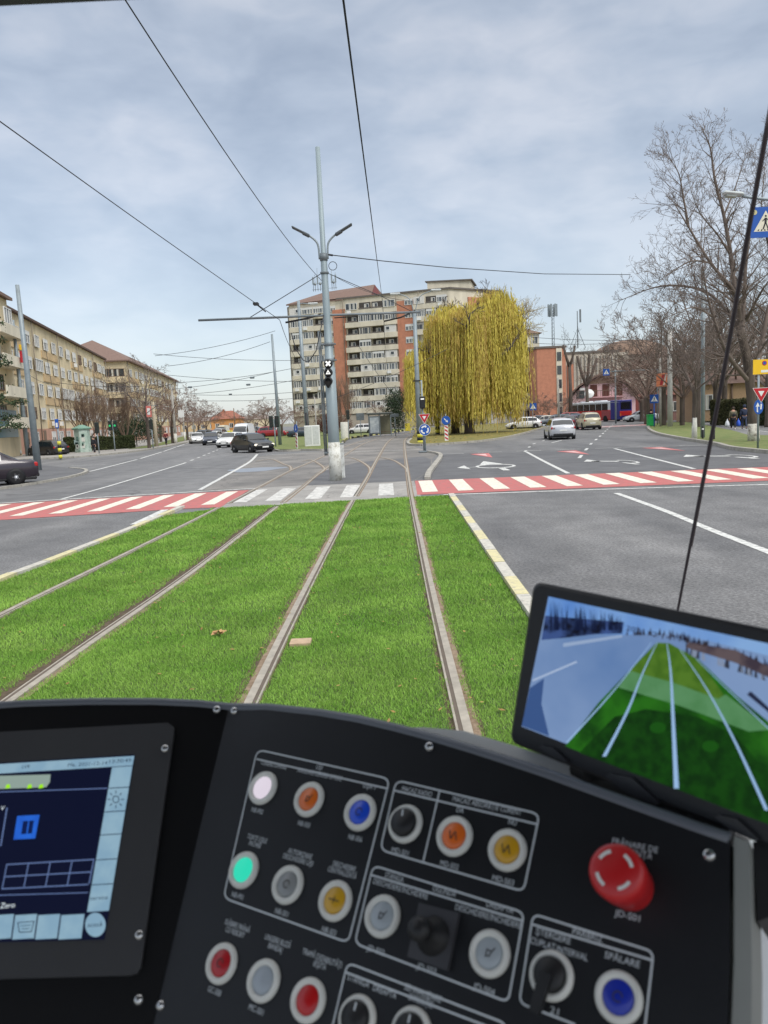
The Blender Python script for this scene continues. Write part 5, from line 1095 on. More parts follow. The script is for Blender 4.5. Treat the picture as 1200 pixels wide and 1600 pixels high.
def make_car(name, label, sty, col, loc, rz, cat='car', group=None, plates=True, taxi=False, lights=False):
    q = STY[sty]; L_, W_ = q['L'], q['W'] / 2; root = thing(name, label, cat, loc, rz, group)
    paint = M('paint_%d_%d_%d' % col, col, .3, metal=.15, var=.05, coat=.6)
    w0, w1 = q['wh']; rw = .32 if sty not in ('suv', 'van') else .36
    ts = sorted(set([0, .015, .04, .08, .12, .16, .2, .25, .3, .36, .42, .5, .56, .62, .68, q['fr'], .8, .86, .9, .94, .975, 1.0]))
    st = []; fr = q['fr']
    for t in ts:
        x = (t - .5) * L_; bl = prof(*q['belt'], t); rf = prof(*q['roof'], t) if t <= fr else bl; gh = rf > bl + .03
        e = min(t, 1 - t) * L_; wf = W_ * (1 - .10 * max(0, 1 - e / .5) ** 2 - .03 * max(0, 1 - e / 1.4)); zb = .20 + .12 * max(0, 1 - e / .35)
        wr_ = wf * (.90 - .22 * min(1, (rf - bl) / (.62 if sty != 'van' else 2.0)) if gh else .90)
        st.append([(0, zb), (wf * .88, zb), (wf * .985, zb + .12), (wf, (zb + bl) * .5 + .05), (wf * .985, bl - .10), (wf * .93, bl), (wr_, (rf - .035) if gh else bl + .012), (wr_ * .82, rf + .005 if gh else bl + .028), (0, rf + .03 if gh else bl + .045)])
    n = 9; vs = []; fs = []
    for (t, s_) in zip(ts, st):
        x = (t - .5) * L_
        for y, z in s_: vs.append((x, y, z))
        for y, z in s_: vs.append((x, -y, z))
    N2 = 2 * n
    for i in range(len(ts) - 1):
        for k in range(n - 1):
            a_ = i * N2 + k; fs.append((a_, a_ + 1, a_ + N2 + 1, a_ + N2)); a_ += n; fs.append((a_ + 1, a_, a_ + N2, a_ + N2 + 1))
    for i, fl in ((0, 1), (len(ts) - 1, -1)):
        o = i * N2
        for k in range(n - 1):
            f_ = (o + k, o + k + 1, o + n + k + 1, o + n + k); fs.append(f_ if fl < 0 else f_[::-1])
    b = MB(); b.add(vs, fs, True); body = b.build('body', paint, root)
    b = MB(); b.box((0, 0, .24), (L_ * .96, W_ * 1.9, .14), .04); b.build('sill', BLACK, root)
    # glass: side windows, windscreen, rear window
    def P3(t, k, s_, out_=.012, dz=0):
        i = np.interp(t, ts, range(len(ts))); i0 = int(min(math.floor(i), len(ts) - 2)); f_ = i - i0; y = st[i0][k][0] * (1 - f_) + st[i0 + 1][k][0] * f_; z = st[i0][k][1] * (1 - f_) + st[i0 + 1][k][1] * f_
        return Vector(((t - .5) * L_, s_ * (y + out_), z + dz))
    rs = [t for t in ts if t <= fr]; tr0 = {'hatch': .12, 'sedan': .30, 'suv': .08, 'wagon': .10, 'van': .62}[sty]
    def side(t0, t1, s_):
        b = MB(); tt = np.linspace(t0, t1, 6)
        for i in range(5):
            A_ = [P3(tt[i], 5, s_), P3(tt[i + 1], 5, s_), P3(tt[i + 1], 6, s_), P3(tt[i], 6, s_)]
            if (A_[2].z - A_[1].z) < .02 and (A_[3].z - A_[0].z) < .02: continue
            lo = [A_[0].lerp(A_[3], .08), A_[1].lerp(A_[2], .08), A_[1].lerp(A_[2], .9), A_[0].lerp(A_[3], .9)]
            b.add(lo, [(0, 1, 2, 3)])
        b.build('side_window', CARGLASS, root)
    for s_ in (-1, 1):
        if sty == 'van': side(.66, .82, s_)
        else: side(tr0 + .01, .385, s_); side(.40, .545, s_); side(.56, .70, s_)
    def slope(t0, t1, name_):
        b = MB(); tt = np.linspace(t0, t1, 5)
        for i in range(4):
            for s_ in (-1, 1):
                p0 = P3(tt[i], 7, s_, 0, .014); p1 = P3(tt[i + 1], 7, s_, 0, .014); c0 = P3(tt[i], 8, s_, 0, .014); c1 = P3(tt[i + 1], 8, s_, 0, .014); o0 = P3(tt[i], 6, s_, -.03, .014); o1 = P3(tt[i + 1], 6, s_, -.03, .014)
                b.add([c0, p0, p1, c1], [(0, 1, 2, 3)]); b.add([p0, o0, o1, p1], [(0, 1, 2, 3)])
        b.build(name_, CARGLASS, root)
    tf = {'hatch': .62, 'sedan': .62, 'suv': .62, 'wagon': .60, 'van': .74}[sty]
    slope(tf + .005, fr - .012, 'windscreen')
    if sty == 'sedan': slope(.165, .295, 'rear_window')
    elif sty != 'van': slope(.032, tr0 + (.03 if sty == 'hatch' else .01), 'rear_window')
    for t in (w0, w1):
        for s_ in (-1, 1):
            x = (t - .5) * L_
            b = MB(); b.cyl((x, s_ * (W_ - .18), rw), (x, s_ * (W_ + .004), rw), rw + .055, n=20); b.build('wheel_arch', BLACK, root)
            b = MB(); b.lathe([(rw - .06, -.2), (rw, -.17), (rw, -.02), (rw - .05, .012), (rw * .64, .012)], (x, s_ * W_, rw), (0, s_, 0), 20); wh = b.build('wheel', RUBBER, root)
            b = MB(); b.lathe([(rw * .64, .010), (rw * .58, -.005), (rw * .2, .016), (.0, .018)], (x, s_ * W_, rw), (0, s_, 0), 20); 
            b.mat(1)
            for k in range(5):
                an = k * 2 * PI / 5; c_ = Vector((x + math.cos(an) * rw * .4, s_ * (W_ + .017), rw + math.sin(an) * rw * .4)); b.lathe([(.045, 0), (.0, .002)], c_, (0, s_, 0), 8)
            b.build('rim', [RIM, BLACK], wh)
    fb = prof(*q['belt'], .97)
    for s_ in (-1, 1):
        b = MB(); b.box((L_ / 2 - .17, s_ * W_ * .70, fb - .06), (.24, W_ * .44, .15), .05); b.build('headlight', EM('head_lit', (255, 244, 220), 2.2) if lights else HEADL, root)
        zz_ = prof(*q['belt'], .02); b = MB(); b.box((-L_ / 2 + .10, s_ * W_ * .74, zz_ - .12), (.2, W_ * .34, .2 if sty != 'van' else .5), .04); b.build('tail_light', TAIL, root)
        b = MB(); xm = (fr - .5) * L_ - .25; b.box((xm, s_ * (W_ + .10), prof(*q['belt'], .7) + .06), (.12, .2, .13), .04); b.build('mirror', paint, root)
        b = MB()
        for t in (.39, .555): xx = (t - .5) * L_; b.box((xx, s_ * (W_ + .0), .95 * prof(*q['belt'], t) - .14), (.16, .03, .03), .01)
        b.build('door_handle', BLACK if col[0] < 60 else paint, root)
    b = MB(); b.box((L_ / 2 - .03, 0, .46), (.10, W_ * 1.1, .14), .03); b.box((L_ / 2 - .07, 0, .62), (.08, W_ * .7, .10), .02); b.build('grille', BLACK, root)
    b = MB(); b.box((-L_ / 2 + .02, 0, .36), (.12, W_ * 1.5, .16), .03); b.build('bumper', BLACK, root)
    for x, z, s_ in ((L_ / 2 + .028, .42, 1), (-L_ / 2 - .012, .66 if sty != 'hatch' else .6, -1)):
        b = MB(); b.box((x, 0, z), (.02, .52, .11)); b.build('number_plate', SIGNWHITE, root)
    if taxi:
        b = MB(); b.box((.1, 0, q['H'] + .09), (.18, .5, .12), .03); b.build('roof_sign', BYEL, root)
    if sty in ('suv', 'wagon'):
        for s_ in (-1, 1): b = MB(); b.tube([(-L_ * .33, s_ * W_ * .58, q['H'] + .02), (L_ * .06, s_ * W_ * .58, q['H'] + .03)], .022, 6); b.build('roof_rail', BLACK, root)
    return root
D2 = math.radians
make_car('parked_car', 'dark purple parked saloon with silver wheels cut off by the left edge', 'sedan', (44, 36, 46), G(16, 762) + Vector((-1.75, .9, .06)), D2(212))
make_car('parked_car', 'black estate with lit red tail light parked beyond the left edge pole', 'wagon', (30, 30, 34), G(77, 713) + Vector((-.6, 1.0, .0)), D2(148))
make_car('parked_car', 'white parked car partly seen at the far left edge behind the saloon', 'hatch', (206, 206, 204), G(-2, 716), D2(60))
CG = 'cars coming along the left avenue'
make_car('hatchback', 'black hatchback with lit headlights turning right of the oncoming cars', 'hatch', (13, 16, 19), G(403, 707) + Vector((-.6, 1.2, 0)), D2(-52), group=CG, lights=True)
make_car('taxi', 'white oncoming car with a yellow roof sign right behind the black hatchback', 'hatch', (222, 222, 218), G(357, 699) + Vector((0, 1.5, 0)), D2(-100), group=CG, taxi=True)
make_car('moving_car', 'dark blue oncoming car left of the white taxi', 'hatch', (38, 48, 66), G(326, 695.5) + Vector((0, 1.5, 0)), D2(-82), group=CG)
make_car('moving_car', 'white car at the kerb at the left of the oncoming row', 'sedan', (222, 222, 220), G(304, 693.5) + Vector((0, 1.5, 0)), D2(-72), group=CG)
make_car('van', 'silver white van behind the white taxi', 'van', (204, 208, 212), at_y(373, 94) + Vector((0, 3, 0)), D2(-96), 'van', CG)
for i, (px, Y, st_, col, lab) in enumerate([(333, 112, 'hatch', (216, 216, 214), 'white car just behind the dark blue one'), (341, 128, 'suv', (190, 190, 188), 'pale distant car between the lanes, behind the white taxi'), (316, 108, 'suv', (60, 64, 70), 'dark car behind the white kerb car'), (388, 150, 'hatch', (200, 200, 198), 'small pale car far down the avenue'), (396, 165, 'suv', (90, 92, 96), 'tiny grey car far down the avenue'), (404, 190, 'hatch', (210, 210, 208), 'tiny white car farthest down the avenue'), (348, 180, 'van', (190, 180, 150), 'distant beige van near the orange house'), (330, 150, 'hatch', (190, 60, 54), 'tiny red car far behind the oncoming row')]):
    make_car('distant_car', lab, st_, col, at_y(px, Y), D2(-96), group=CG)
make_car('parked_car', 'red car parked behind the left island trees', 'suv', (160, 34, 44), at_y(424, 120), D2(8)); make_car('parked_car', 'dark teal car between the island poles', 'sedan', (36, 50, 62), at_y(473, 108), D2(10))
make_car('parked_car', 'white car between the white concrete post and the shelter', 'hatch', (214, 214, 212), at_y(562, 112) + Vector((0, 0, 0)), D2(184))
make_car('estate_car', 'silver estate car driving away in front of the beige one', 'wagon', (196, 198, 202), G(878.5, 687) + Vector((.3, 2.2, 0)), D2(84), group='cars driving away on the right road')
make_car('off_roader', 'beige off roader driving away behind the silver estate car', 'suv', (196, 188, 160), G(924, 671.5) + Vector((.3, 2.2, 0)), D2(86), group='cars driving away on the right road')
make_car('moving_car', 'dark red car ahead of the silver estate car', 'sedan', (84, 44, 52), at_y(892, 86), D2(64), group='cars driving away on the right road')
make_car('hatchback', 'small white hatchback at the right end of the willow', 'hatch', (222, 222, 220), at_y(817, 92), D2(178))
for px, Y, st_, col, rz, lab in [(852, 103, 'hatch', (190, 186, 174), 170, 'beige small car parked right of the white hatchback'), (868, 100, 'wagon', (96, 104, 112), 176, 'grey estate parked left of the dark red car'), (884, 108, 'suv', (150, 60, 56), 170, 'reddish car parked in front of the pink house'), (897, 104, 'hatch', (40, 62, 84), 168, 'blue car half hidden behind the bus front'), (1001, 105, 'sedan', (186, 192, 196), 176, 'silver car parked right behind the bus'), (1186, 118, 'suv', (150, 156, 160), 10, 'grey car behind the hedge at the right edge'), (1142, 122, 'hatch', (160, 40, 40), 10, 'red car far behind the tan house lawn'), (838, 112, 'hatch', (70, 76, 84), 175, 'dark car parked by the white shops')]:
    make_car('parked_car', lab, st_, col, at_y(px, Y), D2(rz), group='cars parked beyond the junction')
# bus
c = at_y(949, 108); bus = thing('bus', 'red white and blue city bus turning in front of the pink house', 'bus', c, D2(-165))
# built along x, front to +x; rear seen at right
Lb, Wb, Hb = 11.2, 2.5, 3.0
BR = M('bus_red', (196, 40, 44), .35, coat=.4); BB = M('bus_blue', (38, 44, 120), .35, coat=.4); BW = M('bus_white', (214, 218, 222), .35, coat=.4)
c = at_y(938, 120); bus.location = c; bus.rotation_euler.z = 0
b = MB(); b.box((0, 0, 1.0), (Lb, Wb, 1.5), .08); b.build('lower_body', BR, bus)
b = MB(); b.box((0, 0, 2.25), (Lb - .04, Wb - .06, 1.1), .06); b.mat(0); b.box((0, 0, 2.9), (Lb, Wb, .36), .1); b.build('roof', BW, bus)
b = MB(); b.box((Lb / 2 - .95, 0, 1.55), (2.0, Wb + .05, 2.65), .12); b.box((Lb / 2 - .95, 0, 2.95), (2.0, Wb + .05, .34), .1); b.build('rear_section', BB, bus)
b = MB(); b.box((Lb / 2 - 2.9, -.01, 1.05), (1.9, Wb + .03, 1.2), .02); b.build('advert_panel', M('advert_dull_red', (150, 70, 74), .5, var=.2), bus)
for s_ in (-1, 1):
    for i in range(6):
        b = MB(); b.box((-Lb / 2 + 1.0 + i * 1.42, s_ * (Wb / 2 + .005), 2.22), (1.28, .05, .98), .02); b.build('side_window', CARGLASS, bus)
b = MB(); b.box((Lb / 2 + .01, 0, 2.25), (.08, 2.0, 1.1), .03); b.build('rear_window', CARGLASS, bus)
b = MB(); b.box((Lb / 2 + .03, 0, 1.15), (.06, 2.3, .7), .02); b.build('rear_panel', BR, bus)
b = MB(); b.box((-Lb / 2 - .01, 0, 2.0), (.08, 2.2, 1.5), .03); b.build('windscreen', CARGLASS, bus)
for s_ in (-1, 1):
    b = MB(); b.box((Lb / 2 + .07, s_ * 1.0, .95), (.05, .22, .4)); b.build('tail_light', M('amber', (220, 120, 60), .3), bus)
    for x in (-Lb / 2 + 2.4, Lb / 2 - 3.0):
        b = MB(); b.cyl((x, s_ * (Wb / 2 - .1), .5), (x, s_ * (Wb / 2 + .012), .5), .58, n=20); b.build('wheel_arch', BLACK, bus)
        b = MB(); b.lathe([(.40, -.3), (.48, -.26), (.48, 0), (.44, .03), (.28, .03)], (x, s_ * Wb / 2, .48), (0, s_, 0), 20); wh = b.build('wheel', RUBBER, bus)
        b = MB(); b.lathe([(.28, .03), (.24, -.02), (.1, .0), (0, .02)], (x, s_ * Wb / 2, .48), (0, s_, 0), 16); b.build('rim', RIM, wh)
b = MB(); b.box((0, 0, .32), (Lb - .2, Wb - .1, .25)); b.build('sill', BLACK, bus)
for i, x in enumerate((-3.2, .2)): b = MB(); b.box((x, 0, 3.14), (1.6, 1.3, .16), .05); b.build('roof_hatch', BW, bus)
bus.rotation_euler.z = D2(-66)

# ------------------------------------------------------------------ people
def skin(name, joints, edges, mats, root, sub=1):
    me = bpy.data.meshes.new(name); me.from_pydata([j[0] for j in joints], edges, []); o = bpy.data.objects.new(name, me); C.objects.link(o)
    o.modifiers.new('skin', 'SKIN'); me.skin_vertices or None
    for i, j in enumerate(joints):
        r_ = j[1]; me.skin_vertices[0].data[i].radius = (r_, r_) if isinstance(r_, float) else r_
    me.skin_vertices[0].data[0].use_root = True
    sm = o.modifiers.new('sub', 'SUBSURF'); sm.levels = sub; sm.render_levels = sub
    dg = bpy.context.evaluated_depsgraph_get(); m2 = bpy.data.meshes.new_from_object(o.evaluated_get(dg)); bpy.data.objects.remove(o)
    m2.materials.clear(); m2.materials.append(mats)
    for p in m2.polygons: p.use_smooth = True
    o = bpy.data.objects.new(name, m2); C.objects.link(o); o.parent = root; return o
SKIN = M('skin', (196, 150, 126), .6, var=.05); SKIN_SHOE = M('dark_shoe', (40, 38, 38), .7)
def person(label, loc, rz, h, jacket, trousers, hair, shoes, step=.16, hood=False, pack=None, bulk=1.0):
    root = thing('person', label, 'person', loc, rz); k = h / 1.75
    v = lambda x, y, z: (x * k, y * k, z * k)
    # faces +y (walking away); lf = left leg forward
    body = [(v(0, 0, .95), .14), (v(0, 0, 1.2), .13), (v(0, .0, 1.42), .10), (v(0, .0, 1.52), .055), (v(0, .02, 1.60), .085), (v(0, .02, 1.70), .075),
            (v(-.10, 0, .90), .085), (v(-.10, step, .50), .06), (v(-.10, step * .9, .09), .04), (v(-.10, step + .13, .05), .035),
            (v(.10, 0, .90), .085), (v(.10, -step * .6, .48), .06), (v(.10, -step * 1.5, .10), .04), (v(.10, -step * 1.5 + .13, .05), .035),
            (v(-.19, 0, 1.40), .06), (v(-.25, -.03, 1.12), .045), (v(-.26, .06, .88), .032), (v(.19, 0, 1.40), .06), (v(.25, .03, 1.12), .045), (v(.26, .08, .88), .032),
            (v(-.265, .07, .81), .03), (v(.265, .09, .81), .03)]
    ed = [(0, 1), (1, 2), (2, 3), (3, 4), (4, 5), (0, 6), (6, 7), (7, 8), (8, 9), (0, 10), (10, 11), (11, 12), (12, 13), (2, 14), (14, 15), (15, 16), (2, 17), (17, 18), (18, 19), (16, 20), (19, 21)]
    for s_, hb in ((-1, 20), (1, 21)):
        bx, by, bz = body[hb][0]
        for i in range(4):
            n_ = len(body); dy = (-.03 + .02 * i) * k; ln = (.065, .075, .07, .055)[i] * k
            body.append(((bx, by + dy, bz - .03 * k), .010)); body.append(((bx - s_ * .012, by + dy + .006, bz - .03 * k - ln), .008)); ed += [(hb, n_), (n_, n_ + 1)]
        n_ = len(body); body.append(((bx - s_ * .01, by + .045 * k, bz - .01), .011)); body.append(((bx - s_ * .015, by + .06 * k, bz - .055 * k), .009)); ed += [(hb, n_), (n_, n_ + 1)]
    # face: nose and ears on the head
    n_ = len(body); body.append((v(0, .11, 1.63), .013)); ed.append((4, n_))
    for s_ in (-1, 1): n_ = len(body); body.append((v(s_ * .088, .01, 1.63), .016)); ed.append((4, n_))
    skin('body', body, ed, SKIN, root)
    B = bulk
    skin('jacket', [(v(0, 0, .92), .18 * B), (v(0, 0, 1.15), .17 * B), (v(0, 0, 1.38), .15 * B), (v(-.20, 0, 1.38), .085 * B), (v(-.26, -.03, 1.12), .068 * B), (v(-.27, .055, .90), .052 * B), (v(.20, 0, 1.38), .085 * B), (v(.26, .03, 1.12), .068 * B), (v(.27, .075, .90), .052 * B), (v(0, -.01, 1.49), .08)], [(0, 1), (1, 2), (2, 3), (3, 4), (4, 5), (2, 6), (6, 7), (7, 8), (2, 9)], jacket, root)
    skin('trousers', [(v(0, 0, .93), .15), (v(-.10, 0, .84), .10), (v(-.10, step, .50), .078), (v(-.10, step * .9, .12), .062), (v(.10, 0, .84), .10), (v(.10, -step * .6, .48), .078), (v(.10, -step * 1.5, .13), .062)], [(0, 1), (1, 2), (2, 3), (0, 4), (4, 5), (5, 6)], trousers, root)
    for x, y in ((-.10, step * .9), (.10, -step * 1.5)):
        skin('shoe', [(v(x, y - .03, .06), .055), (v(x, y + .08, .045), .05), (v(x, y + .17, .035), .04)], [(0, 1), (1, 2)], shoes, root)
    b = MB(); b.lathe([(.02, -.10), (.085, -.07), (.108, 0), (.10, .06), (.06, .11), (0, .125)] if not hood else [(.06, -.12), (.12, -.05), (.128, .02), (.11, .08), (.05, .13), (0, .14)], v(0, -.01, 1.66), (0, -.15, 1), 16); b.build('hood' if hood else 'hair', hair, root)
    for s_ in (-1, 1): b = MB(); b.lathe([(.012, 0), (.0, .006)], v(s_ * .032, .098, 1.645), (0, 1, 0), 8); b.build('eye', BLACK, root)
    if pack: skin('backpack', [(v(0, -.22 * B, 1.0), .13), (v(0, -.23 * B, 1.28), .12)], [(0, 1)], pack, root)
    return root
OLIVE = M('olive_jacket', (98, 94, 76), .9, var=.2); NAVY = M('navy_jacket', (44, 52, 74), .9); DARKC = M('dark_cloth', (36, 36, 42), .9); JEAN = M('jeans', (54, 62, 82), .9)
c = G(1145.5, 671); person('walker seen from behind in an olive jacket and dark trousers with a backpack', c, D2(-12), 1.68, OLIVE, DARKC, M('brown_hair', (70, 56, 48), .8), M('white_shoe', (206, 206, 206)), pack=DARKC, bulk=1.1)
for dx, mt, nm, lab in ((-.42, M('white_bag', (206, 208, 212), .5), 'carrier_bag', 'white carrier bag held by the walker in the olive jacket'), (.42, M('blue_bag', (40, 84, 190), .5), 'carrier_bag', 'blue carrier bag held between the two walkers')):
    b = MB(); b.X = Matrix.Translation((c.x + dx, c.y + .05, 0)); b.lathe([(.06, .22), (.15, .26), (.17, .42), (.12, .60), (.03, .74), (.02, .82)], (0, 0, 0), (0, 0, 1), 10); tag(b.build(nm, mt), lab, 'bag')
c = G(1163, 670); person('walker seen from behind in a navy hooded jacket and jeans', c, D2(-14), 1.80, NAVY, JEAN, NAVY, SKIN_SHOE, hood=True, bulk=1.15)
c = G(148, 709); person('person in dark clothes walking past the green advertising column', c, D2(160), 1.66, DARKC, DARKC, DARKC, SKIN_SHOE, bulk=1.2)
c = at_y(258, 95); person('person in a dark red coat near the left shop fronts', c + Vector((0, 0, .12)), D2(0), 1.7, M('red_coat', (120, 50, 52), .9), DARKC, DARKC, SKIN_SHOE)
c = at_y(1017, 79); person('person in black waiting by the blue crossing sign', c, D2(20), 1.72, DARKC, JEAN, DARKC, SKIN_SHOE, step=.05)
c = at_y(835, 105); person('small dark figure by the white shops right of the willow', c, D2(0), 1.7, DARKC, DARKC, DARKC, SKIN_SHOE, step=.05)

# ------------------------------------------------------------------ trees
def branch(b, rn, p, d, ln, r, lv, mx, spread=.75, up=.25, seg=4, kids=5, curl=.25, minr=.006, gravity=0):
    pts = [p.copy()]; rr = [r]; dd = d.normalized()
    for i in range(seg):
        dd = (dd + Vector((rn.gauss(0, curl), rn.gauss(0, curl), rn.gauss(0, curl) + up * .25 - gravity * .2)) * .5).normalized()
        pts.append(pts[-1] + dd * ln / seg); rr.append(max(minr, r * (1 - .72 * (i + 1) / seg)))
    b.tube(pts, rr, 6 if lv == 0 else (4 if lv == 1 else 3), False, lv < 2)
    if lv >= mx: return
    for k in range(kids):
        t = .25 + .75 * (k + rn.random()) / kids; t = min(t, .99); f = t * seg; i = int(f); q = pts[i].lerp(pts[i + 1], f - i); ax = (pts[i + 1] - pts[i]).normalized()
        o = Vector((rn.gauss(0, 1), rn.gauss(0, 1), rn.gauss(0, 1))); o = (o - ax * o.dot(ax)).normalized()
        nd = (ax * (1 - spread * .45) + o * spread + Vector((0, 0, up))).normalized()
        branch(b, rn, q, nd, ln * rn.uniform(.42, .68) * (1.15 - .45 * t), max(minr, rr[i] * .52), lv + 1, mx, spread, up, max(3, seg - 1), kids, curl, minr, gravity)
def bare_tree(name, label, base, h, r, seed, trunk_h=.3, mx=4, kids=5, limbs=5, spread=.75, up=.3, white=0, twig=TWIG, minr=.008, group=None, lean=(0, 0), low=0):
    rn = random.Random(seed); root = thing(name, label, 'tree', base, 0, group); th_ = h * trunk_h
    top = Vector((lean[0], lean[1], th_)); b = MB()
    b.tube(smooth_path([(0, 0, -.1), (lean[0] * .2 + rn.uniform(-.05, .05) * h * .1, lean[1] * .2, th_ * .35), (lean[0] * .6, lean[1] * .6, th_ * .7), top + Vector((0, 0, .1))], 3), [r * 1.35, r * 1.1] + [r * 1.0] * 7 + [r * .8], 10, True); b.build('trunk', BARK, root)
    if white: b = MB(); b.tube([(0, 0, 0), (lean[0] * .2, lean[1] * .2, white)], [r * 1.42, r * 1.2], 12); b.build('whitewash', WHITEW, root)
    b = MB()
    for i in range(limbs):
        an = 2 * PI * (i + rn.random() * .6) / limbs; el_ = rn.uniform(.5, 1.25) if i else 1.45
        d = Vector((math.cos(an) * math.cos(el_), math.sin(an) * math.cos(el_), math.sin(el_))); q = top * rn.uniform(.75, 1)
        branch(b, rn, q, d, (h - th_) * rn.uniform(.62, .9), r * rn.uniform(.45, .65), 0, mx, spread, up, 5, kids, .25, minr)
    b.build('crown', twig, root); return root
# the big tree at the right edge, limbs traced
base = G(1178, 692); rt = thing('bare_tree', 'large bare tree with whitewashed foot and many fine twigs at the right edge', 'tree', base); Yt = base.y; rn = random.Random(21)
def TP(px, py, dy=0): return P(px, py, Yt + dy) - base
b = MB(); b.tube(smooth_path([(0, 0, -.1), TP(1177, 660), TP(1172, 600), TP(1165, 550), TP(1156, 516)], 3), [.27, .25, .24, .235, .23, .225, .22, .215, .21, .205, .2, .2, .19], 12); b.build('trunk', BARK, rt)
b = MB(); b.tube([(0, 0, -.05), TP(1177, 662)], [.30, .265], 14); b.build('whitewash', worn('worn_whitewash', (202, 198, 186), (96, 84, 72), .9, 5), rt)
limbs = [([(1160, 520, 0), (1150, 470, .4), (1142, 400, .8), (1131, 337, 1), (1117, 281, 1.2), (1110, 232, 1.2), (1098, 203, 1.2)], .2),
 ([(1156, 500, 0), (1148, 458, -.5), (1110, 411, -1.2), (1076, 355, -1.8), (1056, 322, -2.0)], .17), ([(1076, 355, -1.8), (1068, 310, -1.9), (1060, 270, -2.0), (1042, 242, -2)], .08),
 ([(1158, 524, 0), (1140, 492, .8), (1103, 456, 1.8), (1054, 446, 2.6), (1016, 451, 3.2), (968, 470, 3.8)], .15),
 ([(1170, 596, 0), (1135, 551, -1), (1116, 500, -1.8), (1104, 455, -2.2), (1098, 415, -2.5)], .17),
 ([(1160, 510, 0), (1163, 460, .5), (1166, 407, 1), (1176, 340, 1.5), (1188, 270, 1.8), (1200, 210, 2)], .16),
 ([(1172, 600, 0), (1186, 555, .6), (1198, 495, 1), (1212, 430, 1.5), (1225, 350, 2)], .26),
 ([(1142, 400, .8), (1120, 365, 0), (1095, 335, -.8), (1080, 300, -1.2)], .08), ([(1131, 337, 1), (1150, 290, 1.6), (1165, 240, 2)], .07),
 ([(1110, 411, -1.2), (1080, 408, -1.6), (1050, 425, -2), (1028, 440, -2.5)], .07), ([(1166, 500, .2), (1190, 455, -1), (1215, 420, -2)], .12), ([(1150, 470, .4), (1130, 440, 2), (1105, 425, 3.5)], .08),
 ([(1212, 430, 1.5), (1200, 380, .5), (1190, 330, -.5), (1195, 260, -1)], .1), ([(1114, 495, -1.8), (1085, 480, -3), (1055, 490, -4)], .07)]
b = MB()
for pl, r_ in limbs:
    pts = smooth_path([TP(*q) for q in pl], 4); n_ = len(pts); rr = [max(.012, r_ * .72 * (1 - .88 * i / (n_ - 1))) for i in range(n_)]
    b.tube(pts, rr, 7, False)
    k = 0
    for i in range(1, n_ - 1):
        for j in range(2):
            ax = (pts[i + 1] - pts[i]).normalized(); o = Vector((rn.gauss(0, 1), rn.gauss(0, .8), rn.gauss(0, 1))); o = (o - ax * o.dot(ax)).normalized()
            branch(b, rn, pts[i].lerp(pts[i + 1], rn.random()), ax * .55 + o * .75 + Vector((0, 0, .22)), rn.uniform(1.3, 2.8) * (1 - .62 * i / n_), max(.013, rr[i] * .42), 1, 4, .7, .16, 4, 3, .3, .0055)
    branch(b, rn, pts[-1], pts[-1] - pts[-2], .9, .012, 1, 3, .7, .1, 4, 4, .3, .0055)
b.build('crown', TWIG, rt)

T1 = bare_tree('bare_tree', '', (0, 0, 0), 10, .15, 11, kids=4, mx=4, minr=.010, twig=TWIG)
T2 = bare_tree('bare_tree', '', (0, 0, 0), 8, .13, 12, kids=4, mx=4, minr=.012, spread=.95, up=.12, twig=TWIGR, trunk_h=.28)
T3 = bare_tree('bare_tree', '', (0, 0, 0), 8, .16, 13, kids=6, mx=3, minr=.009, spread=.45, up=.7, twig=M('pale_twigs', (128, 108, 92), .95), trunk_h=.16, limbs=9)
used = {}
HH = {T: max(v.co.z for ch in T.children for v in ch.data.vertices) for T in (T1, T2, T3)}
def tree(T, base, ytop, label, rz=None, group='bare street trees', sx=None):
    z = TZ(base, ytop); hh = HH[T]; s = z / hh; f = T.name not in used; used[T.name] = 1
    o = dup(T, base, random.uniform(0, 6.3) if rz is None else rz, label, s, group, first=f); o['category'] = 'tree'
    if sx: o.scale = (s * sx, s * sx, s)
    return o
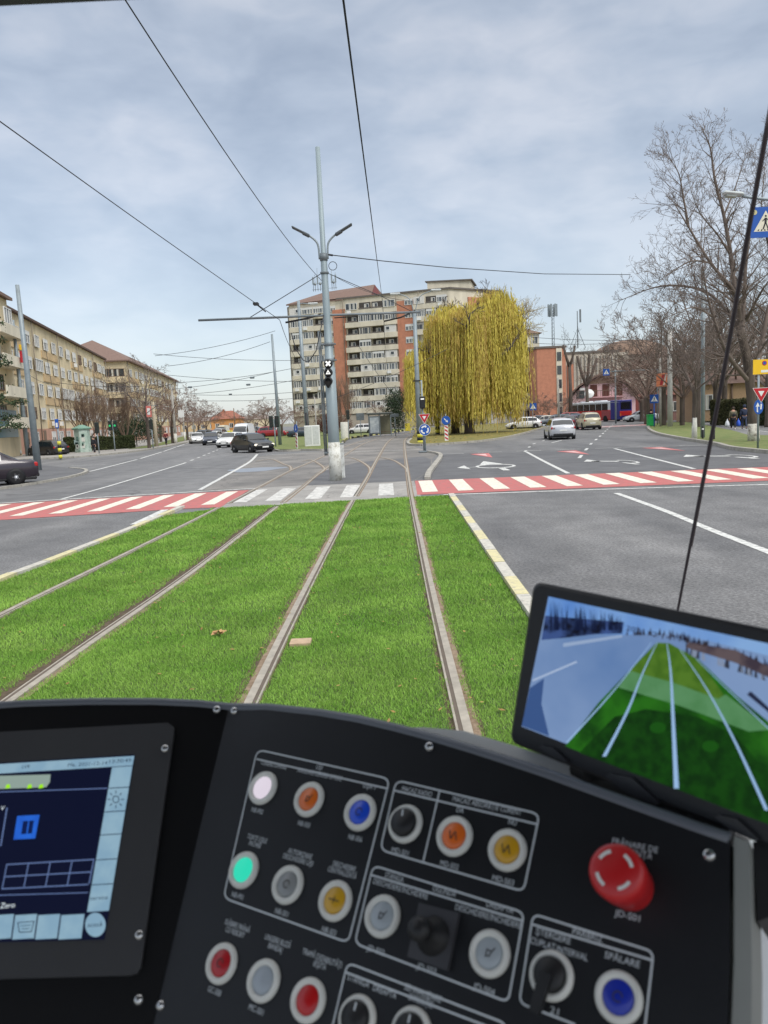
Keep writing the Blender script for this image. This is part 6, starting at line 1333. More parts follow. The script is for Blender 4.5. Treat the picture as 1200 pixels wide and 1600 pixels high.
TL = [
 (T1, at_y(1066, 86), 448, 'tall bare tree behind the slanting one on the right', 1.2), (T1, at_y(1132, 78), 425, 'bare tree behind the wiper on the right', 1.2), (T1, at_y(1012, 92), 492, 'thin spreading bare tree behind the blue crossing sign', 1.3),
 (T1, at_y(1090, 66), 425, 'bare tree with dark leaning limbs behind the three bollards', 1.1), (T1, at_y(1037, 76), 455, 'dark bare tree trunk behind the stout white concrete pole', 1.15), (T2, at_y(1066, 73), 500, 'slanting bare tree between the concrete pole and the steel pole', 1.3),
 (T1, at_y(1118, 74), 440, 'bare tree just left of the walkers', 1.1), (T2, at_y(1010, 88), 520, 'brownish bushy bare tree by the bus stop', 1.5), (T1, at_y(1200, 60), 400, 'bare tree behind the yellow board at the right edge', 1.1), (T2, at_y(1150, 88), 500, 'bare tree in front of the tan house', 1.3),
 (T2, at_y(1003, 104), 545, 'reddish bare tree above the bus roof', 1.5), (T2, at_y(1040, 108), 530, 'wide brown bare tree far behind the verge', 1.5), (T2, at_y(1100, 104), 505, 'bare tree by the reddish roofed house', 1.4),
 (T1, at_y(231, 84), 548, 'black twisted bare tree before the corner block', 1.15), (T3, at_y(133, 88), 590, 'upright pale bare tree behind the advertising column', 1.15), (T3, at_y(196, 90), 597, 'many stemmed upright bare tree on the left lawn', 1.1), (T3, at_y(158, 86), 600, 'slim bare tree between the column and the traffic light', .9),
 (T2, at_y(268, 104), 600, 'dense bare tree beside the whitewashed pole', 1.4), (T2, at_y(292, 125), 618, 'bare tree above the white kerb car', 1.5), (T2, at_y(310, 150), 624, 'purplish bare tree behind the dark blue car', 1.6), (T2, at_y(322, 175), 630, 'far bare tree before the orange house', 1.5), (T2, at_y(250, 120), 600, 'wide bare tree in front of the corner block side', 1.3),
 (T2, at_y(415, 130), 622, 'round reddish bare tree on the left island', 1.7), (T2, at_y(440, 118), 618, 'dense bare tree beside the dark lamp pole', 1.5), (T2, at_y(396, 160), 634, 'bare tree at the far end of the island', 1.6), (T2, at_y(462, 128), 630, 'bare tree under the tower block corner', 1.4), (T2, at_y(366, 300), 640, 'hazy bare tree left of the avenue end', 1.8), (T2, at_y(352, 330), 642, 'hazy bare tree at the end of the avenue', 1.8),
 (T3, at_y(538, 86), 577, 'tall pale bare tree rising from the white concrete post', .8), (T2, at_y(600, 130), 620, 'small bare tree behind the tram shelter', 1.3), (T2, at_y(505, 110), 625, 'low bare tree behind the central pole', 1.2),
 (T2, at_y(858, 128), 612, 'grey bare tree before the brick tower', 1.4), (T2, at_y(880, 122), 608, 'bare tree between the brick tower and the pink house', 1.3), (T2, at_y(845, 130), 622, 'bare tree beside the white block', 1.1), (T2, at_y(1170, 100), 500, 'bare tree behind the hedge at the right', 1.4), (T2, at_y(1215, 80), 480, 'bare tree at the far right behind the hedge', 1.4),
]
for T, p, yt, lab, sx in TL: tree(T, p, yt, lab, sx=sx)
for (px, Y, lab, sd_) in ((891, 118, 'cropped tree trunk left of the pink house', 3), (917, 122, 'pollarded tree with cut limbs behind the pink roof', 5)):
    c = at_y(px, Y); o = thing('pollard_tree', lab, 'tree', c); rn = random.Random(sd_); b = MB(); H_ = TZ(c, 570 if px < 900 else 600); b.tube([(0, 0, 0), (.1, 0, H_ * .5), (.0, 0, H_)], [.34, .29, .24], 8); b.build('trunk', BARK, o)
    b = MB()
    for (dx, dz, r_) in (((-1.4, 4.4, .3), (1.7, 3.9, .3), (.5, 4.6, .28)) if px > 900 else ((-.9, 3, .25), (.9, 2.8, .22))): b.tube([(0, 0, H_ - .3), (dx * .5, 0, H_ + dz * .35), (dx, 0, H_ + dz)], [r_, r_ * .8, r_ * .7], 7)
    for i in range(14): branch(b, rn, Vector((rn.uniform(-1, 1.4), 0, H_ + rn.uniform(1, 4))), Vector((rn.gauss(0, .6), rn.gauss(0, .6), 1)), 1.8, .03, 2, 3, minr=.014)
    b.build('crown', BARK, o)
# whitewashed small trunk by the bollards
bare_tree('bare_tree', 'thin tree with a whitewashed foot beside the grey steel pole', G(1085, 689), 6.5, .11, 31, mx=3, white=1.3, trunk_h=.45, minr=.01, spread=.8)

# --- willow
wb_ = at_y(733, 80.5); wl = thing('weeping_willow', 'large yellow green weeping willow on the leaf strewn island', 'tree', wb_); rn = random.Random(5)
def WP(px, py, dy=0): return P(px, py, 80.5 + dy) - wb_
b = MB(); b.tube(smooth_path([(0, 0, -.1), WP(731, 640), WP(727, 610, .3), WP(722, 585, .5)], 3), [.62, .52, .48, .46, .45, .44, .43, .42, .40, .38], 12); b.build('trunk', BARK, wl)
b = MB(); ends = []
for pl, r_ in [([(722, 585, .5), (716, 555, 0), (706, 530, -.5), (700, 500, -1), (694, 482, -1)], .36), ([(724, 590, .5), (742, 560, 1), (765, 535, 1.5), (778, 500, 1.5), (770, 470, 1), (765, 458, 1)], .42), ([(735, 575, 1), (765, 550, 3), (800, 520, 4), (815, 490, 4)], .3),
    ([(722, 590, .5), (695, 575, -1.5), (680, 558, -2), (668, 548, -2)], .3), ([(740, 570, 1), (775, 560, -2), (795, 545, -2.5), (805, 530, -2.5)], .3), ([(722, 585, .5), (725, 540, -3), (730, 510, -4.5), (735, 490, -4.5)], .3), ([(722, 585, .5), (710, 550, 4), (700, 520, 5.5)], .28), ([(765, 535, 1.5), (760, 500, 4.5), (775, 480, 5.5)], .2)]:
    pts = smooth_path([WP(*q) for q in pl], 3); n_ = len(pts); rr = [max(.05, r_ * (1 - .8 * i / (n_ - 1))) for i in range(n_)]; b.tube(pts, rr, 7, False)
    for i in range(2, n_): branch(b, rn, pts[i], Vector((rn.gauss(0, 1), rn.gauss(0, 1), .7)), rn.uniform(.9, 1.7), .06, 1, 3, minr=.018, kids=4)
b.build('limbs', BARK, wl)
b = MB()
for i in range(26): branch(b, rn, WP(rn.uniform(795, 818), rn.uniform(485, 530), 1), Vector((rn.uniform(.2, 1), rn.gauss(0, .4), rn.uniform(.2, 1))), rn.uniform(1.5, 2.6), .03, 1, 3, .7, .1, 4, 4, .3, .012)
for i in range(22): branch(b, rn, WP(rn.uniform(745, 795), rn.uniform(458, 475), 1), Vector((rn.gauss(0, .5), rn.gauss(0, .4), 1)), rn.uniform(.7, 1.1), .02, 2, 3, .7, .1, 3, 4, .3, .012)
b.build('top_twigs', M('ochre_twigs', (150, 132, 84), .9), wl)
lobes = [(740, 565, 0, 2.6, 2.4, 2.4, .5), (772, 503, 1, 2.3, 2.8, 2.9, .85), (700, 520, 0, 1.9, 2.8, 2.5, .65), (738, 515, -2, 2.2, 2.6, 2.2, .6), (797, 524, 1, 1.0, 2.2, 2.3, .42), (664, 562, 0, 1.0, 1.8, 1.4, .22), (648, 570, -1, .5, 1.2, 1.2, .06), (730, 530, 3, 2.8, 2.0, 2.6, .4)]
def willow():
    V = [[], [], []]; rg = np.random.default_rng(3)
    for (px, py, dy, rx_, ry_, rz_, wt) in lobes:
        c0 = WP(px, py, dy)
        for ci in range(int(112 * wt)):
            a1 = rg.uniform(0, 2 * PI); ct = rg.uniform(-.15, 1) ; st_ = math.sqrt(max(0, 1 - ct * ct)); rr_ = rg.uniform(.72, 1.04)
            C0 = np.array([c0.x + rx_ * st_ * math.cos(a1) * rr_, c0.y + ry_ * st_ * math.sin(a1) * rr_, c0.z + rz_ * ct * rr_])
            mi = rg.choice(3, p=[.42, .33, .25]); full = rg.random(); cb = rg.uniform(.9, 4.6) if rg.random() < .7 else rg.uniform(3, 7)
            for s in range(rg.integers(20, 44)):
                o = C0 + rg.normal(0, 1, 3) * np.array([.42, .42, .35])
                bot = cb + rg.normal(0, .5) if full < .75 else rg.uniform(max(1.5, o[2] - 6), max(2.5, o[2] - 2.5))
                ln = max(.8, min(o[2] - bot, rg.uniform(4.5, 12.5))); n_ = int(ln / .24) + 2
                t = np.linspace(0, 1, n_); outd = np.array([C0[0] - c0.x, C0[1] - c0.y]); outd = outd / (np.linalg.norm(outd) + 1e-6)
                x = o[0] + outd[0] * .4 * np.sqrt(t) * min(1, ln / 4) + np.cumsum(rg.normal(0, .018, n_)); y = o[1] + outd[1] * .55 * np.sqrt(t) + np.cumsum(rg.normal(0, .018, n_)); z = o[2] + .35 * np.sin(np.minimum(t * ln, 1.2) * 2.6) * (ln > 3) - ln * t
                an = rg.uniform(0, PI, n_); w_ = rg.uniform(.020, .044, n_); h_ = rg.uniform(.15, .30, n_); jx = rg.normal(0, .035, n_); jy = rg.normal(0, .035, n_)
                P0 = np.stack([x, y, z + h_], 1); P2 = np.stack([x + jx, y + jy, z - h_], 1); mid = (P0 + P2) / 2; off = np.stack([np.cos(an) * w_, np.sin(an) * w_, np.zeros(n_)], 1)
                V[mi].append(np.stack([P0, mid + off, P2, mid - off], 1).reshape(-1, 3))
    return V
V = willow()
wc = [M('willow_yellow', (208, 192, 82), .85, scale=.8, col2=(220, 204, 102)), M('willow_green', (180, 168, 74), .85, scale=.8, col2=(202, 184, 84)), M('willow_ochre', (196, 168, 86), .85, scale=.8, col2=(174, 150, 80))]
vv = []; qq = []; mm = []; o_ = 0
for i in range(3):
    v = np.concatenate(V[i]); q = np.arange(len(v)).reshape(-1, 4) + o_; o_ += len(v); vv.append(v); qq.append(q); mm.append(np.full(len(q), i))
o = npmesh('crown', np.concatenate(vv), np.concatenate(qq), wc, wl); o.data.polygons.foreach_set('material_index', np.concatenate(mm).astype(np.int32)); o.data.update()
c = at_y(710, 84); o = thing('tree_stump', 'dark second willow trunk just left of the main one', 'tree', c); b = MB(); b.tube([(0, 0, 0), (.1, 0, 2.2), (-.2, 0, 5.5)], [.52, .42, .32], 10); b.build('trunk', BARK, o)

# --- leafy bushes, hedges, conifer
def leaves(name, mat, vol, n, s0, parent=None, seed=1, elong=1.0):
    rg = np.random.default_rng(seed); c = vol(rg, n); n = len(c); u = rg.normal(0, 1, (n, 3)); u /= np.linalg.norm(u, axis=1)[:, None]; v = rg.normal(0, 1, (n, 3)); v -= u * (u * v).sum(1)[:, None]; v /= np.linalg.norm(v, axis=1)[:, None]
    s = (rg.uniform(.6, 1.2, n) * s0)[:, None]; q = np.stack([c - u * s * elong, c - v * s, c + u * s * elong, c + v * s], 1).reshape(-1, 3)
    return npmesh(name, q, np.arange(len(q)).reshape(-1, 4), mat, parent)
def blob(rx_, ry_, rz_, z0, clumps=14):
    def f(rg, n):
        cc = rg.normal(0, 1, (clumps, 3)); cc /= np.linalg.norm(cc, axis=1)[:, None]; cc *= np.array([rx_, ry_, rz_]) * .6; k = rg.integers(0, clumps, n)
        p = rg.normal(0, 1, (n, 3)); p /= np.linalg.norm(p, axis=1)[:, None]; p *= (rg.random((n, 1)) ** .4) * np.array([rx_, ry_, rz_]) * .55; q = cc[k] + p; q[:, 2] = np.maximum(q[:, 2] + z0 + rz_, .05); return q
    return f
HED = M('hedge_green', (52, 64, 34), .9, col2=(74, 80, 44), scale=2); EVG = M('evergreen', (40, 56, 38), .9, col2=(56, 72, 46), scale=2); BRH = M('brown_hedge', (86, 82, 52), .9, col2=(66, 70, 40), scale=2)
def bush(label, base, w_, h_, mat=EVG, seed=1, n=5000, s0=.07):
    o = thing('bush', label, 'bush', base, 0); leaves('foliage', mat, blob(w_ / 2, w_ / 2.4, h_ / 2, 0), n, s0, o, seed)
    b = MB(); b.cyl((0, 0, 0), (0, 0, h_ * .4), .06, n=6); b.build('stem', BARK, o); return o
bush('round dark evergreen bush beside the black twisted tree', at_y(212, 96), 6.2, 4.2, EVG, 1, 9000)
bush('dark conifer bush right of the tram shelter', at_y(622, 104), 4.6, 6.0, EVG, 2, 8000)
bush('reddish brown bush left of the tram shelter', at_y(520, 108), 5, 3.2, M('red_brown_leaf', (96, 62, 52), .9), 3, 5000)
bush('green shrub between the steel pole and the walkers', at_y(1128, 84), 2.2, 1.8, EVG, 4, 4000)
bush('dark green bush at the right edge behind the signs', at_y(1222, 63), 3.6, 3.2, EVG, 6, 5000)
def hedge(label, A_, B2, w_, h_, mat, seed=1, n=9000):
    A_ = Vector(A_); B2 = Vector(B2); d = B2 - A_; L_ = d.length; root = thing('hedge', label, 'hedge', A_)
    d = np.array([d.x, d.y, 0]) / L_; nn = np.array([-d[1], d[0], 0])
    def f(rg, n):
        t = rg.random(n) * L_; a_ = rg.uniform(-1, 1, n); z = rg.random(n); k = rg.integers(0, 3, n); a_ = np.where(k == 0, np.sign(a_) * (1 - rg.random(n) * .12), a_); z = np.where(k == 1, 1 - rg.random(n) * .1, z)
        hh = h_ * (1 + .06 * np.sin(t * 2.3) + .04 * np.sin(t * 5.1)); return t[:, None] * d + (a_ * w_ / 2)[:, None] * nn + np.stack([0 * z, 0 * z, z * hh], 1)
    leaves('foliage', mat, f, n, .075, root, seed); b = MB(); a3 = Vector(tuple(nn)) * (w_ / 2 - .1); D3 = Vector(tuple(d)) * L_
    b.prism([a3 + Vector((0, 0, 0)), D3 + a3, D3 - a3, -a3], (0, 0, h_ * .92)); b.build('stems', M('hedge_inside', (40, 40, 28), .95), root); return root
hedge('long clipped brown green hedge behind the two walkers', at_y(1120, 73), at_y(1166, 68), 1.4, 2.2, BRH, 3, 12000)
hedge('clipped hedge continuing to the right edge behind the roundabout sign', at_y(1169, 67.6), at_y(1245, 61), 1.4, 2.2, BRH, 4, 12000)
hedge('low clipped dark hedge right of the green column before the long apartment block', at_y(150, 85), at_y(206, 88), 1.2, 1.5, HED, 5, 9000)
hedge('low clipped hedge between the column and the left block', at_y(100, 82.5), at_y(140, 84.5), 1.0, 1.6, HED, 6, 9000)
# conifer at the left edge
c = Vector((P(-58, 700, 33).x, 33, 0)); fir = thing('fir_tree', 'dark green fir with drooping branches reaching in at the left edge', 'tree', c); H_ = 13.5; b = MB(); b.tube([(0, 0, 0), (0, 0, H_)], [.2, .03], 8); b.build('trunk', BARK, fir)
rg = np.random.default_rng(9); N_ = []; b = MB()
for i in range(84):
    z = 3.0 + (H_ - 3.2) * i / 84; ln = (2.75 * (1 - (z / H_) ** 2) ** .8 + .2) * rg.uniform(.74, 1.06); an = i * 2.4 + rg.uniform(-.3, .3); k = int(ln / .06)
    for j in range(k):
        t = j / k; r_ = ln * t; zz2 = z - .55 * ln * t ** 1.3 * .6 + .18 * ln * t ** 3; x = math.cos(an) * r_; y = math.sin(an) * r_
        sp = .34 * math.sin(min(1, t * 1.15 + .12) * PI) * min(1.3, ln / 1.6) + .08
        for m_ in range(9):
            q = np.array([x, y, zz2]) + rg.normal(0, 1, 3) * np.array([sp, sp, .07]); q[2] -= .15 * abs(rg.normal()) * sp * 2
            N_.append(q)
    b.tube([(0, 0, z), (math.cos(an) * ln * .5, math.sin(an) * ln * .5, z - .22 * ln), (math.cos(an) * ln, math.sin(an) * ln, z - .15 * ln)], [.03, .02, .008], 4, False)
b.build('branches', BARK, fir); NN = np.array(N_)
leaves('needles', M('fir_needles', (44, 62, 40), .9, col2=(68, 84, 52), scale=2), lambda rg, n: NN, 1, .034, fir, 2, 2.2)

# ------------------------------------------------------------------ driver's console
PN = Vector((-.43003, -.59879, .67567)).normalized(); PD = .56450619
def PP(px, py, off=0.0):
    d = ray(px, py); return CAM + d * ((-PD + off) / PN.dot(d))
E1 = Vector((.836, -.548, .046)); E1 = (E1 - PN * E1.dot(PN)).normalized(); E2 = PN.cross(E1)
PANEL = M('console_black', (13, 14, 18), .4, col2=(24, 25, 29), scale=7, bump=.1, bs=1200, spec=.4)
RIMG = M('console_rim', (98, 102, 110), .45); PRINT = M('panel_print', (200, 206, 210), .6, var=.02); RING = M('button_ring', (216, 216, 210), .35, var=.02)
CHROME = M('screw_steel', (190, 190, 190), .22, metal=.9)
con = thing('driver_console', 'black tram driver console with lit touch screen and rows of coloured push buttons', 'console', PP(640, 1400))
OR = con.location.copy()
def cpart(name, b, mats, parent=None):
    for i, v in enumerate(b.v): b.v[i] = v - OR
    return b.build(name, mats, parent or con)
bl0, bl1 = PP(358, 1106), PP(238, 1620)
L1 = Vector((1, 0, 0)); L2 = (bl0 - bl1).normalized(); LN_ = L1.cross(L2).normalized()
if LN_.z < 0: LN_ = -LN_
def LP_(px, py, off=0.0):
    d = ray(px, py); return CAM + d * (((bl0 - CAM).dot(LN_) + off) / LN_.dot(d))
top_edge = [(358, 1104), (420, 1107), (500, 1116), (560, 1126), (620, 1140), (680, 1156), (740, 1174), (790, 1190), (850, 1210), (900, 1228), (1000, 1264), (1090, 1296), (1140, 1313)]
b = MB(); pts = [PP(*q) for q in top_edge] + [PP(1140, 1500), PP(1132, 1760), PP(200, 1760)]; b.prism(pts, -PN * .03); cpart('button_panel', b, PANEL)
ltop = [(-160, 1120), (-60, 1108), (40, 1101), (140, 1098), (240, 1098), (310, 1101), (358, 1106)]
b = MB(); pts = [LP_(*q, -.0006) for q in ltop] + [LP_(200, 1760, -.0006), LP_(-160, 1760, -.0006)]; b.prism(pts, -LN_ * .03); cpart('display_panel', b, M('console_deep_black', (9, 9, 11), .5, var=.1, bump=.05, bs=900, spec=.2))
# rounded ridge where both panels meet, rim round the top
b = MB(); b.tube([LP_(*q, -.004) for q in ltop] + [PP(*q, -.004) for q in top_edge[1:]], .0052, 8); cpart('rim', b, RIMG)
b = MB(); e_ = [PP(1146, 1306), PP(1170, 1314), PP(1174, 1500), PP(1172, 1760), PP(1136, 1760), PP(1146, 1500)]; b.prism([p - PN * .002 for p in e_], -PN * .05); cpart('side_strip', b, M('grey_side_strip', (134, 136, 132), .5))
b = MB(); b.prism([PP(1176, 1316, -.02), PP(1230, 1300, -.02), PP(1235, 1420, -.02), PP(1184, 1440, -.02)], -PN * .06); cpart('side_block', b, BLACK)
# screws
def screw(p, n):
    b = MB(); b.lathe([(.0042, 0), (.0040, .0012), (.0028, .0026), (.0014, .0030)], p, n, 16); b.mat(1).lathe([(.0014, .0031), (.0, .0026)], p, n, 8); cpart('screw', b, [CHROME, BLACK])
for q in ((366, 1111), (671, 1167), (1108, 1336), (251, 1571)): screw(PP(*q), PN)
for q in ((339, 1109), (217, 1562)): screw(LP_(*q), LN_)
# text on the panel
TXT = {}
def ptext(s, px, py, wpx, hgt=.0042, plane=PP, n=PN, e1=E1, e2=None, mat=PRINT, parent=None, name='printed_label', off=.0005):
    e2 = e2 or n.cross(e1); o_ = plane(px, py, off); dist = (o_ - CAM).dot(fw); wid = wpx * dist / F / .88
    m_ = text_mesh(s, 1.0, mat, name, parent or con); xs = [v.co.x for v in m_.data.vertices]; w0 = (max(xs) - min(xs)) if xs else 1; cx_ = (max(xs) + min(xs)) / 2 if xs else 0
    X = Matrix(((e1.x, e2.x, n.x, o_.x - OR.x), (e1.y, e2.y, n.y, o_.y - OR.y), (e1.z, e2.z, n.z, o_.z - OR.z), (0, 0, 0, 1))) @ Matrix.Diagonal((wid / w0, hgt * 1.35, 1, 1)) @ Matrix.Translation((-cx_, 0, 0))
    m_.data.transform(X); m_.data.update(); return m_
for t in [('CERERE OPRIRE', 428, 1195.5, 46), ('ANULARE CERERE OPRIRE', 499, 1210, 77), ('UŞA 1', 577, 1229, 20), ('UŞI', 499, 1199, 10), ('NB-P02', 402, 1267, 21), ('NB-S05', 475, 1288, 21), ('NB-S06', 555, 1310, 23),
    ('TOATE UŞILE\nÎNCHISE', 400, 1315, 36), ('AUTORIZARE\nDESCHIDERE UŞI', 467, 1339, 52), ('DESCHIDERE\nCENTRALIZATĂ', 536, 1359, 48), ('NB-P01', 371, 1400, 21), ('NB-S01', 440, 1426, 23), ('NB-S03', 514, 1455, 24),
    ('SLĂBIRE FRÂNĂ\nCU RESORT', 369, 1452, 46), ('UNGERE BUZĂ\nBANDAJ', 432, 1476, 46), ('TRAPĂ DIZABILITĂŢI\nIEŞITĂ', 501, 1503, 68), ('GC-S08', 335, 1549, 24), ('MC-S01', 400, 1578, 26),
    ('MACAZ RADIO', 651, 1237, 48), ('MACAZ ABSORBŢIE CURENT', 760, 1259, 104), ('DA', 719, 1266, 11), ('NU', 801, 1285, 12), ('MD-S01', 625, 1331, 27), ('MD-S02', 702, 1352, 28), ('MD-S03', 786, 1376, 32),
    ('STÂNGA', 616, 1371, 30), ('OGLINDĂ', 694, 1393, 36), ('DREAPTA', 781, 1418, 40), ('DESCHIDERE/ÎNCHIDERE', 625, 1389, 88), ('DESCHIDERE/ÎNCHIDERE', 762, 1432, 100), ('JD-S02', 587, 1485, 28), ('JD-S03', 666, 1514, 30), ('JD-S04', 756, 1546, 32),
    ('PARBRIZ', 918, 1462, 42), ('ŞTERGERE', 864, 1463, 50), ('CUPLAT', 848, 1475, 36), ('INTERVAL', 894, 1490, 44), ('SPĂLARE', 972, 1500, 48), ('21', 866, 1580, 12), ('STÂNGA', 560, 1533, 36), ('DREAPTA', 601, 1550, 38), ('SEMNALIZARE\nDIRECŢIE', 659, 1558, 58),
    ('FRÂNARE DE\nURGENŢĂ', 991, 1327, 62), ('JD-S01', 980, 1431, 34)]:
    ptext(t[0], t[1], t[2], t[3])
# outlines
def outline(corners, closed=True, rad=13, w_=.0013):
    P2 = [Vector(c) for c in corners]; out_ = []; n_ = len(P2)
    for i, p in enumerate(P2):
        if not closed and i in (0, n_ - 1): out_.append(p); continue
        a_ = P2[i - 1]; c_ = P2[(i + 1) % n_]; da = (a_ - p).normalized() * rad; dc = (c_ - p).normalized() * rad
        for t in (0, .2, .4, .6, .8, 1): out_.append((p + da) * (1 - t) ** 2 + p * 2 * t * (1 - t) + (p + dc) * t * t)
    if closed: out_.append(out_[0])
    W3 = [PP(q.x, q.y, .0005) for q in out_]; b = MB(); vs = []
    for i, p in enumerate(W3):
        if closed: t = W3[(i + 1) % (len(W3) - 1)] - W3[(i - 1) % (len(W3) - 1)]
        else: t = W3[min(i + 1, len(W3) - 1)] - W3[max(i - 1, 0)]
        s_ = PN.cross(t).normalized() * w_ / 2; vs += [p + s_, p - s_]
    b.add(vs, [(2 * i, 2 * i + 1, 2 * i + 3, 2 * i + 2) for i in range(len(W3) - 1)]); cpart('printed_frame', b, PRINT)
outline([(402, 1171), (609, 1217), (544, 1473), (349, 1403)]); outline([(401, 1186), (605, 1232)], False)
outline([(619, 1219), (843, 1272), (818, 1393), (594, 1328)]); outline([(616, 1235), (840, 1288)], False); outline([(687, 1235), (661, 1347)], False)
outline([(583, 1352), (819, 1426), (794, 1566), (554, 1474)]); outline([(580, 1367), (817, 1439)], False)
outline([(899, 1601), (811, 1567), (833, 1428), (1021, 1487), (1006, 1620)], False); outline([(831, 1444), (1018, 1500)], False)
outline([(515, 1622), (543, 1504), (792, 1600), (780, 1650)], False); outline([(540, 1519), (770, 1607)], False)
# buttons
def ring(p, sc=1.0):
    b = MB(); b.lathe([(.0150 * sc, 0), (.0150 * sc, .0026), (.0143 * sc, .0046), (.0128 * sc, .0058), (.0110 * sc, .0054), (.0100 * sc, .0032)], p, PN, 36); b.v; return cpart('push_button', b, RING)
def cap(p, mat, par, sc=1.0, mark=None):
    b = MB(); b.lathe([(.0101 * sc, .0024), (.0098 * sc, .0036), (.0088 * sc, .0044), (0, .0046)], p, PN, 32); c_ = cpart('button_cap', b, mat, par)
    if mark: 
        b = MB(); q = p + PN * .0049
        for (x0, y0, x1, y1) in mark: d = (E1 * (x1 - x0) + E2 * (y1 - y0)); s_ = PN.cross(d).normalized() * .0004; A_ = q + E1 * x0 + E2 * y0; B3 = q + E1 * x1 + E2 * y1; b.add([A_ + s_, A_ - s_, B3 - s_, B3 + s_], [(0, 1, 2, 3)])
        cpart('button_mark', b, M('mark_grey', (60, 56, 54), .7), par)
def bc(name, col, lit=0):
    return EM(name, col, lit, rough=.3) if lit else M(name, col, .35, var=.04, coat=.3)
k_ = .001
K = {'door': [(-3 * k_, -3 * k_, -3 * k_, 3 * k_), (3 * k_, -3 * k_, 3 * k_, 3 * k_), (-5 * k_, 0, 5 * k_, 0)], 'plus': [(-5 * k_, 0, 5 * k_, 0), (0, -2.5 * k_, 0, 2.5 * k_)], 'ring': [(3 * k_ * math.cos(i * PI / 4), 3 * k_ * math.sin(i * PI / 4), 3 * k_ * math.cos((i + 1) * PI / 4), 3 * k_ * math.sin((i + 1) * PI / 4)) for i in range(7)],
     'wig': [(-4 * k_, 3 * k_, -1.5 * k_, -3 * k_), (-1.5 * k_, -3 * k_, 1 * k_, 3 * k_), (1 * k_, 3 * k_, 3.5 * k_, -3 * k_)], 'p': [(-1.5 * k_, -3 * k_, -1.5 * k_, 2 * k_), (-1.5 * k_, 2 * k_, 2 * k_, 1 * k_), (2 * k_, 1 * k_, 1 * k_, -2 * k_), (1 * k_, -2 * k_, -1 * k_, -2 * k_), (2 * k_, 1 * k_, 4 * k_, 4 * k_)]}
for (px, py, col, lit, mk, nm) in [(413.4, 1232.6, (232, 222, 236), .7, None, 'lit_white'), (485.3, 1250.3, (222, 108, 34), 0, 'p', 'orange'), (565, 1270.7, (24, 78, 214), 0, 'ring', 'blue'), (383.5, 1360.5, (52, 226, 190), .7, None, 'lit_teal'), (452.3, 1383.4, (140, 142, 142), 0, 'ring', 'grey'),
      (526.4, 1408.3, (206, 158, 30), 0, 'plus', 'amber'), (349.3, 1506, (178, 24, 34), 0, 'ring', 'red'), (414.7, 1532.9, (162, 170, 178), 0, None, 'pale_grey'), (484.3, 1563.5, (186, 14, 20), 0, None, 'bright_red'), (712, 1307.7, (230, 108, 30), 0, 'wig', 'bright_orange'), (794.5, 1329.3, (212, 160, 26), 0, 'wig', 'yellow'),
      (600, 1432.4, (166, 174, 180), 0, 'p', 'silver'), (767, 1490.7, (166, 174, 180), 0, 'p', 'silver'), (968, 1559, (24, 48, 170), 0, 'ring', 'deep_blue')]:
    p = PP(px, py, -.002); r_ = ring(p); cap(p, bc('cap_' + nm, col, lit), r_, mark=K.get(mk))
for (px, py, an) in ((635.5, 1288.5, 1.75), (863.3, 1525, -1.7), (561, 1592, 1.6), (645, 1612, 1.6)):
    p = PP(px, py, -.002); r_ = ring(p); b = MB(); b.lathe([(.0106, .003), (.0104, .008), (.0096, .0095), (0, .0095)], p, PN, 28); cpart('selector_knob', b, BLACK, r_)
    if an < 0:
        d = (E1 * math.cos(an) + E2 * math.sin(an)); s_ = PN.cross(d).normalized() * .0042; b = MB(); q = p + PN * .009
        b.prism([q + s_, q - s_, q + d * .024 - s_ * .75, q + d * .024 + s_ * .75], PN * .006); cpart('lever', b, BLACK, r_)
    else:
        d = (E1 * math.cos(an) + E2 * math.sin(an)); s_ = PN.cross(d).normalized() * .0007; q = p + PN * .0097; b = MB(); b.add([q + d * .004 + s_, q + d * .004 - s_, q + d * .009 - s_, q + d * .009 + s_], [(0, 1, 2, 3)]); cpart('pointer_mark', b, PRINT, r_)
# emergency mushroom button
p = PP(984, 1384, 0); b = MB(); b.lathe([(.0155, 0), (.0155, .012), (.0172, .020), (.0176, .034), (.0166, .0378), (.0145, .0395), (0, .0402)], p, PN, 40); mb_ = cpart('emergency_button', b, M('mushroom_red', (196, 30, 34), .4, var=.04, coat=.2)); b = MB()
for k in range(4):
    a0 = k * PI / 2 + .35
    for i in range(6):
        t0 = a0 + i * .13; t1 = t0 + .13; rr2 = (.0100, .0122); q = p + PN * .0402; f_ = lambda r_, t: q + (E1 * math.cos(t) + E2 * math.sin(t)) * r_ + PN * .0002
        b.add([f_(rr2[0], t0), f_(rr2[1], t0), f_(rr2[1], t1), f_(rr2[0], t1)], [(0, 1, 2, 3)])
cpart('arrow_mark', b, SIGNWHITE, mb_)
# little joystick
cs = [PP(658, 1412), PP(720, 1428), PP(702, 1518), PP(640, 1496)]; b = MB(); b.prism(cs, PN * .004); jp = cpart('joystick_plate', b, M('joystick_plate', (58, 58, 62), .5)); p = PP(676, 1462, .004)
b = MB(); b.lathe([(.013, 0), (.010, .006), (.006, .010), (.0055, .016), (.0085, .020), (.008, .025), (.005, .028), (0, .0285)], p, PN, 24); cpart('joystick', b, BLACK, jp)
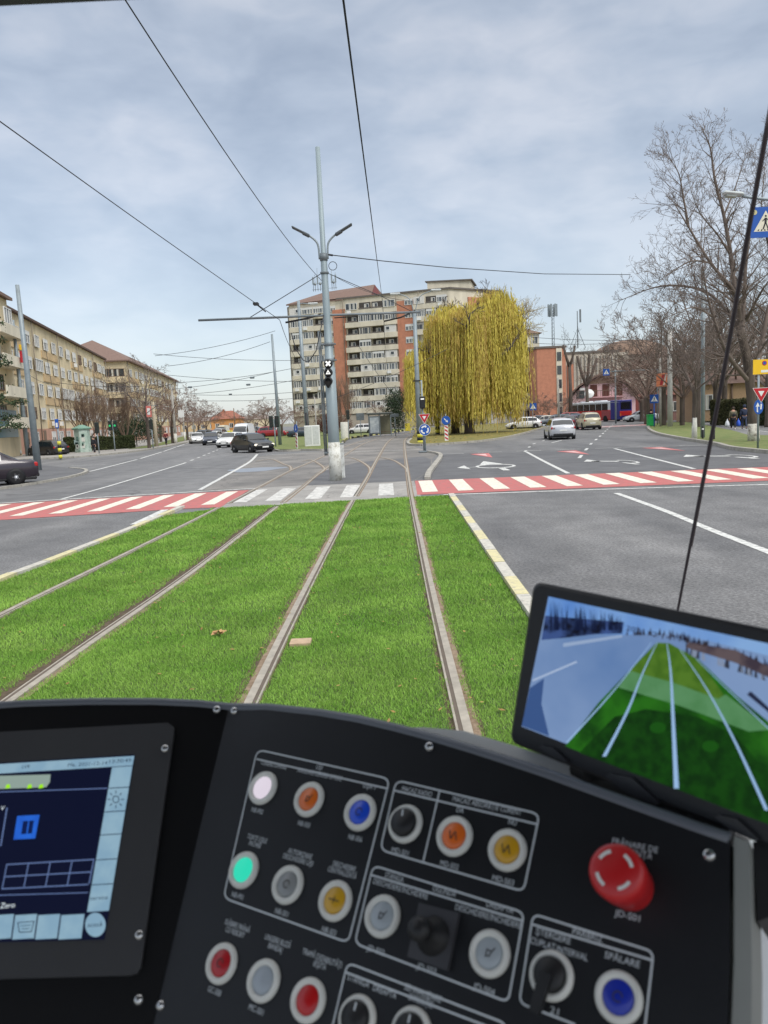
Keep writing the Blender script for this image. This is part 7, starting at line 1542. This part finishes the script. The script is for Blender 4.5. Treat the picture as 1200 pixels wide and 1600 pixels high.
# touch screen
b = MB(); fr_ = [(-150, 1152), (262, 1129), (272, 1136), (271, 1150), (220, 1512), (214, 1521), (204, 1524), (-150, 1534)]; b.prism([LP_(*q, .003) for q in fr_], -LN_ * .004); cpart('display_bezel', b, M('bezel_grey', (48, 48, 50), .55, bump=.15, bs=1500))
def lscrew(q): screw(LP_(*q, .003), LN_)
lscrew((258, 1170)); lscrew((218, 1461))
scr = None
def spoly(pts, mat, name='screen_area', lv=0): b = MB(); b.poly([LP_(x, y, .0036 + .0002 * lv) for x, y in pts]); return cpart(name, b, mat, scr)
b = MB(); b.poly([LP_(*q, .0036) for q in ((-150, 1201), (211, 1179), (163, 1468), (-150, 1476))]); scr = cpart('touch_screen', b, EM('screen_navy', (9, 14, 38), .9))
LB = EM('screen_light', (138, 174, 198), .68, 60, (150, 184, 204)); LINE = EM('screen_line', (96, 116, 160), .8); SW = EM('screen_white', (210, 220, 226), .9); DKT = EM('screen_dark', (40, 56, 74), .6)
spoly([(-150, 1203), (210, 1181), (207, 1196), (-150, 1218)], LB, lv=1)
spoly([(175, 1199), (207, 1197), (170, 1423), (136, 1425)], LB, lv=1)
for y0 in (1231, 1268, 1304, 1343, 1382): x0 = 175 - (y0 - 1199) * .171; b = MB(); spoly([(x0, y0), (x0 + 34, y0 - 2), (x0 + 34, y0 - .6), (x0, y0 + 1.4)], DKT, 'screen_line', 2)
for (x0, x1) in ((-40, -8), (-6, 22), (24, 58), (60, 94), (96, 132)): spoly([(x0, 1430), (x1, 1428), (x1 - 5, 1466), (x0 - 5, 1468)], LB, lv=1)
spoly([(149 + 16 * math.cos(a_) - .0, 1445 + 19 * math.sin(a_)) for a_ in np.linspace(0, 2 * PI, 29)[:-1]], LB, lv=2)
spoly([(-60, 1214), (79, 1210), (78, 1222), (72, 1230), (-60, 1235)], EM('screen_tram', (140, 158, 150), .8), lv=2)
for x in (12, 46, 64): spoly([(x - 4, 1232), (x + 4, 1231), (x + 3, 1225), (x - 2, 1226)], EM('screen_green', (150, 220, 30), .9), lv=3)
spoly([(-100, 1240), (168, 1231), (168, 1232.4), (-100, 1241.4)], LINE, lv=1); spoly([(-100, 1401), (137, 1394), (137, 1395.4), (-100, 1402.4)], LINE, lv=1)
spoly([(10, 1262), (12, 1262), (2, 1322), (0, 1322)], LINE, lv=1)
spoly([(27, 1275), (62, 1273), (55, 1310), (21, 1312)], EM('screen_button', (38, 102, 206), .9, 40, (30, 78, 176)), lv=2)
for q in ([(36, 1283), (44, 1282.6), (41, 1303), (33, 1303.4)], [(46, 1282.4), (53, 1282), (50, 1302), (43, 1302.6)]): spoly(q, EM('screen_icon', (14, 34, 90), .6), lv=3)
for i in range(3): spoly([(10 - i * 3.8, 1350 + i * 19), (146 - i * 4.2, 1342 + i * 19.5), (146 - i * 4.2, 1343.8 + i * 19.5), (10 - i * 3.8, 1351.8 + i * 19)], LINE, lv=1)
for i in range(5): x = 10 + i * 34; spoly([(x, 1350 - i * 2), (x + 1.6, 1350 - i * 2), (x - 6, 1389 - i * 2), (x - 7.6, 1389 - i * 2)], LINE, lv=1)
le2 = LN_.cross(L1)
lt = dict(plane=LP_, n=LN_, e1=(LP_(210, 1181) - LP_(0, 1193)).normalized(), parent=scr, off=.0048)
ptext('Ma, 2021-12-14', 137, 1194, 54, .0036, mat=DKT, name='screen_text', **lt); ptext('13:30:49', 188, 1189, 30, .0038, mat=DKT, name='screen_text', **lt); ptext('LVR', 41, 1198, 11, .0034, mat=DKT, name='screen_text', **lt)
ptext('Zero', 12, 1415, 20, .0045, mat=SW, name='screen_text', **lt); ptext('V', 4, 1263, 5, .004, mat=SW, name='screen_text', **lt); ptext('service', 155, 1403, 24, .0034, mat=DKT, name='screen_text', **lt); ptext('acasă', 148, 1445, 20, .0034, mat=DKT, name='screen_text', **lt)
for k in range(8): # sun symbol
    a_ = k * PI / 4; cxs, cys = 181, 1249; spoly([(cxs + 8 * math.cos(a_) - .7 * math.sin(a_), cys + 9 * math.sin(a_) + .7 * math.cos(a_)), (cxs + 13 * math.cos(a_) - .7 * math.sin(a_), cys + 14 * math.sin(a_) + .7 * math.cos(a_)), (cxs + 13 * math.cos(a_) + .7 * math.sin(a_), cys + 14 * math.sin(a_) - .7 * math.cos(a_)), (cxs + 8 * math.cos(a_) + .7 * math.sin(a_), cys + 9 * math.sin(a_) - .7 * math.cos(a_))], DKT, 'screen_icon', 3)
ringp = lambda cx_, cy_, r0_, r1_, k: [[(cx_ + r0_ * math.cos(a_), cy_ + r0_ * 1.1 * math.sin(a_)), (cx_ + r1_ * math.cos(a_), cy_ + r1_ * 1.1 * math.sin(a_)), (cx_ + r1_ * math.cos(b_), cy_ + r1_ * 1.1 * math.sin(b_)), (cx_ + r0_ * math.cos(b_), cy_ + r0_ * 1.1 * math.sin(b_))] for a_, b_ in zip(np.linspace(0, 2 * PI, k)[:-1], np.linspace(0, 2 * PI, k)[1:])]
b = MB(); [b.poly([LP_(x, y, .0042) for x, y in q]) for q in ringp(181, 1249, 4.2, 5.6, 13)]; cpart('screen_icon', b, DKT, scr)
b = MB(); [b.poly([LP_(x, y, .0042) for x, y in q]) for q in ([(27, 1441), (54, 1439), (54, 1440.2), (27, 1442.2)], [(27, 1441), (28.4, 1441), (31, 1457), (29.6, 1457)], [(54, 1439), (52.6, 1439), (48, 1456), (49.4, 1456)], [(30, 1456), (49, 1455), (49, 1456.4), (30, 1457.4)], [(33, 1446), (48, 1445), (48, 1446), (33, 1447)], [(34, 1451), (46, 1450), (46, 1451), (34, 1452)])]; cpart('screen_icon', b, DKT, scr)

# ledge of the windscreen behind the console, side lining
c = PP(880, 1190, -.05); LG = M('ledge_grey', (228, 228, 224), .6, var=.06)
b = MB(); pts = [PP(*q, -.030) for q in ((560, 1100), (640, 1122), (725, 1140), (800, 1160), (880, 1182), (960, 1212), (1060, 1258), (1160, 1306), (1160, 1400), (1000, 1320), (800, 1235), (640, 1180), (560, 1160))]
pts = [PP(x, y + 6, -.05) for x, y in ((600, 1132), (660, 1130), (725, 1136), (800, 1158), (880, 1184), (960, 1214), (1060, 1256), (1170, 1306), (1180, 1400), (1000, 1330), (800, 1250), (640, 1200))]
b.prism(pts, -PN * .03); struct(b.build('windscreen_ledge', LG), 'pale grey ledge under the windscreen behind the console', 'ledge'); 
b = MB(); pts = [P(1120, 1380, .80), P(1260, 1250, .80), P(1260, 1800, .60), P(1120, 1800, .60)]; b.prism(pts, (.02, .05, -.02)); struct(b.build('cab_lining', M('pale_lining', (226, 228, 230), .6, var=.05)), 'pale grey cab side lining right of the console', 'wall')
b = MB(); zr = P(0, 11, .95).z; b.box((0, .25, zr + .05), (2.7, 1.4, .1), .002); struct(b.build('windscreen_header', M('cab_grey', (70, 70, 72), .7)), 'dark header above the tram windscreen', 'roof')

# monitor with the rear camera view
def Q3(px, py, dep): return CAM + ray(px, py) * dep
TL3, BL3 = Q3(838, 907, .66), Q3(789, 1160, .655); TR3, BR3 = Q3(1262, 999, .50), Q3(1235, 1333, .49)
ux = (TR3 - TL3 + BR3 - BL3) / 2; uy = (BL3 - TL3 + BR3 - TR3) / 2; mc = (TL3 + BL3 + TR3 + BR3) / 4; mn = uy.cross(ux).normalized()
if mn.dot(CAM - mc) < 0: mn = -mn
O3 = mc - ux / 2 - uy / 2
mon = thing('monitor', 'black monitor showing the rear camera view of the grassy tram track', 'monitor', mc)
def mpart(name, b, mats, par=None):
    for i, v in enumerate(b.v): b.v[i] = v - mc
    return b.build(name, mats, par or mon)
def rrect(u0, v0, u1, v1, r, off):
    w_, h_ = ux.length, uy.length; o = []
    for cxx, cyy, a0 in ((u1 - r, v1 - r, 0), (u0 + r, v1 - r, PI / 2), (u0 + r, v0 + r, PI), (u1 - r, v0 + r, 1.5 * PI)):
        for k in range(6): a_ = a0 + k * PI / 10; o.append(O3 + ux * ((cxx + r * math.cos(a_)) / w_) + uy * ((cyy + r * math.sin(a_)) / h_) + mn * off)
    return o
W3_, H3_ = ux.length, uy.length
b = MB(); A_ = rrect(0, 0, W3_, H3_, .008, -.002); B4 = rrect(.0025, .0025, W3_ - .0025, H3_ - .0025, .007, .0); Cc = rrect(.0, .0, W3_, H3_, .008, -.018)
n_ = len(A_); b.add(A_ + B4 + Cc, [(i, (i + 1) % n_, (i + 1) % n_ + n_, i + n_) for i in range(n_)] + [(i, (i + 1) % n_, (i + 1) % n_ + 2 * n_, i + 2 * n_) for i in range(n_)], False); b.add(B4, [tuple(range(n_))]); b.add(Cc, [tuple(range(n_))])
mpart('housing', b, M('monitor_black', (28, 28, 32), .5, bump=.1, bs=900))
def MPp(px, py, off): d = ray(px, py); return CAM + d * ((mc - CAM + mn * off).dot(mn) / d.dot(mn))
sc_ = None
def mpoly(pts, mat, lv, name='screen_area'):
    b = MB(); b.poly([MPp(x, y, .0006 + .00012 * lv) for x, y in pts]); return mpart(name, b, mat, sc_)
SK = EM('view_sky', (84, 130, 200), 0.75, 14, (130, 168, 216)); 
sc_ = mpoly([(857, 932), (1240, 1014), (1222, 1294), (815, 1135)], EM('view_road', (104, 138, 190), .62, 9, (136, 164, 208)), 0, 'screen')
mpoly([(857, 932), (1240, 1014), (1239, 1034), (1150, 1012), (1060, 990), (975, 992), (848, 990)], SK, 1)
mpoly([(852, 962), (900, 966), (975, 972), (972, 990), (930, 991), (880, 997), (846, 1000)], EM('view_dark', (10, 14, 34), .7, 90, (60, 84, 140)), 2)
rv = random.Random(8)
for i in range(60):
    x = rv.uniform(858, 972); y1_ = 932 + (x - 857) * .214 + rv.uniform(1, 8); mpoly([(x, 985), (x + rv.uniform(1, 3), 985), (x + rv.uniform(-4, 5), y1_)], EM('view_trunk', (22, 34, 72), 0.45), 3)
for i in range(30):
    x = rv.uniform(1060, 1238); yb = 1004 + (x - 1060) * .33; mpoly([(x - 3, yb + 14), (x + 3, yb + 16), (x + rv.uniform(-4, 4), yb - rv.uniform(4, 16))], EM('view_trunk2', (60, 66, 84), 0.54) if i % 2 else EM('view_pale', (150, 164, 190), 0.54), 3)
mpoly([(1075, 1003), (1150, 1016), (1240, 1060), (1240, 1076), (1150, 1036), (1072, 1012)], EM('view_brown', (72, 62, 74), 0.54, 70, (110, 96, 100)), 4)
mpoly([(880, 1005), (972, 992), (972, 996), (880, 1011)], EM('view_path', (160, 182, 216), 0.63), 3)
for q in ([(832, 1062), (900, 1033), (902, 1035), (832, 1065)],): mpoly(q, EM('view_line', (176, 194, 222), 0.70), 3)
mpoly([(1026, 1004), (1046, 1005), (1092, 1031), (1150, 1086), (1240, 1160), (1230, 1299), (1070, 1238), (883, 1166), (935, 1098), (985, 1046)], EM('view_grass', (10, 60, 8), .5, 34, (46, 126, 24)), 5)
mpoly([(1026, 1004), (1046, 1005), (1092, 1031), (1131, 1086), (1122, 1093), (1050, 1068), (984, 1048)], EM('view_grass_far', (78, 124, 34), .5, 130, (98, 144, 46)), 6)
mpoly([(984, 1048), (1050, 1066), (1122, 1092), (1134, 1085), (1205, 1140), (1170, 1143), (1060, 1102), (966, 1074)], EM('view_reflection', (84, 142, 88), .6, 60, (98, 154, 104)), 7)
mpoly([(905, 1176), (960, 1120), (1010, 1108), (1090, 1120), (1150, 1150), (1228, 1240), (1228, 1297), (1070, 1238)], EM('view_grass_dark', (14, 66, 8), .38, 130, (26, 90, 14)), 6)
mpoly([(858, 1150), (815, 1134), (828, 1075), (850, 1060), (846, 1100)], EM('view_road_dark', (66, 98, 156), .55), 2)
for i in range(70):
    x = rv.uniform(975, 1238); yb = 992 + max(0, x - 1040) * .30; h_ = rv.uniform(5, 15); mpoly([(x - rv.uniform(1, 3), yb), (x + rv.uniform(1, 3), yb + 1), (x + rv.uniform(-3, 3), yb - h_)], [EM('view_trunk', (22, 34, 72), .45), EM('view_trunk2', (60, 66, 84), .54), EM('view_shrub', (58, 50, 56), .5)][i % 3], 3)
RLc = EM('view_rail', (150, 184, 224), 0.75)
for pl, w0_, w1_ in (([(1027, 1004), (1004, 1052), (980, 1112), (944, 1182)], 1, 6), ([(1042, 1005), (1048, 1050), (1052, 1130), (1057, 1232)], 1, 8), ([(1062, 1014), (1105, 1078), (1150, 1162), (1198, 1266)], 1, 6), ([(1018, 1004), (960, 1078), (886, 1160)], 1, 4), ([(1088, 1030), (1150, 1090), (1240, 1175)], 1, 3)):
    pa = smooth_path([(x, y, 0) for x, y in pl], 4); n_ = len(pa); b = MB(); vs = []
    for i, p in enumerate(pa): h_ = (w0_ + (w1_ - w0_) * (i / (n_ - 1)) ** 1.2) / 2; vs += [MPp(p.x - h_, p.y, .0018), MPp(p.x + h_, p.y, .0018)]
    b.add(vs, [(2 * i, 2 * i + 1, 2 * i + 3, 2 * i + 2) for i in range(n_ - 1)]); mpart('screen_line', b, RLc, sc_)
for cxx, cyy in ((1028, 1137), (1110, 1166)): mpoly([(cxx + 13 * math.cos(a_), cyy + 9 * math.sin(a_)) for a_ in np.linspace(0, 2 * PI, 15)[:-1]], EM('view_glow', (28, 96, 16), .5), 8)
mpoly([(1167, 1085), (1173, 1080), (1215, 1118), (1214, 1124)], EM('view_car', (30, 36, 60), .9), 8)
lt = dict(plane=MPp, n=mn, e1=(MPp(1150, 1014, 0) - MPp(980, 980, 0)).normalized(), name='screen_text', parent=sc_, off=.0022)
OR_ = OR; OR = mc
for s, x, y, w_ in (('2021', 992, 984, 26), ('12', 1020, 991, 14), ('14', 1042, 996, 14), ('13:31:08', 1078, 1002, 46)): ptext(s, x, y, w_, .0038, mat=EM('view_text', (40, 30, 34), .6), **lt)
OR = OR_
# lugs and mount under the monitor
for (x0, y0, w_) in ((842, 1166, 44), (944, 1210, 86), (1116, 1275, 70)):
    b = MB(); q = [(x0, y0 + 2), (x0 + w_ * .1, y0 - 2), (x0 + w_ * .5, y0 + w_ * .06), (x0 + w_, y0 + w_ * .52), (x0 + w_ * .9, y0 + w_ * .56), (x0 + w_ * .4, y0 + w_ * .35)]; b.prism([MPp(x, y, .004) for x, y in q], -mn * .02); mpart('lug', b, M('lug_black', (38, 38, 42), .45))
b = MB(); b.tube([MPp(900, 1195, -.02), MPp(1000, 1245, -.02), MPp(1140, 1310, -.02)], .009, 8); mpart('mount_bar', b, BLACK)
for x, y in ((925, 1215), (1000, 1246), (1095, 1290)): b = MB(); b.tube([MPp(x, y - 20, -.012), MPp(x + 3, y + 14, -.03)], .009, 8); mpart('mount_foot', b, BLACK)
# wiper in front of the windscreen
w_pts = smooth_path([P(1034, 1080, 1.05), P(1060, 948, 1.1), P(1078, 855, 1.12), P(1110, 690, 1.15), P(1140, 530, 1.16), P(1166, 380, 1.16), P(1206, 160, 1.15)], 4); n_ = len(w_pts)
wp = thing('windscreen_wiper', 'long thin dark wiper arm slanting up across the right side of the view', 'wiper', w_pts[0])
b = MB(); b.tube([p - w_pts[0] for p in w_pts], [.0015 + .0026 * (i / (n_ - 1)) for i in range(n_)], 8); b.build('wiper_arm', M('wiper_black', (46, 34, 38), .5), wp)
b = MB(); b.tube([p - w_pts[0] + Vector((.004, .004, 0)) for p in w_pts[8:]], .0013, 6); b.build('wiper_blade', M('wiper_rubber', (92, 74, 72), .6), wp)
for o in list(bpy.data.objects):
    if o.parent is None and o.type in ('MESH', 'EMPTY') and 'kind' not in o and not o.get('label'): print('NOLABEL', o.name)
